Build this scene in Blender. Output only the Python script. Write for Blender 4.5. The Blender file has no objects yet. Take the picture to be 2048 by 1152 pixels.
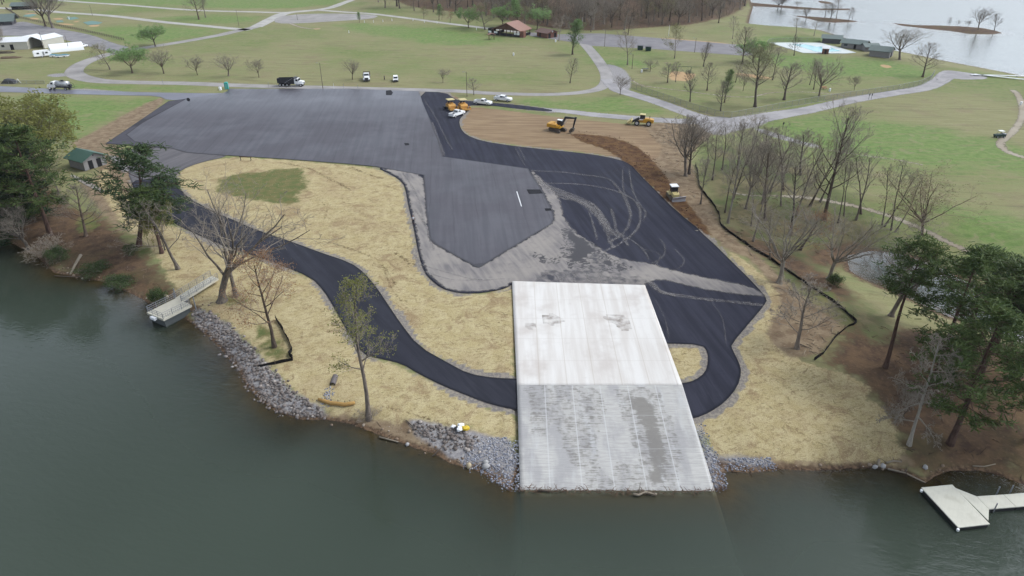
import bpy, bmesh, math, random
import numpy as np
from mathutils import Vector, Matrix
from mathutils.geometry import delaunay_2d_cdt

S = bpy.context.scene
C = S.collection
R = math.radians
# ---------------------------------------------------------------- camera, sky, sun, exposure
CAM_H = 55.0
PITCH = R(29.0)
FPX = 1365.0                      # focal length in photograph pixels (2048 wide)
cd = bpy.data.cameras.new('camera')
cd.sensor_width = 36.0
cd.lens = 36.0 * FPX / 2048.0
cd.clip_start = 0.5
cd.clip_end = 20000
cam = bpy.data.objects.new('camera', cd)
cam.location = (0, 0, CAM_H)
cam.rotation_euler = (math.pi / 2 - PITCH, 0, 0)
C.objects.link(cam)
S.camera = cam

SUN_EL, SUN_ROT = R(54), R(78)
W = bpy.data.worlds.new('World')
S.world = W
W.use_nodes = True
wn = W.node_tree
bg = wn.nodes['Background']
sky = wn.nodes.new('ShaderNodeTexSky')
sky.sky_type = 'NISHITA'
sky.sun_disc = False
sky.sun_elevation = SUN_EL
sky.sun_rotation = SUN_ROT
sky.air_density = 1.0
sky.dust_density = 7.0
sky.ozone_density = 1.0
hs = wn.nodes.new('ShaderNodeHueSaturation')       # cloud cover: a nearly white sky
hs.inputs['Saturation'].default_value = 0.22
wn.links.new(sky.outputs[0], hs.inputs['Color'])
tcg = wn.nodes.new('ShaderNodeTexCoord')            # brighter haze band low in the sky, thin cloud above
sxyz = wn.nodes.new('ShaderNodeSeparateXYZ')
wn.links.new(tcg.outputs['Generated'], sxyz.inputs[0])
band = wn.nodes.new('ShaderNodeMapRange'); band.interpolation_type = 'SMOOTHSTEP'
for k_, v_ in (('From Min', .24), ('From Max', .72), ('To Min', 4.3), ('To Max', 1.0)): band.inputs[k_].default_value = v_
wn.links.new(sxyz.outputs[2], band.inputs['Value'])
cl = wn.nodes.new('ShaderNodeTexNoise'); cl.inputs['Scale'].default_value = 2.2; cl.inputs['Detail'].default_value = 5
wn.links.new(tcg.outputs['Generated'], cl.inputs['Vector'])
clr = wn.nodes.new('ShaderNodeMapRange')
for k_, v_ in (('From Min', .3), ('From Max', .7), ('To Min', .9), ('To Max', 1.1)): clr.inputs[k_].default_value = v_
wn.links.new(cl.outputs[0], clr.inputs['Value'])
mul = wn.nodes.new('ShaderNodeMath'); mul.operation = 'MULTIPLY'
wn.links.new(band.outputs[0], mul.inputs[0]); wn.links.new(clr.outputs[0], mul.inputs[1])
vm = wn.nodes.new('ShaderNodeVectorMath'); vm.operation = 'SCALE'
wn.links.new(hs.outputs[0], vm.inputs[0]); wn.links.new(mul.outputs[0], vm.inputs['Scale'])
tint = wn.nodes.new('ShaderNodeVectorMath'); tint.operation = 'MULTIPLY'
wn.links.new(vm.outputs[0], tint.inputs[0]); tint.inputs[1].default_value = (.91, 1.0, 1.11)
wn.links.new(tint.outputs[0], bg.inputs['Color'])
bg.inputs['Strength'].default_value = 0.115
sd_ = bpy.data.lights.new('sun', 'SUN')
sd_.energy = 1.5
sd_.angle = R(14)
sd_.color = (1.0, 0.965, 0.91)
sun = bpy.data.objects.new('sun', sd_)
sun.rotation_euler = (math.pi / 2 - SUN_EL, 0, math.pi - SUN_ROT)
C.objects.link(sun)
S.view_settings.view_transform = 'Standard'
S.view_settings.look = 'None'
S.view_settings.exposure = 0.0
S.view_settings.gamma = 1.0
S.cycles.max_bounces = 6
S.cycles.transparent_max_bounces = 16
S.cycles.caustics_reflective = False
S.cycles.caustics_refractive = False

rnd = random.Random(7)
nrng = np.random.default_rng(7)

# ---------------------------------------------------------------- photo pixel <-> world
cp, sp = math.cos(PITCH), math.sin(PITCH)

def rays(px):
    px = np.asarray(px, float).reshape(-1, 2)
    u = (px[:, 0] - 1024) / FPX
    v = -(px[:, 1] - 576) / FPX
    return np.stack([u, cp + v * sp, -sp + v * cp], 1)

def at_z(px, z):
    d = rays(px)
    t = (np.asarray(z, float) - CAM_H) / d[:, 2]
    return np.stack([d[:, 0] * t, d[:, 1] * t], 1)

def project(p):
    x, y, z = p[0], p[1], p[2] - CAM_H
    zc = y * cp - z * sp
    yc = y * sp + z * cp
    return 1024 + FPX * x / zc, 576 - FPX * yc / zc

def seg_dist(P, poly, closed=True):
    d = np.full(len(P), 1e18)
    n = len(poly)
    for i in range(n if closed else n - 1):
        a = poly[i]; b = poly[(i + 1) % n]
        ab = b - a
        L = ab @ ab + 1e-12
        t = np.clip(((P - a) @ ab) / L, 0, 1)
        q = P - a - t[:, None] * ab
        d = np.minimum(d, (q * q).sum(1))
    return np.sqrt(d)

def inside(P, poly):
    c = np.zeros(len(P), bool)
    n = len(poly)
    x, y = P[:, 0], P[:, 1]
    for i in range(n):
        x1, y1 = poly[i]; x2, y2 = poly[(i + 1) % n]
        m = (y1 > y) != (y2 > y)
        if y1 != y2:
            c ^= m & (x < (x2 - x1) * (y - y1) / (y2 - y1) + x1)
    return c

def sdist(P, poly):
    """signed distance, positive inside"""
    d = seg_dist(P, poly)
    return np.where(inside(P, poly), d, -d)

# ---------------------------------------------------------------- shorelines and terrain height
ZW = -3.0
near_shore_px = [(-420, 420), (-200, 440), (0, 478), (30, 488), (75, 512), (110, 545), (150, 553), (200, 561), (250, 580), (290, 600),
    (320, 622), (365, 632), (390, 650), (420, 674), (455, 712), (480, 742), (495, 772), (520, 797), (555, 823),
    (600, 838), (650, 838), (700, 846), (740, 861), (790, 880), (835, 897), (870, 906), (900, 925), (935, 935),
    (965, 945), (985, 960), (1010, 974), (1040, 984), (1140, 985), (1290, 989), (1430, 986), (1450, 976),
    (1447, 942), (1500, 945), (1560, 938), (1620, 940), (1700, 938), (1740, 935), (1775, 938), (1810, 948),
    (1850, 965), (1872, 950), (1900, 940), (1960, 940), (2000, 950), (2048, 968), (2200, 1015), (2500, 1090)]
ns = at_z(near_shore_px, ZW)
NEAR = np.vstack([ns, [[160, -60], [-160, -60], [-260, 40]]])
POND = at_z([(1692, 512), (1740, 502), (1800, 507), (1870, 532), (1950, 572), (2048, 602), (2200, 640), (2500, 700),
             (2500, 800), (2200, 730), (2048, 686), (1960, 656), (1880, 626), (1800, 588), (1735, 562), (1700, 542)], ZW)
fs = at_z([(1450, -22), (1496, -12), (1506, 15), (1501, 30), (1497, 47), (1536, 51), (1600, 55), (1640, 60), (1690, 76), (1760, 95), (1850, 113),
           (1880, 120), (1960, 135), (2048, 152), (2300, 200)], ZW)
FAR = np.vstack([fs, [[900, 180], [4000, 400], [4500, 5000], [500, 5000], [330, 900]]])
ISLES = [at_z(p, ZW) for p in (
    [(1500, 5), (1545, 9), (1590, 13), (1640, 17), (1700, 17), (1700, 20), (1640, 20), (1590, 18), (1560, 15), (1500, 12)],
    [(1584, 31), (1620, 33), (1660, 36), (1700, 40), (1718, 43), (1690, 45), (1660, 45), (1635, 42), (1610, 36)],
    [(1636, 1), (1655, 3), (1667, 6), (1655, 8), (1640, 6)],
    [(1785, 46), (1830, 50), (1880, 51), (1930, 53), (1965, 56), (1990, 61), (2005, 66), (1985, 69), (1940, 68), (1900, 62), (1850, 57), (1800, 51)])]
BERMS = []          # filled below (spoil windrows)

def prof(d, steep):
    ramp = np.where(d < 16, ZW + .13 * d, np.minimum(-.92 + .0335 * (d - 16), 0))
    bank = np.where(d < 3, ZW + .33 * d, np.where(d < 16, -2.01 + (d - 3) * .0838, ramp))
    under_r = np.maximum(ZW + .13 * d, -7)
    under_b = np.maximum(ZW + .16 * d, -7)
    return np.where(d < 0, under_r + (under_b - under_r) * steep, ramp + (bank - ramp) * steep)

def height(P, cut=False):
    P = np.asarray(P, float).reshape(-1, 2)
    x, y = P[:, 0], P[:, 1]
    z = np.zeros(len(P))
    m = (y < 175) & (np.abs(x) < 330)
    if m.any():
        d = -sdist(P[m], NEAR)
        st = np.clip((np.abs(P[m][:, 0] - 11.8) - 13.0) / 6.0, 0, 1)
        z[m] = np.minimum(z[m], prof(d, st * st * (3 - 2 * st)))
        if cut:           # sub-grade cut under the ramp slabs
            q = P[m]
            z[m] -= .35 * ((q[:, 0] > .6) & (q[:, 0] < 22.05 + (100 - q[:, 1]) * .0213) & (q[:, 1] < 99.6))
    m = (x > 40) & (y < 220)
    if m.any():
        d = -sdist(P[m], POND)
        z[m] = np.minimum(z[m], np.clip(ZW + .14 * d, -5, 0))
    m = (x > 60) & (y > 170)
    if m.any():
        d = -sdist(P[m], FAR)
        zz = np.clip(ZW + .12 * d, -5, 0)
        for I in ISLES:
            di = sdist(P[m], I)
            zz = np.maximum(zz, np.clip(ZW + .12 * di, -5, ZW + .8))
        z[m] = np.minimum(z[m], zz)
    for line, w, hh in BERMS:
        lo = line.min(0) - 6; hi = line.max(0) + 6
        m = (x > lo[0]) & (x < hi[0]) & (y > lo[1]) & (y < hi[1])
        if m.any():
            d = seg_dist(P[m], line, False)
            q = P[m]
            lump = 1 + .35 * np.sin(q[:, 0] * 2.1) * np.sin(q[:, 1] * 1.7 + q[:, 0])
            z[m] += hh * np.exp(-(d / w) ** 2) * lump
    return z

def G(px, lift=0.0):
    """photo pixels -> points on the terrain (x, y)"""
    px = np.asarray(px, float).reshape(-1, 2)
    xy = at_z(px, lift)
    for _ in range(7):
        z = height(xy) + lift
        xy = at_z(px, z)
    return xy

def G3(px, lift=0.0):
    xy = G(px, lift)
    return np.column_stack([xy, height(xy) + lift])

def spot(px, py):
    p = G3([(px, py)])[0]
    return Vector(p)

BERMS += [(G([(1140, 272), (1180, 282), (1215, 297), (1262, 325), (1300, 362), (1340, 402), (1375, 437), (1400, 460)]), 1.1, .26),
          (G([(1160, 263), (1215, 271), (1262, 283), (1295, 315), (1322, 350), (1336, 374)]), 1.2, .22)]

# ---------------------------------------------------------------- node helpers
class NT:
    def __init__(s, mat):
        s.t = mat.node_tree; s.m = mat
        s.t.nodes.clear()
        s.out = s.t.nodes.new('ShaderNodeOutputMaterial')
    def n(s, typ, ins=None, **props):
        nd = s.t.nodes.new('ShaderNode' + typ)
        for k, v in props.items(): setattr(nd, k, v)
        for k, v in (ins or {}).items(): s.set(nd.inputs[k], v)
        return nd
    def set(s, sock, v):
        if isinstance(v, bpy.types.NodeSocket): s.t.links.new(v, sock)
        elif isinstance(v, (tuple, list)) and sock.type == 'RGBA' and len(v) == 3: sock.default_value = (*v, 1)
        else: sock.default_value = v
    def m_(s, op, a, b=0.0, c=None, clamp=False):
        nd = s.n('Math', operation=op, use_clamp=clamp)
        s.set(nd.inputs[0], a); s.set(nd.inputs[1], b)
        if c is not None: s.set(nd.inputs[2], c)
        return nd.outputs[0]
    def mix(s, f, a, b, typ='MIX'):
        nd = s.n('Mix', data_type='RGBA', blend_type=typ)
        s.set(nd.inputs[0], f); s.set(nd.inputs[6], a); s.set(nd.inputs[7], b)
        return nd.outputs[2]
    def noise(s, scale, detail=3, vec=None, rough=.55, dist=0.0, ntype='FBM'):
        nd = s.n('TexNoise', {'Scale': scale, 'Detail': detail, 'Roughness': rough, 'Distortion': dist})
        s.t.links.new(vec if vec is not None else s.pos(), nd.inputs['Vector'])
        return nd.outputs[0]
    def pos(s):
        if not hasattr(s, '_p'): s._p = s.n('NewGeometry').outputs['Position']
        return s._p
    def objpos(s):
        if not hasattr(s, '_o'): s._o = s.n('TexCoord').outputs['Object']
        return s._o
    def mapv(s, scale=(1, 1, 1), rot=(0, 0, 0), vec=None, loc=(0, 0, 0)):
        v = vec if vec is not None else s.pos()
        if any(rot):                      # rotate first, then stretch
            nr = s.n('Mapping', {'Rotation': rot}); s.t.links.new(v, nr.inputs['Vector']); v = nr.outputs[0]
        nd = s.n('Mapping', {'Scale': scale, 'Location': loc})
        s.t.links.new(v, nd.inputs['Vector'])
        return nd.outputs[0]
    def attr(s, name):
        return s.n('Attribute', attribute_name=name).outputs['Fac']
    def ss(s, v, lo, hi, a=0.0, b=1.0):
        nd = s.n('MapRange', {'Value': v, 'From Min': lo, 'From Max': hi, 'To Min': a, 'To Max': b}, interpolation_type='SMOOTHSTEP')
        return nd.outputs[0]
    def bump(s, h, strength=.3, dist=.05):
        return s.n('Bump', {'Height': h, 'Strength': strength, 'Distance': dist}).outputs[0]
    def bsdf(s, col, rough=.8, normal=None, spec=.3, metal=0.0, **kw):
        ins = {'Base Color': col, 'Roughness': rough, 'Metallic': metal, 'Specular IOR Level': spec}
        ins.update(kw)
        nd = s.n('BsdfPrincipled', ins)
        if normal is not None: s.t.links.new(normal, nd.inputs['Normal'])
        s.t.links.new(nd.outputs[0], s.out.inputs[0])
        return nd.outputs[0]
    def surface(s, sh): s.t.links.new(sh, s.out.inputs[0])

def newmat(name):
    m = bpy.data.materials.new(name)
    m.use_nodes = True
    return m

def srgb(r, g, b, k=1.0):
    f = lambda c: (c / 255 / 12.92 if c / 255 <= .04045 else ((c / 255 + .055) / 1.055) ** 2.4)
    return (f(r) * k, f(g) * k, f(b) * k)

GAIN = 1 / 1.6      # how bright a white sheet renders under this sky: photograph colour -> base colour
def pc(r, g, b): return srgb(r, g, b, GAIN)

# ---------------------------------------------------------------- object helpers
def tag(o, label=None, cat=None, group=None, kind=None):
    if label: o['label'] = label
    if cat: o['category'] = cat
    if group: o['group'] = group
    if kind: o['kind'] = kind
    return o

def grid_obj(name, verts, faces, mat, attrs=None, smooth=False):
    me = bpy.data.meshes.new(name)
    verts = np.asarray(verts, np.float32); faces = np.asarray(faces, np.int32)
    me.vertices.add(len(verts)); me.vertices.foreach_set('co', verts.ravel())
    k = faces.shape[1]
    me.loops.add(faces.size); me.loops.foreach_set('vertex_index', faces.ravel())
    me.polygons.add(len(faces))
    me.polygons.foreach_set('loop_start', np.arange(0, faces.size, k, dtype=np.int32))
    try: me.polygons.foreach_set('loop_total', np.full(len(faces), k, np.int32))
    except Exception: pass
    me.update(calc_edges=True)
    for an, av in (attrs or {}).items():
        a = me.attributes.new(an, 'FLOAT', 'POINT')
        a.data.foreach_set('value', np.asarray(av, np.float32))
    if smooth: me.polygons.foreach_set('use_smooth', np.ones(len(faces), bool))
    me.materials.append(mat)
    o = bpy.data.objects.new(name, me)
    C.objects.link(o)
    return o

def densify(poly, step):
    out = []
    n = len(poly)
    for i in range(n):
        a = poly[i]; b = poly[(i + 1) % n]
        k = max(1, int(np.linalg.norm(b - a) / step))
        for j in range(k): out.append(a + (b - a) * j / k)
    return np.array(out)

def smooth_poly(poly, it=1, closed=True):
    p = np.asarray(poly, float)
    for _ in range(it):
        q = []
        n = len(p)
        for i in range(n if closed else n - 1):
            a = p[i]; b = p[(i + 1) % n]
            q += [a * .75 + b * .25, a * .25 + b * .75]
        if not closed: q = [p[0]] + q + [p[-1]]
        p = np.array(q)
    return p

def sheet(name, poly, mat, lift, step=2.0, attrs=None, kind='structure', smooth=1, ragged=0.0):
    """a surface lying on the terrain, cut to a world-space outline"""
    poly = np.asarray(poly, float)
    if smooth: poly = smooth_poly(poly, smooth)
    poly = densify(poly, step)
    if ragged:
        poly = poly + nrng.normal(0, ragged, poly.shape)
    lo, hi = poly.min(0), poly.max(0)
    gx = np.arange(lo[0] + step * .37, hi[0], step); gy = np.arange(lo[1] + step * .41, hi[1], step)
    gp = np.stack(np.meshgrid(gx, gy), -1).reshape(-1, 2)
    gp = gp[sdist(gp, poly) > step * .3]
    pts = np.vstack([poly, gp])
    n = len(poly)
    ed = [(i, (i + 1) % n) for i in range(n)]
    v, e, f, *_ = delaunay_2d_cdt([Vector(p) for p in pts], ed, [], 1, 1e-5)
    V = np.array([(p.x, p.y) for p in v])
    z = height(V) + lift
    F = []
    for t in f:
        if len(t) == 3:
            a, b, c = V[t[0]], V[t[1]], V[t[2]]
            F.append(t if np.cross(b - a, c - a) > 0 else t[::-1])
    at = {k: fn(V) for k, fn in (attrs or {}).items()}
    at['edge'] = np.clip(seg_dist(V, poly), 0, 8)
    o = grid_obj(name, np.column_stack([V, z]), F, mat, at, smooth=True)
    tag(o, kind=kind)
    return o

def catmull(p, per=6):
    p = np.asarray(p, float)
    q = np.vstack([2 * p[0] - p[1], p, 2 * p[-1] - p[-2]])
    out = []
    for i in range(1, len(q) - 2):
        for t in np.linspace(0, 1, per, endpoint=False):
            a, b, c, d = q[i - 1], q[i], q[i + 1], q[i + 2]
            out.append(.5 * ((2 * b) + (-a + c) * t + (2 * a - 5 * b + 4 * c - d) * t * t + (-a + 3 * b - 3 * c + d) * t ** 3))
    out.append(p[-1])
    return np.array(out)

def ribbon_geo(line, w, lift, per=5, cross=3, jitter=0.0):
    """verts, faces, edge attr of a strip of width w (number or list) following the terrain"""
    p = catmull(line, per) if per > 1 else np.asarray(line, float)
    t = np.gradient(p, axis=0)
    t /= np.linalg.norm(t, axis=1)[:, None] + 1e-9
    nrm = np.column_stack([-t[:, 1], t[:, 0]])
    if np.ndim(w): w = np.interp(np.linspace(0, 1, len(p)), np.linspace(0, 1, len(w)), w)
    ww = np.broadcast_to(w, len(p)) * (1 + (nrng.normal(0, jitter, len(p)) if jitter else 0))
    V = []; E = []
    for j in range(cross + 1):
        s = j / cross - .5
        V.append(p + nrm * (ww * s)[:, None]); E.append(ww * (.5 - abs(s)))
    V = np.stack(V, 1).reshape(-1, 2); E = np.stack(E, 1).ravel()
    k = cross + 1
    F = [(i * k + j, i * k + j + 1, (i + 1) * k + j + 1, (i + 1) * k + j) for i in range(len(p) - 1) for j in range(cross)]
    F = [f[::-1] for f in F]
    return np.column_stack([V, height(V) + lift]), F, E
# ---------------------------------------------------------------- ground colour zones (traced outlines, world space)
def Z(*polys): return [smooth_poly(G(p), 1) for p in polys]
def wsd(P, polys, reach=8.0):
    out = np.full(len(P), -reach)
    for q in polys:
        lo = q.min(0) - reach; hi = q.max(0) + reach
        m = (P[:, 0] > lo[0]) & (P[:, 0] < hi[0]) & (P[:, 1] > lo[1]) & (P[:, 1] < hi[1])
        if m.any(): out[m] = np.maximum(out[m], sdist(P[m], q))
    return np.clip(out, -reach, reach)

STRAW = Z([(457, 314), (400, 325), (363, 340), (352, 353), (358, 375), (377, 397), (425, 424), (462, 439), (512, 461), (587, 486), (640, 506),
           (700, 526), (728, 546), (752, 577), (777, 612), (802, 649), (837, 694), (899, 729), (937, 749), (987, 757), (1034, 759), (1028, 566),
           (1010, 578), (987, 584), (949, 589), (912, 587), (882, 578), (862, 562), (849, 547), (838, 515), (826, 450), (817, 415), (812, 385),
           (805, 366), (785, 351), (750, 336), (690, 330), (600, 322), (512, 316)],
          [(205, 330), (235, 372), (265, 400), (290, 424), (350, 452), (380, 467), (462, 502), (512, 517), (555, 532), (622, 559), (642, 577), (650, 590),
           (667, 616), (697, 672), (727, 715), (762, 722), (804, 732), (837, 753), (887, 777), (937, 798), (987, 817), (1036, 828), (1038, 882),
           (985, 870), (940, 856), (905, 852), (860, 846), (820, 838), (790, 848), (755, 838), (735, 828), (700, 832), (660, 828), (630, 812), (600, 795), (565, 760),
           (540, 730), (515, 700), (480, 665), (450, 640), (425, 625), (400, 615), (370, 605), (352, 585), (330, 535), (300, 500), (275, 475),
           (235, 440), (215, 400), (195, 370)],
          [(1455, 505), (1480, 512), (1520, 545), (1548, 575), (1562, 600), (1550, 630), (1532, 652), (1538, 680), (1556, 701), (1598, 721), (1636, 731),
           (1686, 746), (1716, 758), (1736, 776), (1731, 796), (1761, 811), (1776, 838), (1796, 864), (1793, 889), (1811, 909), (1786, 927), (1711, 928),
           (1636, 927), (1573, 920), (1536, 918), (1490, 915), (1434, 914), (1412, 879), (1386, 848), (1386, 838), (1420, 826), (1450, 806),
           (1476, 776), (1484, 745), (1479, 725), (1466, 700), (1463, 690), (1500, 646), (1529, 612), (1536, 598), (1515, 575), (1470, 530)],
          [(1325, 686), (1405, 689), (1416, 705), (1417, 725), (1411, 745), (1390, 761), (1360, 767)])
TAN = Z([(928, 220), (937, 213), (1024, 222), (1080, 230), (1130, 236), (1230, 246), (1290, 253), (1305, 275), (1330, 300), (1280, 342), (1262, 328),
         (1240, 317), (1180, 305), (1100, 297), (1024, 289), (962, 279), (932, 267), (921, 255), (918, 240)],
        [(884, 186), (912, 192), (925, 203), (934, 206), (915, 203), (893, 197)])
BARE = Z([(1425, 880), (1470, 900), (1811, 900), (1815, 940), (1740, 938), (1620, 943), (1500, 948), (1440, 930)],
         [(640, 815), (740, 820), (830, 838), (905, 852), (1000, 870), (1000, 900), (930, 938), (870, 910), (790, 884), (700, 850), (640, 842)],
         [(1130, 258), (1200, 250), (1260, 252), (1330, 244), (1390, 248), (1432, 262), (1400, 290), (1376, 318), (1392, 345), (1399, 372), (1432, 416),
          (1443, 450), (1462, 471), (1515, 507), (1560, 550), (1600, 590), (1645, 620), (1690, 645), (1640, 708), (1600, 722), (1550, 700), (1528, 680), (1530, 650),
          (1560, 600), (1500, 515), (1455, 505), (1400, 450), (1340, 395), (1290, 350), (1262, 328), (1200, 295)],
         [(335, 197), (318, 195), (265, 220), (215, 248), (180, 268), (135, 288), (165, 300), (195, 330), (195, 352), (180, 380), (215, 420), (250, 400),
          (272, 372), (262, 340), (250, 310), (240, 290), (213, 289), (250, 262), (300, 230)],
         [(150, 350), (200, 360), (225, 400), (240, 440), (250, 470), (220, 440), (180, 400)])
SOIL = Z([(1135, 266), (1190, 270), (1240, 277), (1290, 303), (1322, 340), (1350, 378), (1385, 418), (1428, 474), (1400, 464), (1350, 418), (1308, 378),
          (1264, 334), (1220, 302), (1185, 290), (1158, 282)])
LITTER = Z([(-100, 380), (0, 385), (60, 365), (110, 385), (150, 420), (200, 430), (235, 462), (270, 492), (320, 540), (345, 570), (400, 590), (430, 600),
            (400, 625), (350, 615), (290, 602), (200, 563), (110, 548), (40, 492), (0, 480), (-100, 450)],
           [(1700, 648), (1760, 690), (1800, 650), (1900, 670), (2048, 700), (2200, 750), (2250, 1010), (2048, 968), (1960, 940), (1870, 952), (1811, 938), (1800, 925),
            (1811, 909), (1793, 889), (1796, 864), (1776, 838), (1745, 805), (1738, 776), (1690, 742), (1640, 718)],
           [(1440, 450), (1500, 470), (1560, 500), (1640, 540), (1720, 590), (1690, 610), (1600, 560), (1520, 510), (1470, 480)],
           [(760, -20), (800, 8), (860, 20), (960, 26), (1040, 46), (1110, 58), (1200, 62), (1300, 55), (1400, 48), (1455, 34), (1492, 14), (1500, -10), (1480, -60), (800, -60)],
           [(1600, 500), (1680, 480), (1760, 490), (1700, 505), (1690, 530), (1650, 540)],
           [(740, 855), (790, 840), (850, 862), (900, 910), (930, 935), (890, 925), (840, 898), (790, 882), (745, 862)])
LITTER += ISLES
FLOOR = Z([(1400, 300), (1470, 285), (1560, 300), (1640, 350), (1720, 420), (1780, 480), (1720, 500), (1640, 530), (1700, 600), (1800, 650), (1760, 690), (1640, 640), (1520, 500), (1450, 450), (1410, 380)])
LUSH = Z([(20, 190), (150, 192), (300, 196), (310, 204), (255, 222), (210, 248), (165, 270), (130, 290), (60, 260)],
         [(180, 52), (330, 52), (455, 58), (400, 72), (290, 90), (250, 82), (200, 66)],
         [(660, 45), (760, 48), (900, 60), (985, 72), (1000, 90), (900, 92), (800, 80), (700, 62)],
         [(1520, 246), (1620, 232), (1720, 235), (1850, 250), (2048, 290), (2200, 320), (2200, 380), (2048, 350), (1850, 330), (1700, 322), (1600, 290)],
         [(0, 4), (260, 6), (520, 20), (640, 12), (690, 3), (700, -20), (0, -20)],
         [(420, 30), (520, 32), (500, 45), (400, 46), (280, 36)],
         [(1500, 75), (1560, 70), (1680, 82), (1640, 90), (1540, 88)],
         [(1490, 100), (1600, 112), (1780, 118), (1870, 140), (1880, 155), (1800, 165), (1700, 150), (1560, 140)],
         [(1406, 280), (1450, 276), (1480, 290), (1500, 330), (1480, 420), (1440, 400), (1400, 330)],
         [(1860, 400), (2048, 440), (2150, 500), (2048, 545), (1930, 500), (1870, 470)],
         [(1150, 115), (1260, 118), (1330, 130), (1240, 140), (1190, 130)], [(150, 165), (160, 150), (178, 162), (240, 170), (440, 176), (300, 184), (60, 178)],
         [(1040, 195), (1150, 200), (1240, 192), (1330, 215), (1370, 232), (1250, 230), (1130, 218), (1040, 208)],
         [(1640, 600), (1690, 610), (1730, 640), (1700, 642), (1660, 618)])
GREEN2 = Z([(432, 375), (440, 360), (470, 348), (520, 345), (560, 338), (600, 336), (608, 350), (618, 375), (598, 385), (590, 412), (560, 410), (540, 402), (500, 400), (455, 392)],
           [(515, 650), (545, 660), (560, 685), (578, 700), (570, 718), (545, 725), (528, 695)], [(445, 600), (480, 590), (485, 605), (460, 612)],
           [(255, 495), (280, 488), (305, 500), (290, 512), (262, 508)], [(150, 440), (185, 420), (200, 445), (180, 470), (160, 462)],
           [(310, 590), (332, 580), (335, 598), (318, 606)], [(1620, 585), (1650, 578), (1690, 600), (1660, 605)], [(1560, 490), (1590, 470), (1640, 480), (1600, 500)])
GRAV = Z([(384, 618), (412, 620), (440, 638), (468, 660), (500, 693), (525, 720), (560, 758), (592, 788), (630, 810), (655, 820), (650, 842), (600, 842), (555, 826), (520, 800), (492, 774), (477, 744), (452, 714), (416, 676), (392, 652)],
         [(815, 838), (860, 845), (905, 855), (950, 866), (1036, 882), (1040, 990), (1008, 980), (980, 963), (955, 945), (920, 930), (895, 915), (850, 882), (828, 862)],
         [(1392, 842), (1402, 846), (1412, 880), (1430, 908), (1450, 914), (1500, 910), (1560, 932), (1500, 946), (1455, 944), (1453, 980), (1425, 990)],
         [(1208, 127), (1232, 131), (1250, 140), (1261, 155), (1262, 172), (1256, 184), (1235, 182), (1225, 165), (1222, 150)],
         [(1385, 236), (1430, 232), (1480, 238), (1540, 236), (1530, 250), (1470, 262), (1440, 272), (1405, 262)],
         [(1500, 252), (1560, 268), (1600, 282), (1640, 290), (1640, 296), (1580, 284), (1520, 266)],
         [(225, 310), (250, 318), (262, 335), (250, 350), (232, 330), (215, 312)],
         [(140, 175), (290, 186), (280, 190), (150, 186)], [(148, 146), (110, 147), (90, 151), (110, 155), (150, 150)])
SAND = Z([(1340, 142), (1362, 143), (1378, 147), (1395, 147), (1378, 163), (1356, 161), (1338, 160)],
         [(1464, 146), (1490, 147), (1530, 152), (1548, 158), (1520, 158), (1480, 151)],
         [(50, 26), (75, 26), (70, 30), (52, 30)], [(57, 35), (78, 36), (76, 40), (60, 39)], [(105, 36), (128, 36), (124, 40), (108, 39)], [(112, 46), (150, 48), (148, 51), (118, 49)],
         [(148, 42), (160, 41), (156, 45), (146, 45)], [(178, 50), (200, 49), (196, 54), (176, 53)], [(1320, 75), (1440, 85), (1462, 88), (1460, 91), (1400, 86), (1320, 78)],
         [(625, 56), (642, 56), (640, 59), (628, 59)], [(1760, 128), (1785, 132), (1780, 137), (1762, 134)])
MOUND = Z([(0, 380), (60, 380), (110, 400), (170, 470), (110, 500), (40, 480)])

# ---------------------------------------------------------------- terrain mesh (one sheet to the horizon) and lake mesh on the same grid
def spaced(a0, steps):
    out = [a0]
    for end, d0, d1 in steps:
        start = out[-1]
        while out[-1] < end:
            f = (out[-1] - start) / (end - start)
            out.append(out[-1] + d0 + (d1 - d0) * f)
    return np.array(out)
ys = spaced(18, [(140, .62, .75), (260, .75, 1.4), (520, 1.4, 3.5), (1200, 4, 40), (9000, 60, 900)])
xp = spaced(0, [(110, .62, .75), (220, .8, 1.6), (420, 1.8, 5), (1200, 6, 50), (7000, 80, 900)])
xs = np.concatenate([-xp[:0:-1], xp])
XX, YY = np.meshgrid(xs, ys)
P2 = np.stack([XX, YY], -1).reshape(-1, 2)
HZ = height(P2, True)
ny, nx = XX.shape
idx = np.arange(ny * nx).reshape(ny, nx)
QF = np.stack([idx[:-1, :-1], idx[:-1, 1:], idx[1:, 1:], idx[1:, :-1]], -1).reshape(-1, 4)
dn = np.where((P2[:, 1] < 260), -sdist(P2, NEAR), 50.0)

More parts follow.
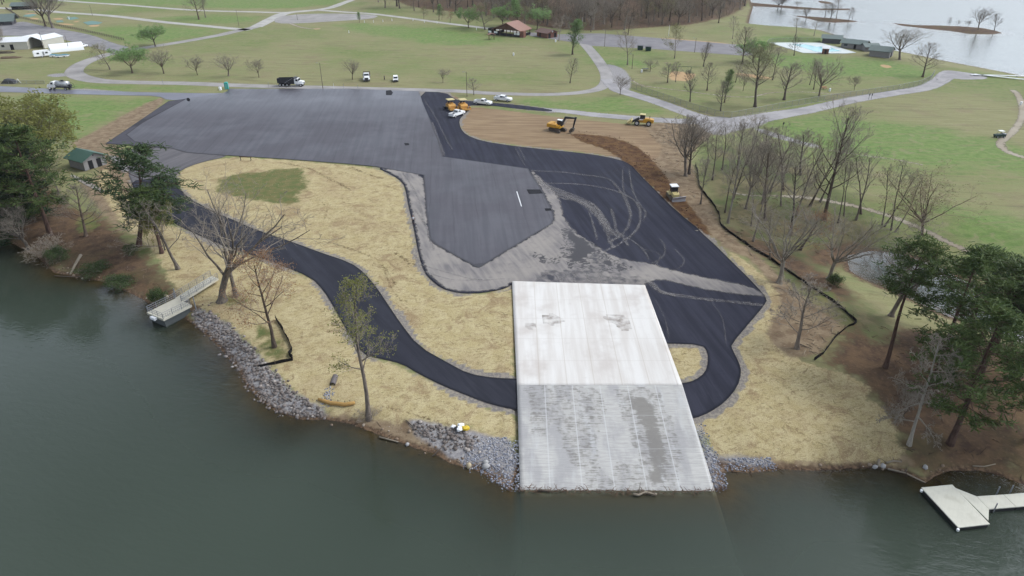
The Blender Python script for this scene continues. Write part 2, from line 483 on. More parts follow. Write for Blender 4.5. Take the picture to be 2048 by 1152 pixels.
def terrain_material():
    m = newmat('ground'); t = NT(m)
    A = t.attr
    n1 = t.noise(.018, 4); n2 = t.noise(.09, 4); n3 = t.noise(.55, 4); n4 = t.noise(2.6, 3); n5 = t.noise(9, 2)
    streak = t.noise(1.0, 4, t.mapv((.10, .65, 1), (0, 0, R(4))))
    streak2 = t.noise(1.0, 4, t.mapv((1.1, 2.2, 1), (0, 0, R(-12))), dist=.8)
    dry = t.mix(t.ss(streak, .35, .68), pc(150, 147, 104), pc(163, 159, 117))
    dry = t.mix(t.ss(n2, .5, .75, 0, .8), dry, pc(150, 134, 108))
    dry = t.mix(t.ss(t.noise(1.0, 4, t.mapv((.05, .55, 1), (0, 0, R(9)))), .54, .66, 0, .6), dry, pc(126, 120, 92))
    green = t.mix(t.ss(n3, .3, .7), pc(114, 133, 76), pc(138, 150, 91))
    lush = t.mix(t.ss(n3, .3, .7), pc(104, 138, 68), pc(134, 160, 90))
    lush = t.mix(t.ss(t.noise(1.0, 4, t.mapv((.07, .6, 1), (0, 0, R(-6)))), .48, .66, 0, .6), lush, pc(140, 140, 98))
    g = t.m_('ADD', t.m_('MULTIPLY', n1, .7), t.m_('MULTIPLY', streak, .45))
    col = t.mix(t.ss(g, .50, .74), dry, green)
    lm = t.ss(t.m_('ADD', A('lush'), t.m_('MULTIPLY', t.m_('SUBTRACT', n2, .5), 26)), -5, 7)
    col = t.mix(t.m_('MULTIPLY', lm, .8), col, lush)
    col = t.mix(t.ss(n3, .58, .76, 0, .55), col, pc(120, 108, 80))
    col = t.mix(t.ss(n4, .5, .7, 0, .4), col, t.mix(.55, col, pc(86, 92, 62)))
    col = t.mix(t.ss(t.noise(.28, 5, dist=.8), .55, .7, 0, .5), col, pc(165, 152, 122))
    def zone(col, name, c2, w=.5, amp=3.0, nz=n3, amt=1.0):
        f = t.ss(t.m_('ADD', A(name), t.m_('MULTIPLY', t.m_('SUBTRACT', nz, .5), amp)), -w, w, 0, amt)
        return t.mix(f, col, c2)
    litter = t.mix(t.ss(n3, .32, .68), pc(92, 74, 62), pc(122, 99, 76))
    litter = t.mix(t.ss(n4, .52, .75, 0, .7), litter, pc(140, 112, 90))
    litter = t.mix(t.ss(n2, .5, .66, 0, .5), litter, pc(108, 102, 70))
    floor = t.mix(t.ss(n3, .35, .65), pc(108, 102, 74), pc(134, 122, 92))
    col = zone(col, 'floor', t.mix(t.ss(n2, .45, .6, 0, .7), floor, pc(96, 112, 66)), 3.0, 8, n2, .9)
    col = zone(col, 'litter', litter, 1.6, 7)
    bare = t.mix(t.ss(n3, .35, .65), pc(133, 112, 90), pc(162, 142, 116))
    bare = t.mix(t.ss(streak2, .56, .72, 0, .85), bare, pc(187, 168, 138))
    bare = t.mix(t.ss(n4, .58, .76, 0, .7), bare, pc(96, 78, 64))
    col = zone(col, 'bare', bare, .9, 3.2)
    tan = t.mix(t.ss(streak, .36, .66), pc(150, 125, 99), pc(171, 147, 116))
    tan = t.mix(t.ss(n4, .55, .78, 0, .5), tan, pc(124, 101, 78))
    col = zone(col, 'tan', tan, .5, 2.2)
    straw = t.mix(t.ss(n3, .34, .66), pc(200, 183, 136), pc(214, 198, 154))
    straw = t.mix(t.ss(streak2, .5, .66, 0, .75), straw, pc(166, 147, 110))
    straw = t.mix(t.ss(n4, .56, .74, 0, .5), straw, pc(150, 128, 98))
    straw = t.mix(t.ss(n2, .52, .68, 0, .45), straw, pc(180, 157, 122))
    straw = t.mix(t.ss(t.noise(.22, 6, dist=1.0, rough=.65), .50, .66, 0, .75), straw, pc(158, 132, 102))
    straw = t.mix(t.ss(t.noise(.5, 6, dist=1.4, rough=.7), .57, .68, 0, .65), straw, pc(132, 106, 80))
    straw = t.mix(t.ss(n5, .36, .52, .42, 0), straw, pc(140, 120, 84))
    straw = t.mix(t.ss(n5, .52, .68, 0, .4), straw, pc(222, 208, 168))
    col = zone(col, 'straw', straw, .5, 4.6, t.noise(.5, 7, rough=.7))
    col = zone(col, 'green2', t.mix(t.ss(n3, .35, .65), pc(108, 117, 70), pc(132, 124, 82)), .9, 6.5, t.noise(.4, 6, rough=.65), 1.0)
    sand = t.mix(n4, pc(190, 152, 112), pc(216, 186, 142))
    col = zone(col, 'sand', sand, .5, 1.2)
    grav = t.mix(t.ss(n4, .35, .65), pc(150, 146, 148), pc(184, 180, 178))
    col = zone(col, 'gravel', grav, .5, 1.6)
    shoulder = t.mix(t.ss(n4, .4, .62), pc(138, 132, 128), pc(170, 160, 146))
    f = t.ss(t.m_('ADD', A('shoulder'), t.m_('ADD', t.m_('MULTIPLY', t.m_('SUBTRACT', n2, .5), 3.2), t.m_('MULTIPLY', t.m_('SUBTRACT', t.noise(1.3, 4), .5), 1.2))), -.25, .25)
    col = t.mix(f, col, shoulder)
    soil = t.mix(t.ss(n3, .35, .68), pc(92, 65, 45), pc(126, 95, 62))
    soil = t.mix(t.ss(n4, .55, .7, 0, .6), soil, pc(66, 50, 40))
    col = zone(col, 'soil', soil, .35, 2.2)
    # wet mud and stones at the waterline
    sh = A('shore')
    mud = t.mix(t.ss(n4, .4, .65), pc(92, 74, 60), pc(134, 110, 88))
    f = t.ss(t.m_('ADD', sh, t.m_('MULTIPLY', t.m_('SUBTRACT', n3, .5), 3.0)), .3, 1.9, 1, 0)
    col = t.mix(f, col, mud)
    bed = t.mix(t.ss(sh, -7, 0), pc(84, 84, 62), pc(124, 102, 68))
    bed = t.mix(t.ss(n3, .42, .62, 0, .6), bed, pc(96, 82, 56))
    col = t.mix(t.ss(sh, -.5, .1, 1, 0), col, bed)
    hgt = t.m_('ADD', t.m_('MULTIPLY', n3, .5), t.m_('ADD', t.m_('MULTIPLY', n4, .35), t.m_('MULTIPLY', n5, .2)))
    t.bsdf(col, .95, t.bump(hgt, .55, .22), spec=.12)
    return m

# ---------------------------------------------------------------- outlines of the paved surfaces
LOT = G([(838, 183), (891, 185), (906, 196), (917, 201), (949, 203), (989, 206), (1036, 210), (1104, 219), (1104, 224), (1036, 218), (981, 211), (931, 211),
         (937, 222), (925, 232), (918, 241), (921, 257), (932, 270), (962, 282), (1024, 292), (1100, 300), (1180, 308), (1240, 319), (1262, 330), (1280, 350),
         (1310, 380), (1350, 420), (1420, 480), (1470, 530), (1515, 575), (1535, 598), (1528, 612), (1500, 645), (1462, 690), (1465, 700), (1478, 725),
         (1483, 745), (1475, 775), (1450, 805), (1420, 825), (1388, 838), (1352, 838), (1330, 768), (1367, 767), (1390, 761), (1410, 746), (1416, 725), (1415, 705), (1405, 690),
         (1335, 687), (1285, 688), (1250, 576), (1026, 568), (1012, 577), (987, 583), (949, 588), (912, 586), (882, 577), (862, 561), (849, 546), (838, 514), (826, 449),
         (817, 414), (812, 384), (806, 366), (786, 351), (751, 335)])
PURPLE = G([(455, 183), (458, 178), (700, 178), (838, 183), (845, 205), (862, 245), (875, 277), (886, 314), (1056, 338), (1080, 375), (1104, 420), (1108, 435),
            (1104, 448), (1050, 480), (958, 537), (945, 531), (870, 489), (860, 479), (855, 440), (850, 385), (847, 351), (794, 342), (752, 334), (690, 328),
            (600, 321), (512, 315), (430, 310), (375, 306), (335, 295), (290, 291), (213, 287), (250, 262), (300, 230), (338, 203), (372, 198), (440, 189)])
BASEG = G([(751, 334), (794, 340), (849, 349), (853, 385), (858, 440), (862, 479), (872, 488), (946, 530), (958, 535), (1050, 478), (1102, 447), (1106, 435),
           (1102, 420), (1078, 375), (1055, 338), (1060, 336), (1075, 348), (1088, 362), (1112, 383), (1122, 398), (1125, 413), (1132, 438), (1150, 460), (1164, 472), (1194, 489), (1214, 504),
           (1249, 519), (1299, 525), (1361, 544), (1424, 557), (1499, 570), (1535, 590), (1535, 598), (1424, 585), (1370, 573), (1330, 563), (1305, 564), (1290, 576), (1250, 578),
           (1026, 566), (1012, 577), (987, 582), (949, 587), (912, 585), (882, 576), (862, 560), (849, 545), (838, 513), (827, 448), (818, 413), (813, 383), (807, 365), (787, 350)])
OLD = G([(290, 289), (335, 294), (375, 304), (440, 309), (457, 313), (402, 325), (363, 340), (350, 353), (353, 372), (300, 388), (266, 372), (255, 345), (264, 312), (262, 297)])
LANE = G([(350, 350), (357, 373), (375, 395), (425, 423), (462, 438), (512, 460), (587, 485), (640, 505), (700, 525), (728, 545), (754, 576), (777, 611), (802, 648),
          (837, 693), (899, 728), (937, 748), (987, 756), (1034, 758), (1075, 760), (1080, 824), (1036, 821), (987, 811), (937, 793), (887, 773), (837, 748), (804, 728), (762, 718), (727, 711),
          (697, 668), (667, 613), (647, 581), (622, 555), (555, 528), (512, 513), (462, 498), (380, 463), (350, 448), (295, 420), (270, 385), (262, 362), (300, 358)])

zones = {'straw': STRAW, 'tan': TAN, 'bare': BARE, 'soil': SOIL, 'floor': FLOOR, 'litter': LITTER, 'lush': LUSH, 'green2': GREEN2, 'gravel': GRAV, 'sand': SAND}
GRAVEL_BAND = np.maximum(wsd(P2, [LANE], 4), wsd(P2, [LOT], 4)) + .25
attrs = {k: wsd(P2, v) for k, v in zones.items()}
attrs['shoulder'] = np.clip(GRAVEL_BAND, -4, 4)
attrs['shore'] = np.clip((HZ - ZW) / .16, -14, 14)
ground = grid_obj('ground', np.column_stack([P2, HZ]), QF, terrain_material(), attrs, smooth=True)
tag(ground, kind='structure')

def water_material():
    m = newmat('lake_water'); t = NT(m)
    d = t.attr('depth')
    far = t.ss(t.attr('dist'), 60, 200)
    v1 = t.mapv((.55, 1.25, 1), (0, 0, R(18)))
    w1 = t.noise(1.0, 3, v1, dist=.4); w2 = t.noise(.16, 3); w3 = t.noise(3.2, 2, v1)
    gx = t.n('SeparateXYZ', {0: t.pos()})
    gust = t.ss(t.m_('ADD', t.noise(.03, 3), t.ss(gx.outputs[0], 22, 48, 0, .3)), .38, .75)
    h = t.m_('ADD', t.m_('MULTIPLY', w1, .5), t.m_('ADD', t.m_('MULTIPLY', w2, .5), t.m_('MULTIPLY', w3, .16)))
    nrm = t.n('Bump', {'Height': h, 'Strength': t.m_('MULTIPLY', t.ss(gust, 0, 1, .14, .45), t.m_('SUBTRACT', 1.0, t.m_('MULTIPLY', t.attr('calm'), .96))), 'Distance': .35}).outputs[0]
    fr = t.n('Fresnel', {'IOR': 1.36}); t.t.links.new(nrm, fr.inputs['Normal'])
    gl = t.n('BsdfGlossy', {'Color': (1, 1, 1, 1), 'Roughness': t.ss(t.attr('calm'), 0, 1, .06, .13)}); t.t.links.new(nrm, gl.inputs['Normal'])
    deep = t.mix(t.ss(t.noise(.02, 3), .35, .65), pc(70, 80, 70), pc(77, 87, 77))
    df = t.n('BsdfDiffuse', {'Color': deep}); t.t.links.new(nrm, df.inputs['Normal'])
    tr = t.n('BsdfTransparent', {'Color': (.80, .78, .62, 1)})
    opq = t.m_('SUBTRACT', 1.0, t.m_('POWER', 2.718, t.m_('MULTIPLY', t.m_('MAXIMUM', d, 0), -1.25)))
    opq = t.m_('MAXIMUM', opq, .12)
    b = t.n('MixShader', {0: opq, 1: tr.outputs[0], 2: df.outputs[0]})
    s = t.n('MixShader', {0: fr.outputs[0], 1: b.outputs[0], 2: gl.outputs[0]})
    t.surface(s.outputs[0])
    return m
dep = ZW - HZ
qd = dep[QF].max(1)
keep = qd > -.25
used = np.unique(QF[keep]); remap = np.full(len(P2), -1); remap[used] = np.arange(len(used))
lake = grid_obj('lake', np.column_stack([P2[used], np.full(len(used), ZW)]), remap[QF[keep]], water_material(),
                {'depth': dep[used], 'calm': (wsd(P2[used], [POND], 4) > -3.5).astype(np.float32), 'dist': np.hypot(P2[used, 0], P2[used, 1])}, smooth=True)
tag(lake, kind='structure')

# ---------------------------------------------------------------- paved sheets
def asphalt(name, c1, c2, cs, rot, rough=.62, seam=0.0, spec=.35, seamw=3.6, wetfar=False):
    m = newmat(name); t = NT(m)
    v = t.mapv((1, 1, 1), (0, 0, rot))
    st = t.noise(1.0, 4, t.mapv((.05, .9, 1), (0, 0, rot)))
    st2 = t.noise(1.0, 3, t.mapv((.12, 3.2, 1), (0, 0, rot)))
    n2 = t.noise(.07, 4); n3 = t.noise(.6, 4); n5 = t.noise(14, 2)
    col = t.mix(t.ss(st, .34, .66), c1, c2)
    col = t.mix(t.m_('MULTIPLY', t.ss(st2, .52, .72, 0, .34), t.ss(n3, .3, .7)), col, cs)
    col = t.mix(t.ss(n2, .35, .7, 0, .45), col, c2)
    col = t.mix(t.ss(n3, .58, .75, 0, .35), col, c1)
    if seam:
        xyz = t.n('SeparateXYZ', {0: v})
        for ax, wdt in ((1, seamw), (0, seamw * 1.5)):
            y = t.m_('ADD', xyz.outputs[ax], t.m_('MULTIPLY', t.m_('SUBTRACT', t.noise(.12, 2), .5), .8))
            fr = t.m_('ABSOLUTE', t.m_('SUBTRACT', t.m_('FRACT', t.m_('DIVIDE', y, wdt)), .5))
            ln = t.ss(fr, .462, .5, 0, seam if ax == 1 else seam * .3)
            col = t.mix(t.m_('MULTIPLY', ln, t.ss(n2, .3, .6, .4, 1)), col, tuple(c * .5 for c in c1))
    edge = t.ss(t.attr('edge'), .12, .5, .75, 0)
    col = t.mix(edge, col, tuple(c * .55 for c in c1))
    hgt = t.m_('ADD', n5, t.m_('MULTIPLY', st2, .6))
    rg = t.ss(n2, .35, .65, rough - .1, rough + .1)
    if wetfar: rg = t.mix(t.m_('MULTIPLY', t.ss(t.n('SeparateXYZ', {0: t.pos()}).outputs[1], 195, 232), t.ss(n2, .3, .6, .5, 1)), rg, (.34, .34, .34))
    t.bsdf(col, rg, t.bump(hgt, .25, .03), spec=spec)
    return m
def ANG(px):
    a, b = G(px)
    return math.atan2(b[1] - a[1], b[0] - a[0])
lot = sheet('fresh_asphalt_lot', LOT, asphalt('fresh_asphalt', pc(52, 53, 64), pc(66, 67, 80), pc(84, 85, 97), -ANG([(1300, 370), (1500, 560)]), .85, .25, .07, 4.2), .05, 1.6)
lane = sheet('asphalt_lane', LANE, asphalt('lane_asphalt', pc(50, 51, 60), pc(61, 62, 72), pc(78, 79, 90), -ANG([(660, 560), (800, 700)]), .8, 0, .1), .06, 1.2)
old = sheet('old_pavement', OLD, asphalt('old_asphalt', pc(98, 95, 99), pc(118, 114, 117), pc(158, 150, 142), R(-70), .8, .15, .25), .055, 1.6)

WETZ = Z([(1126, 462), (1140, 461), (1160, 470), (1178, 480), (1196, 497), (1196, 508), (1180, 511), (1174, 530), (1180, 545), (1172, 540), (1160, 525), (1150, 527), (1140, 538), (1139, 522), (1118, 514), (1138, 516),
          (1130, 505), (1122, 488), (1138, 500), (1142, 490), (1132, 478)],
         [(1196, 510), (1212, 513), (1225, 521), (1242, 523), (1230, 531), (1250, 532), (1262, 540), (1238, 537), (1222, 533), (1208, 548), (1204, 530)],
         [(1066, 508), (1084, 514), (1104, 519), (1116, 527), (1098, 526), (1084, 520)])
DARKZ = Z([(1086, 549), (1100, 543), (1114, 551), (1118, 566), (1082, 566)], [(1127, 546), (1141, 543), (1149, 553), (1143, 567), (1130, 567)],
          [(1152, 540), (1166, 542), (1176, 555), (1174, 567), (1154, 567)], [(1186, 553), (1199, 551), (1206, 567), (1187, 567)],
          [(1222, 551), (1238, 549), (1242, 568), (1222, 568)], [(1262, 556), (1285, 558), (1285, 570), (1262, 570)], [(1182, 514), (1196, 512), (1204, 518), (1203, 540), (1190, 545), (1184, 530)])
def base_material():
    m = newmat('crushed_stone_base'); t = NT(m)
    n2 = t.noise(.12, 4); n3 = t.noise(.7, 4); n4 = t.noise(4, 3)
    st = t.noise(1.0, 4, t.mapv((.16, 1.3, 1), (0, 0, R(70))))
    col = t.mix(t.ss(st, .3, .7), pc(122, 118, 120), pc(160, 153, 149))
    col = t.mix(t.ss(n2, .36, .66, 0, .7), col, pc(176, 168, 160))
    col = t.mix(t.ss(n3, .55, .75, 0, .4), col, pc(112, 108, 112))
    wet = t.ss(t.m_('ADD', t.attr('wet'), t.m_('MULTIPLY', t.m_('SUBTRACT', t.noise(.75, 6, dist=1.6, rough=.65), .5), 4.4)), -.15, .25)
    col = t.mix(wet, col, pc(62, 57, 59))
    drk = t.ss(t.m_('ADD', t.attr('dark'), t.m_('MULTIPLY', t.m_('SUBTRACT', n3, .5), 1.6)), -.4, .5, 0, .9)
    col = t.mix(drk, col, pc(66, 66, 75))
    rg = t.ss(wet, 0, 1, .9, .45)
    p = t.n('BsdfPrincipled', {'Base Color': col, 'Roughness': rg, 'Specular IOR Level': .25, 'Normal': t.bump(n4, .3, .05)})
    e = t.ss(t.m_('ADD', t.attr('edge'), t.m_('MULTIPLY', t.m_('SUBTRACT', n3, .5), 1.5)), .05, .8)
    mx = t.n('MixShader', {0: e, 1: t.n('BsdfTransparent').outputs[0], 2: p.outputs[0]})
    t.surface(mx.outputs[0])
    return m
base = sheet('crushed_stone_base', BASEG, base_material(), .085, .8, {'wet': lambda V: wsd(V, WETZ, 4), 'dark': lambda V: wsd(V, DARKZ, 4)})

def purple_mat():
    # the far strip is still wet: lower roughness there
    m = asphalt('binder_asphalt', pc(84, 82, 89), pc(98, 95, 102), pc(76, 75, 83), R(84.7), .6, .42, .3, 4.9, True)
    return m
purple = sheet('binder_asphalt_lot', PURPLE, purple_mat(), .12, 2.0, smooth=0)
sheet('fresh_asphalt_strip', G([(211, 288), (250, 262), (300, 228), (337, 203), (374, 198), (360, 206), (330, 222), (285, 247), (254, 270), (270, 283), (335, 297), (290, 294)]), asphalt('strip_asphalt', pc(74, 72, 80), pc(88, 86, 94), pc(104, 101, 106), R(-40), .7, 0, .15), .135, 1.6, smooth=0)
def plain_white():
    m = newmat('white_line_paint'); t = NT(m); t.bsdf(t.mix(t.noise(3, 3), (.5, .5, .52), (.7, .7, .7)), .7); return m
patch_m = asphalt('patch_asphalt', pc(44, 43, 48), pc(50, 50, 55), pc(58, 57, 62), 0, .7, 0, .1)
for p in ([(1053, 380), (1080, 380), (1086, 388), (1058, 389)], [(1089, 418), (1101, 418), (1104, 422), (1091, 423)], [(772, 182), (782, 181), (786, 186), (783, 191), (772, 191)],
          [(808, 287), (817, 287), (819, 291), (811, 292)]):
    sheet('asphalt_patch', G(p), patch_m, .14, .8, smooth=0)

sheet('painted_line', G([(1032.5, 384), (1034.5, 384), (1044, 414), (1042, 414)]), plain_white(), .145, 1.0, smooth=0)

def road_mat(name, c1, c2, rough=.85, soft=.25):
    m = newmat(name); t = NT(m)
    n2 = t.noise(.15, 4); n3 = t.noise(1.1, 4); n4 = t.noise(6, 2)
    col = t.mix(t.ss(n2, .3, .7), c1, c2)
    col = t.mix(t.ss(n3, .55, .75, 0, .4), col, tuple(c * .8 for c in c1))
    tr = t.ss(t.m_('ABSOLUTE', t.m_('SUBTRACT', t.attr('edge'), 1.2)), .2, .6, .3, 0)
    col = t.mix(tr, col, c2)
    p = t.n('BsdfPrincipled', {'Base Color': col, 'Roughness': rough, 'Specular IOR Level': .25, 'Normal': t.bump(n4, .2, .03)})
    e = t.ss(t.m_('ADD', t.attr('edge'), t.m_('MULTIPLY', t.m_('SUBTRACT', n3, .5), soft * 4)), 0, soft)
    mx = t.n('MixShader', {0: e, 1: t.n('BsdfTransparent').outputs[0], 2: p.outputs[0]})
    t.surface(mx.outputs[0])
    return m
PAVED = road_mat('weathered_road', pc(158, 153, 150), pc(182, 177, 174), .85, .15)
CONC = road_mat('pale_road', pc(180, 176, 170), pc(206, 202, 196), .85, .15)
GRAVR = road_mat('gravel_road', pc(160, 156, 158), pc(190, 186, 186), .9, .35)
TRAIL = road_mat('dirt_trail', pc(160, 146, 126), pc(186, 176, 158), .95, .6)
GREYR = road_mat('grey_road', pc(134, 130, 134), pc(152, 148, 150), .8, .15)
def road(name, px, w, mat, lift, cross=4, per=5):
    V, F, E = ribbon_geo(G(px), w, lift, per, cross)
    o = grid_obj(name, V, F, mat, {'edge': E}, smooth=True)
    return tag(o, kind='structure')
road('park_road', [(512, 54), (470, 63), (435, 71), (362, 84), (287, 96), (225, 107), (190, 117), (162, 129), (148, 143), (156, 152), (180, 159), (212, 163), (275, 165),
                   (375, 167), (450, 170), (512, 172), (640, 175), (760, 178), (838, 180), (912, 182), (970, 186), (1024, 188), (1099, 189), (1161, 185), (1199, 177), (1213, 162), (1210, 142),
                   (1196, 120), (1180, 100), (1165, 84)], [6, 6, 6, 6.5, 7, 5.5, 5.5, 5, 4.6, 4, 4.6, 5, 5], PAVED, .03)
road('gravel_road', [(1212, 158), (1235, 178), (1262, 188), (1300, 199), (1340, 213), (1380, 228), (1425, 240), (1465, 243), (1500, 240), (1560, 229), (1616, 220), (1696, 202), (1776, 188), (1846, 177),
                     (1878, 163), (1894, 150)], [5, 6.5, 6, 6, 6, 7, 9, 8, 6.5, 6, 6, 6, 7], GRAVR, .035)
road('gravel_access_road', [(1085, 219), (1134, 223), (1184, 229), (1264, 236), (1346, 242), (1410, 244)], [4, 5, 5.5, 6], GRAVR, .04)
road('pale_road', [(-60, 13), (0, 16), (75, 20), (125, 25), (225, 32), (325, 44), (400, 51), (462, 57), (500, 60)], 5.5, CONC, .03)
road('pale_road', [(60, -3), (105, 0), (175, 5), (250, 10), (325, 16), (400, 21), (512, 24), (574, 25), (640, 20)], 5, CONC, .03)
road('park_road', [(512, 54), (544, 38), (574, 26), (632, 20), (662, 15), (687, 6), (712, -3)], [7, 8, 6, 6, 5], CONC, .034)
road('park_road', [(632, 20), (687, 24), (747, 28), (812, 36), (887, 46), (969, 56), (1050, 66), (1110, 72)], 4.6, CONC, .038)
road('footpath', [(580, 47), (600, 54), (620, 57), (640, 57)], 2.2, TRAIL, .03)
road('wheel_track', [(2024, 180), (2034, 188), (2043, 207), (2044, 235), (2027, 262), (2006, 280), (2001, 288), (2011, 301), (2048, 315), (2100, 325)], 2.6, TRAIL, .03)
road('footpath', [(1600, 290), (1690, 306), (1750, 314), (1800, 321), (1845, 330)], 1.2, TRAIL, .03)
road('footpath', [(1560, 392), (1620, 396), (1690, 408), (1740, 420), (1790, 436), (1840, 456), (1870, 471), (1900, 487), (1950, 507), (2000, 526), (2060, 546)], 1.9, TRAIL, .03)
road('footpath', [(1464, 385), (1500, 391), (1560, 392)], 1.2, TRAIL, .03)
road('footpath', [(1262, 160), (1290, 172), (1370, 182), (1440, 191), (1500, 194), (1540, 186), (1600, 184), (1640, 186), (1680, 190), (1706, 196)], 1.4, TRAIL, .03)
sheet('parking_strip', G([(1050, 64), (1110, 69), (1160, 67), (1200, 67), (1300, 75), (1400, 83), (1470, 89), (1505, 93), (1505, 113), (1468, 110), (1400, 105), (1290, 97), (1185, 92), (1168, 88), (1130, 82), (1060, 72)]), GREYR, .045, 3, smooth=0)
sheet('parking_area', G([(548, 37), (575, 30), (640, 27), (720, 28), (760, 31), (745, 38), (660, 43), (600, 47), (550, 47)]), PAVED, .04, 3)
sheet('parking_area', G([(1880, 141), (1905, 141), (1960, 149), (1982, 158), (1935, 160), (1903, 157), (1887, 166), (1866, 158)]), GRAVR, .045, 3)
sheet('gravel_yard', G([(-90, 32), (0, 50), (38, 44), (46, 42), (85, 52), (120, 58), (160, 65), (192, 72), (232, 88), (262, 94), (250, 101), (220, 105), (180, 93), (160, 91), (130, 79), (60, 73), (0, 71), (-90, 80)]), road_mat('yard_gravel', pc(140, 138, 142), pc(165, 161, 162), .9, .5), .035, 3)
sheet('asphalt_road', G([(-120, 168), (0, 172), (100, 178), (200, 182), (300, 185), (447, 187), (460, 184), (440, 192), (372, 199), (335, 201), (317, 192), (250, 191), (130, 188), (0, 184), (-120, 181)]), asphalt('wet_road', pc(112, 112, 124), pc(132, 131, 142), pc(150, 148, 156), R(2), .45, 0, .5), .05, 2.0)

# dusty tyre tracks on the fresh asphalt
def tracks():
    T = [([(1062, 342), (1124, 345), (1165, 350), (1215, 358), (1232, 372), (1245, 390), (1258, 420), (1261, 435), (1255, 455), (1240, 472), (1215, 487)], .5),
         ([(1085, 367), (1155, 369), (1205, 376), (1240, 386), (1264, 398), (1278, 415), (1281, 435), (1276, 455), (1262, 472), (1240, 488), (1208, 504)], .5),
         ([(1245, 340), (1247, 380), (1258, 410), (1263, 432)], .4), ([(1258, 340), (1265, 380), (1280, 410), (1291, 425), (1287, 442)], .4),
         ([(1070, 352), (1090, 370), (1120, 385), (1150, 398), (1175, 408), (1195, 425), (1205, 440), (1215, 460), (1222, 472)], 1.1),
         ([(1075, 362), (1110, 386), (1140, 396), (1165, 406), (1185, 418), (1200, 432), (1212, 452), (1225, 463), (1241, 477)], .8),
         ([(1085, 372), (1118, 394), (1150, 402), (1172, 414), (1190, 430), (1208, 446), (1217, 458)], .7), ([(1100, 372), (1130, 384), (1160, 396), (1185, 408), (1200, 424), (1206, 440)], .5),
         ([(1178, 425), (1188, 455), (1194, 480)], .4), ([(1222, 418), (1230, 445), (1232, 460), (1246, 474)], .5), ([(1215, 468), (1221, 485), (1228, 497)], .6),
         ([(1225, 462), (1246, 476), (1256, 492)], .5), ([(1320, 478), (1330, 495), (1325, 515), (1304, 527)], .35), ([(1350, 500), (1368, 520), (1360, 535), (1340, 545)], .3),
         ([(1200, 352), (1240, 338), (1264, 332)], .3), ([(1298, 566), (1315, 580), (1335, 588), (1400, 598), (1526, 611)], .7), ([(1290, 564), (1306, 568), (1322, 584), (1350, 592)], .6),
         ([(1245, 470), (1275, 490), (1290, 505), (1298, 520)], .4), ([(1290, 500), (1320, 510), (1312, 530)], .3), ([(862, 245), (876, 285), (887, 312)], .9), ([(848, 200), (868, 230), (888, 270), (905, 300)], .35),
         ([(1030, 296), (1042, 318), (1050, 332)], .3), ([(1038, 296), (1050, 320)], .3), ([(1085, 552), (1100, 546), (1114, 552), (1121, 566)], .5), ([(1121, 566), (1128, 550), (1140, 545), (1149, 553), (1145, 567)], .5),
         ([(1150, 566), (1152, 545), (1163, 541), (1176, 553), (1180, 567)], .5), ([(1205, 567), (1200, 550), (1205, 540)], .6), ([(1220, 567), (1222, 552)], .5), ([(840, 530), (905, 549), (960, 561), (1010, 558)], .3),
         ([(845, 543), (905, 560), (980, 560)], .3), ([(830, 420), (850, 450), (868, 500)], .4), ([(806, 345), (835, 395), (850, 450)], .4), ([(1310, 600), (1330, 640), (1338, 680)], .25), ([(1420, 600), (1445, 640), (1452, 690)], .25)]
    V = []; F = []; E = []; o = 0
    for k, (px, w) in enumerate(T):
        v, f, e = ribbon_geo(G(px), w * 1.9, .10 + .003 * (k % 6), 6, 6, .12)
        V.append(v); F += [tuple(i + o for i in q) for q in f]; E.append(e); o += len(v)
    m = newmat('dust'); t = NT(m)
    n3 = t.noise(1.6, 4)
    p = t.n('BsdfPrincipled', {'Base Color': pc(160, 155, 154), 'Roughness': .95, 'Specular IOR Level': .1})
    a = t.m_('MULTIPLY', t.ss(t.noise(2.6, 4), .34, .66, .08, .55), t.ss(t.attr('edge'), 0, .42))
    t.surface(t.n('MixShader', {0: a, 1: t.n('BsdfTransparent').outputs[0], 2: p.outputs[0]}).outputs[0])
    o = grid_obj('tyre_track_dust', np.vstack(V), F, m, {'edge': np.concatenate(E)})
    tag(o, kind='structure')
tracks()
# rills and wheel ruts in the straw
def ruts():
    T = [([(560, 325), (610, 335), (650, 352), (700, 378)], .5), ([(630, 345), (660, 360), (705, 383)], .4), ([(668, 487), (720, 505), (752, 520), (775, 545), (792, 570)], .5), ([(620, 475), (690, 495)], .3),
         ([(700, 335), (740, 350), (775, 360)], .7), ([(790, 505), (815, 522), (830, 530)], .7), ([(640, 400), (655, 420), (648, 440)], .4), ([(770, 545), (785, 580), (800, 600), (815, 603)], .4), ([(760, 812), (830, 830), (900, 850)], .4)]
    V = []; F = []; E = []; o = 0
    for k, (px, w) in enumerate(T):
        v, f, e = ribbon_geo(G(px), w * 1.6, .05 + .003 * (k % 5), 6, 4, .35)
        V.append(v); F += [tuple(i + o for i in q) for q in f]; E.append(e); o += len(v)
    m = newmat('bare_rut_soil'); t = NT(m)
    n3 = t.noise(2.2, 4)
    p = t.n('BsdfPrincipled', {'Base Color': pc(122, 98, 72), 'Roughness': .95, 'Specular IOR Level': .1})
    a = t.m_('MULTIPLY', t.ss(n3, .40, .66, .0, .6), t.ss(t.attr('edge'), 0, .4))
    t.surface(t.n('MixShader', {0: a, 1: t.n('BsdfTransparent').outputs[0], 2: p.outputs[0]}).outputs[0])
    tag(grid_obj('bare_ruts', np.vstack(V), F, m, {'edge': np.concatenate(E)}), kind='structure')
ruts()

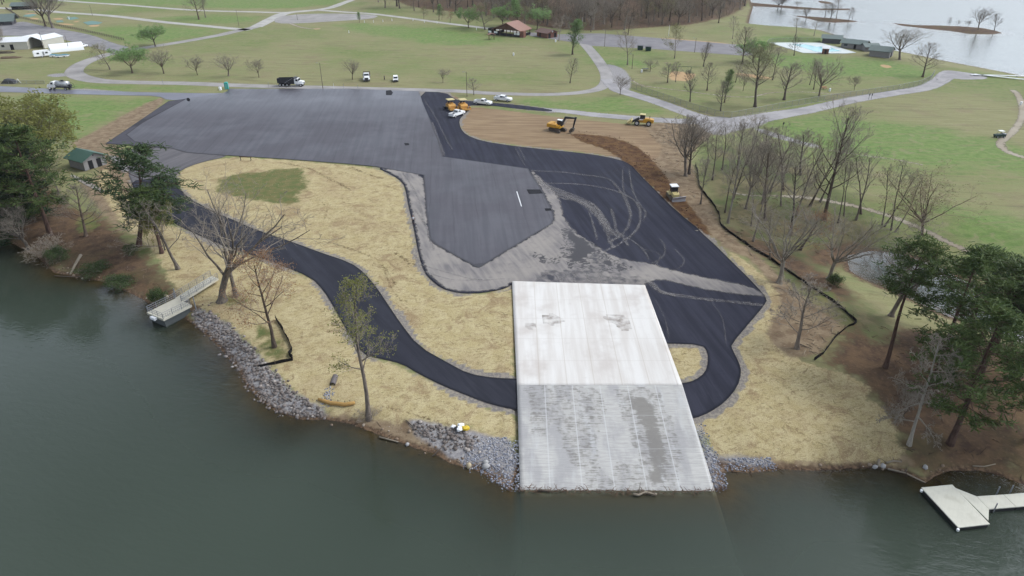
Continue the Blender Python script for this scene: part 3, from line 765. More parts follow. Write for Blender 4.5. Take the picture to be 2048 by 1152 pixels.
# ---------------------------------------------------------------- boat ramp: two concrete slabs running into the lake
rtl, rtr = at_z([(1024, 562)], .14)[0], at_z([(1290, 570)], .14)[0]
rml, rmr = at_z([(1034, 770)], -.76)[0], at_z([(1365, 770)], -.76)[0]
rbl, rbr = at_z([(1040, 978)], -2.98)[0], at_z([(1430, 980)], -2.98)[0]
EXT = 14.0
RLEN = rml[1] - rbl[1]
def slab(name, tl, tr, bl, br, zt, zb, mat, nx_, ny_, extra=0.0):
    V = []; thick = .35
    for j in range(ny_ + 1):
        s = j / ny_
        a = tl + (bl - tl) * s; b = tr + (br - tr) * s
        for i in range(nx_ + 1):
            p = a + (b - a) * i / nx_
            V.append((p[0], p[1], zt + (zb - zt) * s))
    n = nx_ + 1
    F = [(j * n + i, (j + 1) * n + i, (j + 1) * n + i + 1, j * n + i + 1) for j in range(ny_) for i in range(nx_)]
    k = len(V)
    ring = [i for i in range(n)] + [j * n + nx_ for j in range(1, ny_ + 1)] + [ny_ * n + i for i in range(nx_ - 1, -1, -1)] + [j * n for j in range(ny_ - 1, 0, -1)]
    for i in ring: V.append((V[i][0], V[i][1], V[i][2] - thick))
    L = len(ring)
    for q in range(L): F.append((ring[q], ring[(q + 1) % L], k + (q + 1) % L, k + q))
    V = np.array(V)
    o = grid_obj(name, V, F, mat, {'wet': wsd(V[:, :2], WETRAMP, 4), 'xw': (V[:, 0] - tl[0]) / (tr[0] - tl[0]), 'ydown': np.clip(rml[1] - V[:, 1], -60, 60)})
    return tag(o, kind='structure')
def onramp(p): return at_z(p, np.array([-.76 if y < 775 else -.76 - 2.22 * (y - 770) / 208 for _, y in p]))
WETRAMP = [onramp(p) for p in ([(1065, 774), (1083, 774), (1088, 815), (1083, 862), (1076, 862), (1072, 815)], [(1116, 774), (1145, 776), (1150, 815), (1152, 850), (1163, 905), (1156, 918), (1135, 870), (1116, 830)],
    [(1160, 780), (1187, 785), (1198, 815), (1188, 850), (1178, 880), (1182, 910), (1194, 945), (1208, 978), (1192, 978), (1170, 900)],
    [(1246, 788), (1305, 782), (1325, 830), (1338, 870), (1350, 920), (1335, 978), (1280, 978), (1292, 920), (1278, 880), (1268, 850), (1250, 815)], [(1238, 935), (1262, 940), (1264, 980), (1240, 980)])]
WETRAMP += [at_z(p, -.2) for p in ([(1092, 634), (1105, 633), (1117, 640), (1105, 645), (1095, 642)], [(1219, 634), (1243, 635), (1252, 645), (1246, 648), (1238, 642), (1222, 640)], [(1246, 652), (1253, 653), (1251, 657)], [(1057, 650), (1066, 650), (1064, 652)])]
def ramp_mat(lower):
    m = newmat('grooved_concrete' if lower else 'new_concrete'); t = NT(m)
    n2 = t.noise(.18, 4); n3 = t.noise(.8, 4); n4 = t.noise(5, 3)
    st = t.noise(1.0, 4, t.mapv((.75, .05, 1)))
    xw = t.attr('xw'); yd = t.attr('ydown')
    if lower:
        hs_ = t.noise(1.0, 5, t.mapv((.55, 7.5, 1)), rough=.65)
        col = t.mix(t.ss(hs_, .35, .65), pc(196, 193, 189), pc(220, 217, 212))
        col = t.mix(t.ss(t.noise(1.0, 4, t.mapv((.45, .09, 1))), .42, .62, 0, .6), col, pc(172, 170, 172))
        col = t.mix(t.ss(st, .55, .75, 0, .7), col, pc(220, 220, 220))
        wet = t.ss(t.m_('ADD', t.attr('wet'), t.m_('ADD', t.m_('MULTIPLY', t.m_('SUBTRACT', hs_, .5), 5.0), t.m_('MULTIPLY', t.m_('SUBTRACT', t.noise(1.6, 4), .5), 2.2))), -.2, .6)
        col = t.mix(t.m_('MULTIPLY', wet, .72), col, pc(118, 112, 104))
        under = t.ss(t.m_('ADD', yd, t.m_('MULTIPLY', n3, .8)), RLEN * 1.01 + .6, RLEN * 1.01 + 1.4)
        col = t.mix(under, col, t.mix(t.ss(yd, RLEN * 1.02, RLEN * 1.02 + 7), t.mix(n3, pc(132, 106, 68), pc(152, 122, 82)), pc(88, 86, 62)))
        rg = t.ss(wet, 0, 1, .85, .5)
    else:
        col = t.mix(t.ss(st, .35, .65), pc(234, 227, 220), pc(250, 246, 241))
        col = t.mix(t.ss(n2, .48, .7, 0, .6), col, pc(214, 203, 195))
        col = t.mix(t.ss(n3, .6, .8, 0, .25), col, pc(206, 196, 188))
        wet = t.ss(t.m_('ADD', t.attr('wet'), t.m_('MULTIPLY', t.m_('SUBTRACT', n3, .5), .4)), -.08, .1)
        col = t.mix(wet, col, pc(160, 150, 142)); rg = .8
    k = t.m_('MULTIPLY', xw, 6.0)
    fr = t.m_('ABSOLUTE', t.m_('SUBTRACT', t.m_('FRACT', t.m_('ADD', k, .5)), .5))
    jl = t.ss(fr, .010, .026, 1, 0)
    jy = t.ss(t.m_('ABSOLUTE', t.m_('SUBTRACT', t.m_('FRACT', t.m_('DIVIDE', yd, 5.4)), .5)), .485, .498, 0, 1)
    if lower:
        col = t.mix(t.m_('MULTIPLY', t.m_('MULTIPLY', jl, .5), t.m_('SUBTRACT', 1.0, under)), col, pc(232, 232, 232)); col = t.mix(t.m_('MULTIPLY', t.m_('MULTIPLY', jy, .35), t.m_('SUBTRACT', 1.0, under)), col, pc(220, 220, 220))
    else:
        col = t.mix(t.m_('MULTIPLY', jl, .35), col, pc(196, 180, 160)); col = t.mix(t.m_('MULTIPLY', jy, .25), col, pc(190, 178, 166))
    t.bsdf(col, rg, t.bump(n4, .15, .03), spec=.3)
    return m
slab('boat_ramp_upper', rtl, rtr, rml, rmr, .14, -.76, ramp_mat(False), 40, 48)
dl = (rbl - rml) / np.linalg.norm(rbl - rml); dr = (rbr - rmr) / np.linalg.norm(rbr - rmr)
k_ = 1 + EXT / np.linalg.norm(rbl - rml)
slab('boat_ramp_lower', rml, rmr, rml + (rbl - rml) * k_, rmr + (rbr - rmr) * k_, -.763, -.763 - 2.22 * k_, ramp_mat(True), 40, 60)
print('ramp', rtl, rtr, rml, rmr, rbl, rbr)
# ---------------------------------------------------------------- trees
def bark_mat(name, c1, c2, scale=3.0):
    m = newmat(name); t = NT(m)
    n = t.noise(scale, 3, t.mapv((2, 2, .4), vec=t.objpos()))
    ri = t.n('ObjectInfo').outputs['Random']
    col = t.mix(t.ss(n, .35, .65), c1, c2)
    col = t.mix(1.0, col, t.mix(ri, (.78, .78, .78), (1.18, 1.15, 1.12)), 'MULTIPLY')
    t.bsdf(col, .9, spec=.15)
    return m
def leaf_mat(name, c1, c2, c3=None, trans=.5):
    m = newmat(name); t = NT(m)
    n = t.noise(.9, 3, t.objpos())
    n2 = t.noise(6, 2, t.objpos())
    ri = t.n('ObjectInfo').outputs['Random']
    col = t.mix(t.ss(n, .35, .65), c1, c2)
    col = t.mix(t.ss(n2, .5, .7, 0, .6), col, c3 or c2)
    col = t.mix(1.0, col, t.mix(ri, (.85, .85, .85), (1.15, 1.12, 1.05)), 'MULTIPLY')
    d = t.n('BsdfPrincipled', {'Base Color': col, 'Roughness': .7, 'Specular IOR Level': .2})
    tl = t.n('BsdfTranslucent', {'Color': col})
    t.surface(t.n('MixShader', {0: trans, 1: d.outputs[0], 2: tl.outputs[0]}).outputs[0])
    return m
B_GREY = bark_mat('grey_bark', pc(112, 103, 96), pc(146, 135, 123))
B_BROWN = bark_mat('brown_bark', pc(88, 77, 69), pc(120, 105, 93))
B_DARK = bark_mat('dark_bark', pc(88, 79, 73), pc(114, 103, 95))
B_WHITE = bark_mat('pale_bark', pc(168, 162, 150), pc(140, 128, 114), 1.2)
B_DEAD = bark_mat('bleached_bark', pc(150, 146, 136), pc(176, 170, 160))
B_PINE = bark_mat('pine_bark', pc(84, 66, 60), pc(112, 90, 80))
T_GREY = bark_mat('grey_twigs', pc(160, 150, 137), pc(182, 171, 157))
T_BROWN = bark_mat('brown_twigs', pc(142, 133, 121), pc(164, 155, 143))
T_RED = bark_mat('reddish_twigs', pc(160, 138, 120), pc(178, 156, 138))
T_WHITE = bark_mat('pale_twigs', pc(176, 168, 156), pc(152, 142, 128))
L_GREEN = leaf_mat('spring_leaves', pc(134, 174, 104), pc(170, 204, 134), pc(118, 156, 92))
L_YELL = leaf_mat('yellow_green_buds', pc(152, 156, 84), pc(172, 172, 106), pc(134, 142, 78))
L_BUD = leaf_mat('olive_buds', pc(142, 144, 98), pc(162, 160, 116), pc(124, 124, 88))
L_RUST = leaf_mat('rusty_buds', pc(166, 122, 86), pc(184, 144, 104), pc(146, 108, 80))
L_SHRUB = leaf_mat('dull_shrub_leaves', pc(78, 104, 62), pc(104, 124, 78), pc(120, 126, 84))
L_PINE = leaf_mat('pine_needles', pc(74, 98, 55), pc(102, 121, 69), pc(134, 142, 84), .3)
L_DARKP = leaf_mat('dark_needles', pc(56, 78, 48), pc(78, 98, 60), pc(98, 112, 68), .25)
L_CEDAR = leaf_mat('dense_evergreen_leaves', pc(44, 62, 42), pc(64, 82, 50), pc(84, 98, 60), .15)

class Mesh:
    """collects tubes / quads and links them as one mesh"""
    def __init__(s): s.v = []; s.f = []; s.mi = []; s.cur = 0
    def add(s, V, F):
        o = len(s.v)
        s.v += [tuple(p) for p in V]
        s.f += [tuple(i + o for i in q) for q in F]
        s.mi += [s.cur] * len(F)
    def tube(s, pts, rad, n=6, cap=False):
        V = []; F = []
        up = Vector((0, 0, 1))
        V = []
        ref = Vector((.31, .95, .05)).normalized()
        for i, p in enumerate(pts):
            a = Vector(pts[max(i - 1, 0)]); b = Vector(pts[min(i + 1, len(pts) - 1)])
            d = (b - a); d = d.normalized() if d.length > 1e-6 else up
            x = ref - d * ref.dot(d)
            if x.length < .05: x = d.orthogonal()
            x.normalize(); y = d.cross(x)
            for k in range(n):
                a_ = 2 * math.pi * k / n
                V.append(Vector(p) + x * (rad[i] * math.cos(a_)) + y * (rad[i] * math.sin(a_)))
        for i in range(len(pts) - 1):
            for k in range(n):
                k2 = (k + 1) % n
                F.append((i * n + k, i * n + k2, (i + 1) * n + k2, (i + 1) * n + k))
        if cap:
            F.append(tuple(range((len(pts) - 1) * n, len(pts) * n)))
            F.append(tuple(range(n - 1, -1, -1)))
        s.add(V, F)
    def quad(s, c, a, b):
        c = Vector(c)
        s.add([c - a - b, c + a - b, c + a + b, c - a + b], [(0, 1, 2, 3)])
    def tri(s, a, b, c): s.add([a, b, c], [(0, 1, 2)])
    def box(s, x0, x1, y0, y1, z0, z1, M=None, taper=(1, 1)):
        cx, cy = (x0 + x1) / 2, (y0 + y1) / 2
        V = []
        for z, k in ((z0, (1, 1)), (z1, taper)):
            for (x, y) in ((x0, y0), (x1, y0), (x1, y1), (x0, y1)):
                V.append(Vector((cx + (x - cx) * k[0], cy + (y - cy) * k[1], z)))
        if M is not None: V = [M @ v for v in V]
        s.add(V, [(3, 2, 1, 0), (4, 5, 6, 7), (0, 1, 5, 4), (1, 2, 6, 5), (2, 3, 7, 6), (3, 0, 4, 7)])
    def prism(s, prof, y0, y1, M=None, inset=None):
        """x-z outline (counter-clockwise seen from -y) pulled from y0 to y1; inset: list of y-insets per point"""
        n = len(prof)
        ins = inset or [0] * n
        V = [Vector((p[0], y0 + ins[i], p[1])) for i, p in enumerate(prof)] + [Vector((p[0], y1 - ins[i], p[1])) for i, p in enumerate(prof)]
        if M is not None: V = [M @ v for v in V]
        s.add(V, [tuple(range(n)), tuple(range(2 * n - 1, n - 1, -1))] + [(i, n + i, n + (i + 1) % n, (i + 1) % n) for i in range(n)])
    def cyl(s, c, axis, r, h, n=14, r2=None):
        c = Vector(c); a = Vector(axis).normalized()
        s.tube([c - a * h / 2, c + a * h / 2], [r, r if r2 is None else r2], n, True)
    def build(s, name, mat, parent=None, smooth=False):
        me = bpy.data.meshes.new(name)
        me.from_pydata([tuple(v) for v in s.v], [], s.f)
        mats = mat if isinstance(mat, (list, tuple)) else [mat]
        for m in mats: me.materials.append(m)
        if len(mats) > 1: me.polygons.foreach_set('material_index', s.mi)
        if smooth: me.polygons.foreach_set('use_smooth', np.ones(len(me.polygons), bool))
        me.update()
        o = bpy.data.objects.new(name, me)
        C.objects.link(o)
        if parent: o.parent = parent
        return o

def empty(name, loc=(0, 0, 0), rz=0.0, label=None, cat=None, group=None):
    o = bpy.data.objects.new(name, None)
    o.empty_display_size = .5
    o.location = loc; o.rotation_euler = (0, 0, rz)
    C.objects.link(o)
    return tag(o, label, cat, group)

def rot_about(d, ang, az):
    x = d.orthogonal().normalized(); y = d.cross(x)
    return (d * math.cos(ang) + (x * math.cos(az) + y * math.sin(az)) * math.sin(ang)).normalized()

def bare_tree(seed, H=12, r0=.2, first=.28, limbs=9, ang=(35, 60), llen=.42, sub=7, tw=5, up=.12, lean=0, wig=.10, fork=False, twr=.011, droop=0.0, levels=4, leaf=0, leafs=.16, excur=.93, crown_shape=1.0):
    g = random.Random(seed)
    trunk, crown, leaves = Mesh(), Mesh(), Mesh()
    def grow(p, d, L, r, lev, nseg):
        pts = [p.copy()]; rad = [r]; dirs = [d.copy()]
        r_end = max(r * (.30 if lev == 0 else .22), twr * .6)
        for i in range(nseg):
            j = Vector((g.gauss(0, 1), g.gauss(0, 1), g.gauss(0, .6))) * (wig * (.28 if lev == 0 else 1.0))
            trop = up * (1 if lev else .3)
            if lev >= 2: trop -= droop
            d = (d + j + Vector((0, 0, trop))).normalized()
            p = p + d * (L / nseg)
            pts.append(p.copy()); dirs.append(d.copy()); rad.append(r + (r_end - r) * ((i + 1) / nseg) ** .85)
        return pts, rad, dirs
    def at(pts, rad, dirs, t):
        k = t * (len(pts) - 1); i = min(int(k), len(pts) - 2); f = k - i
        return pts[i].lerp(pts[i + 1], f), rad[i] + (rad[i + 1] - rad[i]) * f, dirs[i + 1]
    def leafy(p, d, n):
        for _ in range(n):
            q = p + Vector((g.gauss(0, .22), g.gauss(0, .22), g.gauss(0, .2)))
            a = Vector((g.gauss(0, 1), g.gauss(0, 1), g.gauss(0, 1))).normalized() * leafs * g.uniform(.5, 1.2)
            b = a.orthogonal().normalized() * leafs * g.uniform(.4, .9)
            leaves.quad(q, a, b)
    def branch(p, d, L, r, lev):
        nseg = (6, 5, 4, 3, 2)[min(lev, 4)]
        pts, rad, dirs = grow(p, d, L, r, lev, nseg)
        (trunk if lev <= 1 else crown).tube(pts, rad, (8, 5, 4, 3)[min(lev, 3)])
        if lev >= levels:
            if leaf: leafy(pts[-1], dirs[-1], leaf)
            return
        n = (limbs, sub, tw, 5)[min(lev, 3)]
        for i in range(n):
            t = (.22 + .76 * (i + g.random()) / n)
            q, rr, dd = at(pts, rad, dirs, min(t, .98))
            a = R(g.uniform(25, 58))
            nd = rot_about(dd, a, g.uniform(0, 6.283) if lev > 1 else (i * 2.4 + g.uniform(-.5, .5)))
            branch(q, nd, L * g.uniform(.36, .62) * (1.12 - .5 * t), max(rr * g.uniform(.5, .7), twr), lev + 1)
        if leaf and lev >= 3: leafy(pts[-1], dirs[-1], leaf)
    d0 = Vector((lean, 0, 1)).normalized()
    Lt = H * (first + .12 if fork else excur)
    pts, rad, dirs = grow(Vector((0, 0, -.1)), d0, Lt, r0, 0, 9)
    rad[0] *= 1.55; rad[1] *= 1.08
    if fork: rad = [max(q, r0 * .72) for q in rad]
    trunk.tube(pts, rad, 9)
    for i in range(limbs):
        if fork:
            t = g.uniform(.72, .99); a = R(g.uniform(*ang)) * (.55 + .45 * (i / limbs)); L = H * llen * g.uniform(.85, 1.15)
            rr_f = g.uniform(.42, .66)
        else:
            u = (i + g.random() * .8) / limbs
            t = first / excur + (1 - first / excur) * u * .98
            a = R(ang[1] + (ang[0] - ang[1]) * u)
            L = H * llen * (math.sin(math.pi * min(1, .28 + u * .72)) ** .7 * .75 + .25) * g.uniform(.8, 1.15) * crown_shape
            rr_f = g.uniform(.42, .62)
        q, rr, dd = at(pts, rad, dirs, min(t, .985))
        nd = rot_about(dd, a, i * 2.399 + g.uniform(-.4, .4))
        branch(q, nd, L, max(rr * rr_f, twr * 1.5), 1)
    return trunk, crown, leaves

def pine_tree(seed, H=20, r0=.26, first=.45, nb=46, blen=3.6, clump=5, tuft=26, nl=.42, lean=.0, flat=.35, top=.5):
    g = random.Random(seed)
    trunk, crown, leaves = Mesh(), Mesh(), Mesh()
    pts = [Vector((0, 0, -.1))]; rad = [r0 * 1.35]; d = Vector((lean, 0, 1)).normalized()
    for i in range(10):
        d = (d + Vector((g.gauss(0, .025), g.gauss(0, .025), .02))).normalized()
        pts.append(pts[-1] + d * H * .97 / 10); rad.append(r0 * (1 - (i + 1) / 10 * .86))
    trunk.tube(pts, rad, 9)
    def needles(c, s, n):
        for _ in range(n):
            v = Vector((g.gauss(0, 1), g.gauss(0, 1), g.gauss(0, .75) + .25)).normalized()
            b = c + Vector((g.gauss(0, .4 * s), g.gauss(0, .4 * s), g.gauss(0, .22 * s)))
            L = nl * g.uniform(.7, 1.3); w = v.orthogonal().normalized() * L * .10
            w = Matrix.Rotation(g.uniform(0, 6.28), 3, v) @ w
            leaves.add([b - w, b + w, b + v * L + w * .6, b + v * L - w * .6], [(0, 1, 2, 3)])
    for i in range(nb):
        u = (i + g.random()) / nb
        z = first + (1 - first) * u
        k = z * 10 * .97 / .97; k = min(k, 9.99); j = int(k)
        p = pts[j].lerp(pts[j + 1], k - j)
        az = i * 2.399 + g.uniform(-.6, .6)
        L = blen * (math.sin(math.pi * (.16 + .80 * u)) ** .8 * .85 + .15) * g.uniform(.65, 1.2)
        el = R(-8 + 50 * u + g.uniform(-14, 14))
        d = Vector((math.cos(az) * math.cos(el), math.sin(az) * math.cos(el), math.sin(el)))
        bp = [p]; br = [max(.05 * (1 - u) + .025, .02)]
        for s in range(4):
            d = (d + Vector((g.gauss(0, .12), g.gauss(0, .12), .07 + g.gauss(0, .06)))).normalized()
            bp.append(bp[-1] + d * L / 4); br.append(br[0] * (1 - (s + 1) / 5))
        crown.tube(bp, br, 4)
        for c in range(clump):
            t = g.uniform(.42, 1.0); k2 = t * 4; j2 = min(int(k2), 3)
            q = bp[j2].lerp(bp[j2 + 1], k2 - j2)
            side = Vector((g.gauss(0, 1), g.gauss(0, 1), g.gauss(0, flat))) * (.20 * L * (.5 + .5 * t))
            e = q + side
            crown.tube([q, (q + e) / 2 + Vector((0, 0, .05)), e], [.022, .016, .010], 3)
            needles(e, .55 + .25 * g.random(), tuft)
    return trunk, crown, leaves

PROTO = {}
def proto(name, maker, mats, H):
    tr, cr, le = maker
    allv = np.array([tuple(v) for v in tr.v + cr.v + le.v])
    h = np.percentile(allv[:, 2], 99.8); w = .5 * sum(np.percentile(allv[:, k], 98.5) - np.percentile(allv[:, k], 1.5) for k in (0, 1))
    parts = []
    for nm, ms, mt in (('trunk', tr, mats[0]), ('crown', cr, mats[1]), ('foliage', le, mats[2] if len(mats) > 2 else None)):
        if ms.f:
            me = bpy.data.meshes.new(nm)
            me.from_pydata([tuple(v) for v in ms.v], [], ms.f)
            me.materials.append(mt)
            if nm != 'foliage': me.polygons.foreach_set('use_smooth', np.ones(len(me.polygons), bool))
            parts.append((nm, me))
    PROTO[name] = (parts, h, w)

proto('spread', bare_tree(11, 11, .24, .20, 10, (30, 70), .55, 8, 6, .10, wig=.13, fork=True, twr=.0115), (B_BROWN, T_BROWN), 11)
proto('spread2', bare_tree(12, 11, .30, .18, 9, (25, 62), .60, 8, 6, .08, wig=.15, fork=True, twr=.0115), (B_GREY, T_GREY), 11)
proto('oval', bare_tree(13, 12, .20, .22, 15, (28, 62), .36, 8, 5, .13, wig=.09, twr=.0105), (B_BROWN, T_BROWN), 12)
proto('oval2', bare_tree(14, 12, .20, .2, 16, (22, 50), .34, 8, 5, .16, wig=.10, twr=.0105), (B_DARK, T_BROWN), 12)
proto('tall', bare_tree(15, 18, .20, .42, 14, (25, 50), .26, 7, 5, .14, wig=.10, twr=.0125), (B_DARK, T_BROWN), 18)
proto('tall2', bare_tree(16, 18, .18, .38, 12, (22, 48), .28, 7, 5, .18, wig=.12, twr=.0125), (B_GREY, T_GREY), 18)
proto('thin', bare_tree(17, 16, .13, .5, 9, (18, 42), .26, 6, 4, .2, wig=.14, twr=.0105), (B_DARK, T_BROWN), 16)
proto('thin2', bare_tree(18, 16, .12, .45, 8, (16, 40), .30, 5, 4, .2, wig=.15, twr=.0105, lean=.05), (B_GREY, T_GREY), 16)
proto('sycamore', bare_tree(19, 18, .44, .15, 9, (25, 66), .64, 6, 5, .07, wig=.16, fork=True, twr=.016), (B_WHITE, T_WHITE), 18)
proto('sycamore2', bare_tree(20, 17, .26, .30, 12, (22, 58), .38, 6, 5, .1, wig=.14, twr=.018), (B_WHITE, T_GREY), 17)
proto('open', bare_tree(33, 12, .36, .22, 8, (26, 66), .66, 6, 4, .07, wig=.17, fork=True, twr=.012), (B_GREY, T_GREY), 12)
proto('open2', bare_tree(34, 15, .26, .3, 9, (24, 60), .44, 6, 4, .09, wig=.17, twr=.012), (B_GREY, T_GREY), 15)
proto('dead', bare_tree(21, 13, .20, .22, 15, (45, 95), .26, 7, 6, -.02, wig=.17, twr=.022, droop=.05), (B_DEAD, T_WHITE), 13)
proto('young', bare_tree(22, 7, .10, .16, 9, (24, 62), .50, 7, 5, .10, wig=.13, fork=True, twr=.011), (B_BROWN, T_BROWN), 7)
proto('young2', bare_tree(23, 7, .10, .2, 12, (26, 60), .34, 7, 4, .12, wig=.12, twr=.011), (B_GREY, T_GREY), 7)
proto('bud', bare_tree(24, 14, .20, .20, 12, (25, 60), .42, 7, 5, .10, wig=.12, twr=.0105, leaf=1, leafs=.085), (B_GREY, T_GREY, L_BUD), 14)
proto('budtall', bare_tree(25, 16, .26, .30, 16, (22, 58), .34, 7, 5, .12, wig=.10, twr=.011, leaf=1, leafs=.085), (B_DARK, T_BROWN, L_BUD), 16)
proto('green', bare_tree(26, 11, .20, .18, 9, (30, 66), .56, 7, 6, .10, wig=.13, fork=True, twr=.011, leaf=2, leafs=.115), (B_BROWN, T_BROWN, L_GREEN), 11)
proto('greenslim', bare_tree(27, 15, .18, .16, 18, (16, 40), .26, 7, 5, .2, wig=.09, twr=.0105, leaf=1, leafs=.10), (B_BROWN, T_BROWN, L_GREEN), 15)
proto('yellow', bare_tree(28, 12, .24, .15, 11, (30, 74), .62, 7, 6, .06, wig=.14, fork=True, twr=.011, leaf=3, leafs=.12), (B_DARK, T_BROWN, L_YELL), 12)
proto('rust', bare_tree(29, 11, .18, .26, 13, (32, 70), .36, 7, 5, .09, wig=.13, twr=.0105, leaf=1, leafs=.045), (B_BROWN, T_RED, L_RUST), 11)
proto('springslim', bare_tree(30, 17, .24, .34, 15, (26, 60), .22, 6, 5, .10, wig=.14, twr=.0105, leaf=1, leafs=.065), (B_GREY, T_GREY, L_YELL), 17)
proto('willow', bare_tree(31, 14, .26, .12, 11, (22, 70), .66, 7, 6, .05, wig=.15, fork=True, twr=.011, leaf=1, leafs=.085, droop=.10), (B_BROWN, T_RED, L_BUD), 14)
proto('pine', pine_tree(41, 20, .27, .60, 36, 3.7, 5, 22, .50, flat=.3), (B_PINE, B_PINE, L_PINE), 20)
proto('pine2', pine_tree(42, 19, .26, .30, 46, 4.2, 5, 23, .50, flat=.3), (B_PINE, B_PINE, L_PINE), 19)
proto('pineopen', pine_tree(43, 15, .22, .34, 28, 4.0, 5, 28, .48, flat=.15), (B_PINE, B_PINE, L_DARKP), 15)
proto('evergreen', pine_tree(44, 14, .22, .08, 80, 3.0, 6, 26, .46, flat=.6), (B_DARK, B_DARK, L_CEDAR), 14)
proto('bush', bare_tree(45, 3, .05, .05, 12, (25, 80), .75, 7, 5, .05, wig=.2, fork=True, twr=.010), (B_BROWN, T_GREY), 3)
proto('greenbush', bare_tree(46, 2.2, .05, .03, 9, (8, 88), .85, 6, 5, .02, wig=.34, fork=True, twr=.010, leaf=2, leafs=.06), (B_BROWN, T_BROWN, L_SHRUB), 2.2)

TNAMES = {'pine': 'pine_tree', 'pine2': 'pine_tree', 'pineopen': 'pine_tree', 'evergreen': 'evergreen_tree', 'bush': 'bare_shrub', 'greenbush': 'green_shrub', 'dead': 'dead_tree', 'sycamore': 'sycamore_tree', 'sycamore2': 'sycamore_tree',
          'green': 'leafing_tree', 'greenslim': 'leafing_tree', 'yellow': 'leafing_tree', 'willow': 'willow_tree'}
def plant(kind, loc, H, wpx=None, width=None, label=None, cat='tree', group=None, rz=None, tilt=None, mats=None):
    parts, h0, w0 = PROTO[kind]
    nm = TNAMES.get(kind, 'bare_tree')
    o = empty(nm, loc, rnd.uniform(0, 6.28) if rz is None else rz, label, cat, group)
    sz = H / h0
    sx = sz if width is None else min(max(width / w0, sz * .5), sz * 2.0)
    o.scale = (sx, sx, sz)
    if tilt is None and 'pine' not in kind: o.rotation_euler.x = rnd.gauss(0, .045); o.rotation_euler.y = rnd.gauss(0, .045)
    if tilt: o.rotation_euler = (tilt[0], tilt[1], o.rotation_euler.z)
    for i, (pn, me) in enumerate(parts):
        c = bpy.data.objects.new(pn, me)
        C.objects.link(c); c.parent = o
        if mats and mats.get(pn):
            c.material_slots[0].link = 'OBJECT'; c.material_slots[0].material = mats[pn]
    return o
def tree(kind, px, py, top, label=None, wpx=None, group=None, cat='tree', **kw):
    p = spot(px, py)
    lo, hi = .3, 45
    for _ in range(30):
        mid = (lo + hi) / 2
        if project((p.x, p.y, p.z + mid))[1] > top: lo = mid
        else: hi = mid
    H = lo
    zc = p.y * cp - (p.z - CAM_H) * sp
    width = wpx * zc / FPX if wpx else None
    return plant(kind, p, H, width=width, label=label, cat=cat, group=group, **kw)
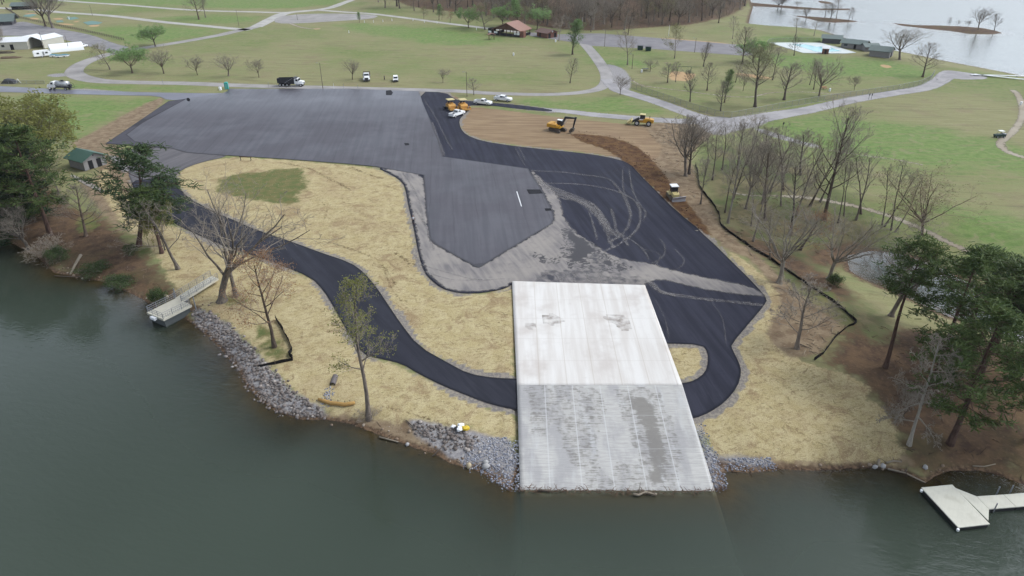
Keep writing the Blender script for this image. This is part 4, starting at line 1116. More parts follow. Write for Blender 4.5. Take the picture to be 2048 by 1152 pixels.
# ---------------------------------------------------------------- every tree the photograph shows: kind, foot x, foot y, top y, crown width (pixels), label, group
FARROW, PARK, COPSE, RPINE, LBANK, ISL, PAVT = ('bare trees along the park road', 'trees in the fenced park', 'bare trees of the copse by the silt fence', 'pines on the right bank',
    'trees on the left bank', 'trees on the islets in the far lake', 'leafing trees behind the pavilion')
TREES = [
 # top left
 ('spread', 91, 53, -34, 70, 'tall bare tree by the gravel yard, the left one of a leaning pair', FARROW), ('spread2', 106, 56, -38, 78, 'tall forked bare tree by the rail fence, right one of the leaning pair', FARROW),
 ('oval', 398, 39, -22, 44, 'bare tree in the far meadow, left and thicker of a close pair', FARROW), ('tall2', 411, 35, -18, 36, 'bare tree in the far meadow, right and slimmer of a close pair', FARROW),
 ('spread2', 9, 99, 50, 34, 'bare tree in front of the long white roofed shed', FARROW), ('green', 311, 93, 49, 60, 'pale green leafing tree at the bend of the upper park road', FARROW),
 ('bud', 220, 139, 84, 46, 'sparse budding tree inside the left road bend', FARROW), ('green', 265, 146, 89, 64, 'round yellow green tree inside the left road bend', FARROW),
 ('spread', 328, 147, 93, 48, 'bare tree with wide fork, first right of the yellow green tree', FARROW), ('young', 395, 150, 112, 36, 'small bare tree, second right of the yellow green tree', FARROW),
 ('spread2', 457, 152, 106, 46, 'bare tree with spreading twigs above the portable toilet', FARROW), ('young', 518, 155, 116, 34, 'small bare tree just left of the black bed dump truck', FARROW),
 ('spread', 705, 159, 115, 34, 'bare tree left of the parked flatbed truck', FARROW), ('young', 886, 165, 136, 24, 'small bare tree on the open meadow right of the white van', FARROW),
 ('young2', 948, 190, 155, 28, 'bare tree beside the road above the two parked pickups', FARROW), ('oval', 1140, 166, 112, 30, 'upright bare tree on the meadow left of the park road bend', FARROW),
 ('greenslim', 1145, 109, 37, 32, 'slim tree in fresh green leaf at the road by the brown hut', FARROW), ('sycamore2', 1118, 82, 28, 34, 'bare tree right beside the brown hut', FARROW),
 ('tall2', 1182, 64, 20, 30, 'bare tree at the wood edge above the long parking strip', FARROW), ('sycamore2', 1255, 130, 60, 40, 'white barked bare tree beside the road below the parking strip', FARROW),
 ('oval', 1256, 69, 33, 26, 'small grey bare tree at the upper edge of the parking strip', FARROW), ('young', 1240, 190, 150, 34, 'many stemmed bare shrub tree at the road fork', FARROW),
 # pavilion row
 ('green', 937, 56, 12, 46, 'light green tree, leftmost behind the pavilion', PAVT), ('bud', 970, 60, 6, 48, 'olive budding tree at the left corner of the pavilion', PAVT), ('green', 1006, 54, 8, 46, 'green tree rising behind the pavilion ridge', PAVT),
 ('greenslim', 1036, 50, -4, 30, 'tall bright green tree behind the right roof slope of the pavilion', PAVT), ('bud', 1047, 58, 12, 34, 'sparse olive tree at the right corner of the pavilion', PAVT), ('green', 1074, 60, 11, 50, 'broad bright green tree between the pavilion and the brown hut', PAVT),
 ('greenslim', 719, 45, 24, 7, 'tiny yellow green sapling at the edge of the grey parking area', PAVT), ('bud', 848, 38, 12, 16, 'small grey sapling in the grass left of the pavilion trees', PAVT), ('greenslim', 878, 40, 8, 10, 'slim dark green sapling by the far road', PAVT),
 ('bud', 884, 40, 16, 12, 'thin budding sapling next to the slim dark green one', PAVT), ('rust', 900, 46, 18, 12, 'slim yellow brown sapling beside the far road', PAVT),
 # fenced park
 ('young', 1300, 143, 118, 32, 'low round bare tree by the dark picnic table', PARK), ('bud', 1349, 117, 46, 36, 'tall budding tree standing over the parking strip', PARK), ('oval2', 1407, 133, 84, 24, 'slim bare tree between parking strip and sand pit', PARK),
 ('oval', 1335, 165, 122, 34, 'bare tree at the left corner of the sand pit', PARK), ('young2', 1351, 164, 122, 22, 'thin bare tree in front of the sand pit', PARK), ('oval2', 1380, 203, 138, 28, 'narrow bare tree just inside the fence, left of the green sapling', PARK),
 ('oval', 1414, 181, 124, 34, 'upright bare tree right of the sand pit', PARK), ('oval2', 1441, 222, 160, 26, 'bare tree with a green tuft, nearest the fence corner', PARK), ('greenslim', 1449, 205, 138, 20, 'green leafed upper stem behind the fence corner', PARK),
 ('young2', 1471, 165, 128, 22, 'small bare tree near the second sand patch', PARK), ('young', 1486, 182, 140, 26, 'low bare tree beside the tall budding tree', PARK), ('budtall', 1510, 214, 96, 72, 'tallest budding tree standing inside the fence', PARK),
 ('oval', 1484, 128, 52, 48, 'large grey bare tree at the right end of the parking strip', PARK), ('green', 1506, 125, 76, 50, 'dense green tree behind the large grey bare one', PARK), ('bud', 1530, 135, 84, 40, 'olive tree on the lawn left of the pool', PARK), ('tall2', 1545, 160, 92, 44, 'pale grey bare tree before the pool deck', PARK),
 ('oval2', 1568, 200, 124, 56, 'big bare tree with full crown, right of the tallest one', PARK), ('spread', 1638, 192, 108, 66, 'big vase shaped bare tree beside the path junction', PARK), ('oval', 1627, 179, 122, 30, 'dark bare tree behind the big vase shaped tree', PARK),
 ('thin', 1619, 170, 120, 22, 'thin leaning bare tree behind the vase shaped tree', PARK), ('young', 1708, 181, 150, 24, 'small leaning bare tree alone near the gravel road', PARK), ('oval', 1588, 111, 70, 26, 'bare tree in front of the pool deck', PARK),
 ('sycamore2', 1591, 72, 34, 28, 'pale bare tree on the lake shore, left of two', PARK), ('sycamore2', 1628, 72, 38, 26, 'pale bare tree on the lake shore, right of two', PARK), ('spread2', 1799, 119, 52, 72, 'great round bare oak by the pool houses', PARK),
 ('oval', 1845, 154, 84, 54, 'large bare tree leaning at the end of the gravel road', PARK), ('sycamore2', 1465, 78, 30, 20, 'thin pale bare tree on the far lawn near the lake', PARK), ('oval2', 1437, 46, 8, 24, 'dark bare tree at the right end of the wood', PARK),
 # islets
 ('spread', 1556, 15, -10, 30, 'dark bare tree on the left spit of the far lake', ISL), ('spread2', 1564, 13, -8, 24, 'grey bare tree on the left spit of the far lake, right of a dark one', ISL), ('young', 1593, 19, 2, 16, 'small round tree alone on the left spit', ISL),
 ('spread2', 1612, 40, 12, 24, 'bare tree with its foot in the water by the middle islet', ISL), ('oval', 1650, 35, 6, 22, 'grey bare tree at the crest of the middle islet', ISL), ('oval2', 1661, 38, 6, 22, 'tall bare tree in the clump on the middle islet', ISL), ('tall2', 1672, 38, -4, 24, 'tallest bare tree of the middle islet', ISL),
 ('oval', 1697, 41, 14, 18, 'bare tree near the right tip of the middle islet', ISL), ('thin', 1704, 41, 16, 10, 'thin stem at the right tip of the middle islet', ISL), ('spread2', 1956, 60, 12, 40, 'big bare tree on the right islet', ISL), ('oval', 1988, 62, 26, 24, 'bare tree at the right end of the right islet', ISL),
 ('young2', 1895, 49, 34, 9, 'tiny bare sapling at the left of the right islet', ISL), ('young2', 1915, 51, 40, 9, 'tiny bare sapling, second from left on the right islet', ISL), ('young', 1936, 54, 40, 12, 'low bare shrub tree left of the big islet tree', ISL),
 # copse right of the lot
 ('spread2', 1371, 352, 220, 96, 'large bare tree with double trunk at the top of the silt fence', COPSE), ('oval2', 1378, 348, 233, 56, 'dark bare trunk pressed against the large double tree', COPSE), ('thin2', 1410, 352, 261, 29, 'slim bare tree right of the double tree', COPSE),
 ('bush', 1405, 285, 259, 52, 'tangled bare brush at the edge of the gravel turnaround', COPSE), ('tall2', 1401, 408, 313, 45, 'grey bare tree at the bend of the silt fence', COPSE), ('thin', 1450, 425, 320, 38, 'short dark bare tree behind the tall pale one', COPSE),
 ('sycamore2', 1456, 446, 243, 70, 'tallest pale barked tree of the copse', COPSE), ('open2', 1466, 398, 248, 63, 'dark trunked bare tree behind the tallest pale one', COPSE), ('spread2', 1491, 418, 257, 70, 'straight bare tree in the green middle of the copse', COPSE),
 ('open2', 1506, 483, 321, 56, 'bare tree with dark foot right beside the silt fence', COPSE), ('thin', 1502, 452, 357, 29, 'thin bare sapling in the middle of the copse', COPSE), ('tall2', 1524, 408, 273, 63, 'forked bare tree in the back of the copse', COPSE),
 ('open2', 1540, 384, 256, 66, 'dark leaning bare tree at the back of the copse', COPSE), ('oval', 1566, 380, 250, 75, 'wide crowned bare tree at the back right of the copse', COPSE), ('thin2', 1562, 412, 288, 45, 'crooked pale stemmed tree below the wide crowned one', COPSE),
 ('open2', 1592, 430, 267, 68, 'bare tree with red brown twigs in the copse', COPSE), ('oval', 1620, 412, 253, 66, 'tall grey bare tree before the sandy footpath', COPSE), ('thin', 1640, 404, 278, 45, 'thin dark bare tree touching the footpath', COPSE),
 ('sycamore', 1558, 566, 374, 171, 'big white limbed sycamore beside the straw bank', COPSE), ('sycamore', 1658, 558, 386, 148, 'thick grey trunked sycamore at the pond head', COPSE), ('rust', 1600, 500, 412, 91, 'low bare tree with reddish twigs behind the sycamore', COPSE),
 ('thin', 1676, 446, 325, 34, 'thin dark bare tree, leftmost of the loose row by the footpath', COPSE), ('thin2', 1688, 432, 319, 38, 'crooked dark tree, second of the loose row by the footpath', COPSE), ('open2', 1712, 440, 288, 63, 'forked dark bare tree in the loose row by the footpath', COPSE), ('thin', 1722, 428, 307, 50, 'tall bare stem beside the forked dark tree', COPSE),
 ('thin', 1764, 450, 331, 34, 'left stem of four slim trees crossing the footpath', COPSE), ('thin2', 1769, 453, 326, 38, 'second stem of four slim trees crossing the footpath', COPSE), ('thin', 1782, 460, 323, 40, 'third stem of four slim trees crossing the footpath', COPSE), ('thin2', 1790, 464, 338, 34, 'right stem of four slim trees crossing the footpath', COPSE),
 ('willow', 1843, 470, 318, 171, 'wide willow like tree with reddish top over the footpath', COPSE), ('sycamore2', 1831, 500, 434, 68, 'pale low tree between the willow and the pond', COPSE), ('spread2', 1782, 632, 471, 148, 'massive grey forked tree at the edge of the pond', COPSE),
 ('young2', 1594, 697, 568, 125, 'lone bare tree in the brown grass above the straw bank', COPSE), ('thin', 1540, 520, 410, 38, 'thin bare tree left of the white limbed sycamore', COPSE), ('tall2', 1425, 360, 252, 50, 'grey bare tree in the upper copse', COPSE), ('open2', 1444, 340, 236, 50, 'brown bare tree in the upper copse next to the green lawn', COPSE),
 ('thin', 1475, 335, 230, 40, 'slim bare tree rising over the gravel turnaround', COPSE), ('tall2', 1492, 330, 228, 54, 'twiggy bare tree by the upper edge of the copse', COPSE), ('oval', 1520, 345, 253, 56, 'grey bare tree at the upper right of the copse', COPSE), ('oval2', 1600, 350, 259, 50, 'dark bare tree at the far right of the upper copse', COPSE),
 ('oval', 1648, 440, 204, 109, 'tallest dark bare tree rising behind the grey trunked sycamore', COPSE), ('oval', 1530, 440, 286, 79, 'bushy bare tree in front of the red twigged one', COPSE), ('tall', 1580, 470, 316, 79, 'bare tree in the hollow behind the white limbed sycamore', COPSE),
 # right bank
 ('pine', 1771, 735, 474, 93, 'tall pine with long clean red trunk leaning over the pond', RPINE), ('pine2', 1863, 772, 500, 153, 'broad dark pine with grey trunk, second from left', RPINE), ('pine2', 1900, 888, 610, 171, 'nearest big pine by the shore with bent grey trunk', RPINE), ('pine', 1960, 745, 520, 135, 'pine in the middle of the right group, behind the nearest one', RPINE),
 ('pine', 2024, 755, 560, 135, 'pine at the right border with leaning trunk', RPINE), ('pine2', 1925, 690, 506, 135, 'olive tinted pine at the back of the group', RPINE), ('pine2', 2062, 880, 600, 171, 'large pine half cut by the right border', RPINE), ('pine', 1990, 700, 545, 99, 'round topped pine in front of the meadow', RPINE), ('pineopen', 2075, 700, 560, 120, 'pine branches reaching in at the right border', RPINE),
 ('dead', 1818, 890, 672, 120, 'bleached white dead tree in front of the pines', RPINE), ('bush', 1806, 836, 760, 60, 'grey leafless shrub left of the bleached dead tree', RPINE), ('greenbush', 1668, 572, 548, 24, 'dark green shrub at the pond head', RPINE),
 # left bank
 ('evergreen', 40, 440, 238, 150, 'big dark evergreen at the left border', LBANK), ('evergreen', -12, 470, 250, 150, 'dark evergreen cut by the left border', LBANK), ('pine2', 101, 470, 250, 120, 'dark pine with long leaning bare trunk on the left bank', LBANK), ('yellow', 102, 362, 196, 170, 'broad yellow green tree behind the dark evergreens', LBANK), ('yellow', 20, 330, 192, 170, 'yellow green tree behind the dark evergreens, cut by the left border', LBANK),
 ('spread2', 58, 498, 400, 110, 'tangled grey bare tree leaning over the water at left', LBANK), ('bud', 118, 388, 316, 74, 'grey bare tree below the green roofed hut', LBANK), ('oval', 172, 472, 372, 90, 'bare tree with pale twigs left of the open pine', LBANK), ('spread', 12, 475, 380, 80, 'grey twiggy tree at the left border above the water', LBANK),
 ('pineopen', 278, 492, 292, 146, 'open layered pine beside the concrete walk', LBANK), ('pine', 324, 506, 372, 84, 'slim pine right of the open layered pine', LBANK), ('yellow', 330, 500, 388, 60, 'yellowish young tree between two pine trunks', LBANK), ('open2', 356, 538, 396, 110, 'forked budding tree on the bank right of the pines', LBANK), ('thin', 298, 492, 440, 10, 'thin leaning bare stem between the pine trunks', LBANK),
 ('open', 445, 602, 358, 225, 'biggest bare tree, by the curved lane on the left bank', LBANK), ('open2', 472, 592, 392, 130, 'leaning bare tree close behind the biggest one', LBANK), ('rust', 549, 694, 498, 130, 'bare tree with rusty buds on the grass patch', LBANK), ('springslim', 738, 838, 566, 96, 'tall spring green tree rooted at the waterline', LBANK),
 ('greenbush', 115, 520, 495, 40, 'green shrub on the left bank above the water', LBANK), ('greenbush', 188, 545, 527, 50, 'green shrub by the fallen log', LBANK), ('greenbush', 238, 574, 555, 60, 'green shrub at the waterline left of the fishing pier', LBANK), ('greenbush', 318, 606, 578, 30, 'dark green shrub beside the fishing pier', LBANK), ('bush', 118, 505, 470, 60, 'grey bare shrub at the waterline on the left', LBANK), ('bush', 90, 520, 490, 60, 'dry brush hanging over the water on the left', LBANK),
 ('bush', 735, 838, 822, 60, 'matted dry brush at the foot of the spring green tree', LBANK), ('greenbush', 262, 508, 488, 22, 'small green shrub under the open pine', LBANK),
]
for k, x, y, top, w, lab, grp in TREES:
    kw = dict(rz=0.6, tilt=(0, .05)) if 'rooted at the waterline' in lab else {}
    cat = 'shrub' if 'bush' in k else ('pine' if k.startswith('pine') else 'tree')
    mats = None
    if 'reddish twigs' in lab or 'red brown' in lab: mats = {'crown': T_RED}
    if k == 'greenslim' and 'yellow brown' in lab: mats = {'foliage': L_RUST}
    if 'open layered pine' in lab: kw = dict(rz=0, tilt=(0, .24))
    if 'slim pine right' in lab: kw = dict(rz=1, tilt=(0, .05))
    if lab.startswith('biggest bare tree'): kw = dict(rz=2.2, tilt=(.05, -.035))
    if grp == COPSE: kw = dict(tilt=(rnd.gauss(0, .09), rnd.gauss(0, .09)))
    tree(k, x, y, top, lab, w, grp, cat, mats=mats, **kw)

# the wood behind the meadow: every trunk a tree of its own
woods_edge = G([(752, 14), (800, 22), (860, 24), (905, 30), (960, 34), (1000, 40), (1060, 46), (1110, 58), (1180, 60), (1250, 60), (1300, 56), (1360, 50), (1420, 44), (1462, 34), (1492, 14), (1490, -2), (1480, -14), (1300, -16), (1000, -16), (760, -14)])
def wood():
    lo, hi = woods_edge.min(0), woods_edge.max(0)
    pts = []
    tries = 0
    while len(pts) < 215 and tries < 40000:
        tries += 1
        p = np.array([rnd.uniform(lo[0], hi[0]), lo[1] + (hi[1] - lo[1]) * rnd.random() ** 1.5])
        left = p[0] < at_z([(960, 30)], 0)[0][0] * p[1] / at_z([(960, 30)], 0)[0][1]
        dmin = 9.5 if left else 6.2
        if not inside(p[None], woods_edge)[0] or any((p[0] - q[0]) ** 2 + (p[1] - q[1]) ** 2 < dmin * dmin for q in pts): continue
        pts.append(p)
    kinds = ['tall', 'tall2', 'oval2', 'oval', 'tall', 'budtall', 'spread', 'spread2', 'oval', 'bud', 'budtall']
    for p in pts:
        k = rnd.choice(kinds)
        z = height(p[None])[0]
        plant(k, (p[0], p[1], z), rnd.uniform(14, 20), width=rnd.uniform(10, 14.5), label='bare grey brown tree of the dense wood beyond the meadow', cat='tree', group='bare trees of the wood beyond the meadow',
              mats={'crown': rnd.choice([T_BROWN, T_GREY, T_BROWN, T_RED]), 'trunk': rnd.choice([B_GREY, B_BROWN, T_BROWN, None])})
wood()
def understory():
    lo, hi = woods_edge.min(0), woods_edge.max(0)
    q = nrng.uniform(lo, hi, (26000, 2)); q = q[sdist(q, woods_edge) > 1.0]
    x0 = at_z([(985, 30)], 0)[0]
    q = q[(q[:, 0] > x0[0] * q[:, 1] / x0[1]) | (nrng.random(len(q)) < .22)][:9000]
    m = Mesh()
    for (x, y), z in zip(q, height(q)):
        h = rnd.uniform(2, 9); d = Vector((rnd.gauss(0, .22), rnd.gauss(0, .22), 1)) * h; b = Vector((x, y, z + (rnd.uniform(0, 7) if rnd.random() < .6 else 0)))
        m.tube([b, b + d * .5 + Vector((rnd.gauss(0, .3), rnd.gauss(0, .3), 0)), b + d], [.035, .03, .012], 3)
    tag(m.build('wood_underbrush', T_BROWN), kind='stuff')
understory()
# hidden backs: more trees in the top left corner and meadow edges
for i, (x, y) in enumerate([(8, 4), (-10, 8), (5, 9)]):
    tree('tall', x, y, y - 46, 'dark bare trunk in the top left corner', 26, 'bare trees in the top left corner')
# ---------------------------------------------------------------- simple object materials
def plain(name, col, rough=.6, spec=.3, metal=0.0, dirt=.25, scale=3.0, **kw):
    m = newmat(name); t = NT(m)
    n = t.noise(scale, 4, t.objpos()); n2 = t.noise(scale * 6, 2, t.objpos())
    c = t.mix(t.ss(n, .4, .75, 0, dirt), col, tuple(v * .62 for v in col))
    c = t.mix(t.ss(n2, .55, .8, 0, dirt * .6), c, tuple(v * .75 for v in col))
    t.bsdf(c, rough, spec=spec, metal=metal, **kw)
    return m
WHITE = plain('white_paint', (.72, .72, .72), .35, .4, dirt=.12)
WHITEM = plain('white_metal', (.62, .63, .64), .5, .3, dirt=.2, scale=.6)
CREAM = plain('cream_metal', pc(214, 210, 196), .6, .2, dirt=.2, scale=.5)
GLASS = plain('dark_glass', (.02, .024, .03), .08, .5, dirt=0)
TYRE = plain('tyre_rubber', (.022, .022, .023), .85, .2)
RIM = plain('steel_rim', (.45, .45, .46), .4, .4, .3)
BLACK = plain('black_steel', (.025, .025, .03), .5, .3)
GREYM = plain('galvanised_steel', pc(168, 170, 174), .5, .3, .2)
YELLOW = plain('machine_yellow', pc(226, 168, 52), .5, .3, dirt=.3)
ORANGE = plain('worn_yellow', pc(232, 176, 96), .55, .3, dirt=.35)
PALEY = plain('pale_yellow', pc(232, 214, 150), .5, .3, dirt=.25)
BROWNW = plain('brown_boards', pc(112, 82, 70), .8, .15, dirt=.4, scale=2)
BRICK = plain('brick_red', pc(140, 98, 84), .85, .15, dirt=.35, scale=4)
ROOFB = plain('brown_roof', pc(132, 106, 98), .7, .2, dirt=.3, scale=1)
ROOFR = plain('red_roof', pc(168, 128, 112), .6, .25, dirt=.3, scale=1)
ROOFG = plain('green_metal_roof', pc(78, 112, 100), .5, .3, dirt=.25, scale=1)
ROOFGG = plain('grey_green_roof', pc(120, 134, 130), .6, .25, dirt=.25, scale=1)
BLOCK = plain('grey_block', pc(158, 154, 152), .9, .15, dirt=.3, scale=2)
DKBLOCK = plain('dark_block', pc(104, 102, 106), .9, .15, dirt=.3, scale=2)
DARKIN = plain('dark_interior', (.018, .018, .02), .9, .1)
TEAL = plain('teal_plastic', pc(62, 176, 164), .5, .3, dirt=.1)
DGREEN = plain('dark_green_steel', pc(44, 74, 66), .6, .25)
BLUEC = plain('blue_cover', pc(120, 168, 186), .7, .2)
WOODP = plain('weathered_wood', pc(120, 108, 98), .85, .15, dirt=.4)
POLEW = plain('weathered_pole', pc(128, 116, 104), .85, .15, dirt=.3)
CONCW = plain('pale_deck', pc(226, 224, 208), .8, .25, dirt=.12, scale=.8)
TARPW = plain('white_tarp', (.74, .75, .76), .55, .3, dirt=.08)
MAROON = plain('maroon_stakes', pc(94, 62, 58), .8, .2)
SKIN = plain('skin', pc(188, 140, 112), .6, .3, dirt=.1)
NAVY = plain('navy_cloth', pc(44, 48, 62), .9, .1)
SHIRTW = plain('white_cloth', pc(222, 222, 226), .9, .1)
SHIRTG = plain('grey_cloth', pc(96, 104, 110), .9, .1)
SILT = plain('black_geotextile', (.012, .011, .012), .9, .1, dirt=.4)
STRAWLOG = plain('straw_log', pc(200, 160, 100), .95, .1, dirt=.4)

def yaw_px(a, b):
    p, q = G([a, b])
    return math.atan2(q[1] - p[1], q[0] - p[0])
def obj(name, ms, mat, parent=None, smooth=False): return ms.build(name, mat, parent, smooth)
def Bx(name, mat, parent, *boxes):
    m = Mesh()
    for b in boxes: m.box(*b)
    return m.build(name, mat, parent)
def wheel(parent, x, y, r=.4, w=.28, rim=True):
    m = Mesh(); m.cyl((x, y, r), (0, 1, 0), r, w, 16)
    o = m.build('wheel', TYRE, parent)
    if rim:
        k = Mesh(); s = 1 if y > 0 else -1
        k.cyl((x, y + s * (w / 2 + .012), r), (0, 1, 0), r * .58, .03, 12)
        k.build('rim', RIM, o)
    return o

def pickup(px, yaw, label, crew=True, bedmat=None, paint=None, service=False):
    o = empty('pickup_truck', spot(*px), yaw, label, 'pickup truck', 'white pickup trucks around the lot')
    paint = paint or WHITE
    b = Mesh()
    b.prism([(-2.9, .55), (2.85, .5), (2.95, .8), (2.9, 1.08), (2.7, 1.18), (1.3, 1.28), (-1.0 if crew else -.5, 1.28), (-1.0 if crew else -.5, .8), (-2.9, .8)], -.98, .98)
    xr = -1.0 if crew else -.5
    b.prism([(1.3, 1.25), (.62, 1.86), (xr + .15, 1.9), (xr, 1.25)], -.92, .92, inset=[0, .16, .16, 0])
    for y0, y1 in ((-.98, -.88), (.88, .98)): b.box(-2.9, xr, y0, y1, .8, 1.3)
    b.box(-2.9, -2.82, -.88, .88, .8, 1.3)
    b.build('body', paint, o)
    Bx('bed_liner', bedmat or BLACK, o, (-2.82, xr - .02, -.88, .88, .8, .84))
    g = Mesh(); g.add([(1.27, -.8, 1.31), (1.27, .8, 1.31), (.70, .68, 1.82), (.70, -.68, 1.82)], [(0, 1, 2, 3)]); g.v = [(x + .02, y, z + .02) for x, y, z in g.v]; g.build('windshield', GLASS, o)
    for s in (-1, 1):
        for x0, x1 in (((.45, 1.02), (-.8, .3)) if crew else ((-.3, .95),)):
            g = Mesh(); V = [(x0, s * .925, 1.32), (x1, s * .925, 1.32), (min(x1, .62), s * .79, 1.78), (x0 + .06, s * .79, 1.78)]
            g.add([(x, y + s * .015, z) for x, y, z in V], [(0, 1, 2, 3) if s < 0 else (3, 2, 1, 0)]); g.build('side_window', GLASS, o)
        Bx('headlight', RIM, o, (2.9, 2.97, s * .78 - .15, s * .78 + .15, .85, 1.02))
        Bx('taillight', MAROON, o, (-2.93, -2.89, s * .9 - .07, s * .9 + .07, .9, 1.2))
        for x in (-1.9, 1.9): wheel(o, x, s * .86, .4, .28)
    g = Mesh(); g.add([(xr - .01, -.7, 1.35), (xr - .01, .7, 1.35), (xr + .1, .66, 1.8), (xr + .1, -.66, 1.8)], [(0, 1, 2, 3)]); g.v = [(x - .015, y, z) for x, y, z in g.v]; g.build('rear_window', GLASS, o)
    Bx('bumper', RIM, o, (2.93, 3.05, -.9, .9, .5, .72), (-3.02, -2.92, -.9, .9, .5, .7))
    if service:
        Bx('toolbox', WHITEM, o, (-2.85, -1.1, -1.06, -.9, .8, 1.5), (-2.85, -1.1, .9, 1.06, .8, 1.5), (-1.5, -1.05, -.85, .85, 1.1, 1.55))
    return o
pickup((966, 209), yaw_px((952, 206), (981, 209.5)), 'white pickup on the dark access road, rear of two', crew=False)
pickup((1006, 202), yaw_px((990, 200), (1022, 203)), 'white crew cab service pickup on the grass, front of two', service=True)
pickup((914, 232), yaw_px((904, 236), (924, 229)), 'white pickup with open bed in front of the yellow paving machines', crew=False)

def lorry_cab(o, x0, wide=1.2, paint=None, hood=True):
    paint = paint or WHITE
    b = Mesh()
    b.prism([(x0, .9), (x0 + 1.5, .9), (x0 + 1.5, 1.9), (x0 + 1.25, 2.75), (x0, 2.8)], -wide, wide, inset=[0, 0, 0, .12, .12])
    if hood: b.prism([(x0 + 1.5, .75), (x0 + 3.0, .75), (x0 + 3.05, 1.55), (x0 + 2.8, 1.78), (x0 + 1.5, 1.95)], -wide * .78, wide * .78, inset=[0, 0, .08, .1, 0])
    cab = b.build('cab', paint, o)
    if hood:
        f = Mesh()
        for s in (-1, 1): f.prism([(x0 + 1.6, .95), (x0 + 3.0, .95), (x0 + 2.85, 1.25), (x0 + 1.8, 1.25)], min(s * .8, s * 1.22), max(s * .8, s * 1.22))
        f.build('fender', paint, cab)
        Bx('grille', BLACK, cab, (x0 + 3.04, x0 + 3.09, -.55, .55, .85, 1.5))
    g = Mesh(); g.add([(x0 + 1.5, -wide + .15, 2.0), (x0 + 1.5, wide - .15, 2.0), (x0 + 1.29, wide - .25, 2.66), (x0 + 1.29, -wide + .25, 2.66)], [(0, 1, 2, 3)])
    g.v = [(x + .02, y, z) for x, y, z in g.v]; g.build('windshield', GLASS, cab)
    for s in (-1, 1):
        Bx('side_window', GLASS, cab, (x0 + .45, x0 + 1.2, min(s * wide, s * (wide - .05)) if False else (s * (wide - .06) - .05), (s * (wide - .06) + .05), 1.95, 2.55))
        m = Mesh(); m.tube([(x0 + 1.5, s * wide, 2.0), (x0 + 1.55, s * (wide + .28), 2.05)], [.03, .03], 5); m.box(x0 + 1.5, x0 + 1.58, s * (wide + .3) - .09, s * (wide + .3) + .09, 1.8, 2.35); m.build('mirror', GREYM, cab)
    return cab

def dump_truck(px, yaw, label):
    o = empty('dump_truck', spot(*px), yaw, label, 'dump truck')
    Bx('chassis', BLACK, o, (-4.6, 4.2, -.5, .5, .75, 1.0))
    lorry_cab(o, 1.3)
    b = Mesh()
    b.prism([(-4.7, 1.2), (1.0, 1.05), (1.05, 2.9), (-4.85, 2.75)], -1.25, -1.17); b.prism([(-4.7, 1.2), (1.0, 1.05), (1.05, 2.9), (-4.85, 2.75)], 1.17, 1.25)
    b.prism([(-4.7, 1.15), (1.0, 1.0), (1.0, 1.12), (-4.7, 1.28)], -1.17, 1.17); b.box(.95, 1.03, -1.17, 1.17, 1.1, 3.05); b.box(.95, 2.2, -1.17, 1.17, 2.98, 3.06)
    for x in (-3.6, -2.4, -1.2, 0.0):
        for s in (-1, 1): b.box(x, x + .12, s * 1.27 - .04, s * 1.27 + .04, 1.2, 2.75)
    bed = b.build('dump_bed', BLACK, o)
    Bx('tailgate', BLACK, bed, (-4.9, -4.8, -1.2, 1.2, 1.2, 2.75))
    m = Mesh()
    for s in (-1, 1): m.tube([(-2.3, s * 1.38, 1.25), (.85, s * 1.38, 3.0)], [.07, .07], 6)
    m.build('tarp_arm', GREYM, o)
    m = Mesh(); m.cyl((2.3, -1.05, .75), (1, 0, 0), .32, 1.3, 12); m.build('fuel_tank', GREYM, o)
    m = Mesh()
    for s in (-1, 1): m.tube([(1.18, s * 1.0, 1.0), (1.18, s * 1.0, 3.4)], [.08, .08], 8)
    m.build('exhaust_stack', GREYM, o)
    for x in (-4.0, -2.85, -1.5, 3.4):
        for s in (-1, 1): wheel(o, x, s * 1.0, .52, .42)
dump_truck((585, 172), yaw_px((562, 171.5), (608, 172)), 'white cab dump truck with black bed standing on the park road')

def tanker(px, yaw, label):
    o = empty('tanker_truck', spot(*px), yaw, label, 'tanker truck')
    Bx('chassis', BLACK, o, (-4.4, 3.6, -.5, .5, .7, .95))
    lorry_cab(o, 1.0)
    m = Mesh(); m.cyl((-1.5, 0, 1.95), (1, 0, 0), 1.0, 4.4, 22); tk = m.build('tank', plain('polished_tank', pc(206, 208, 210), .3, .5, .5, dirt=.2), o, True)
    Bx('walkway', BLACK, tk, (-2.6, -.6, -.35, .35, 2.96, 3.0), (-1.9, -1.2, -.3, .3, 3.0, 3.3))
    m = Mesh()
    for s in (-1, 1):
        m.tube([(-3.8, s * .8, .9), (-3.8, s * .8, 2.4), (-4.8, s * .9, 2.0), (-4.9, s * .9, .8)], [.06] * 4, 6)
    m.cyl((-4.3, 0, 1.5), (0, 1, 0), .45, .8, 14); m.tube([(-4.8, -1.3, .7), (-4.8, 1.3, .7)], [.08, .08], 6)
    m.build('spray_bar', BLACK, o)
    Bx('mudguard', BLACK, o, (-3.4, -2.3, -1.22, -.75, 1.0, 1.06), (-3.4, -2.3, .75, 1.22, 1.0, 1.06))
    for x in (-2.85, 3.0):
        for s in (-1, 1): wheel(o, x, s * .98, .5, .42)
tanker((121, 179), yaw_px((143, 180), (97, 178.5)), 'white cab truck with shiny tank on the left road')

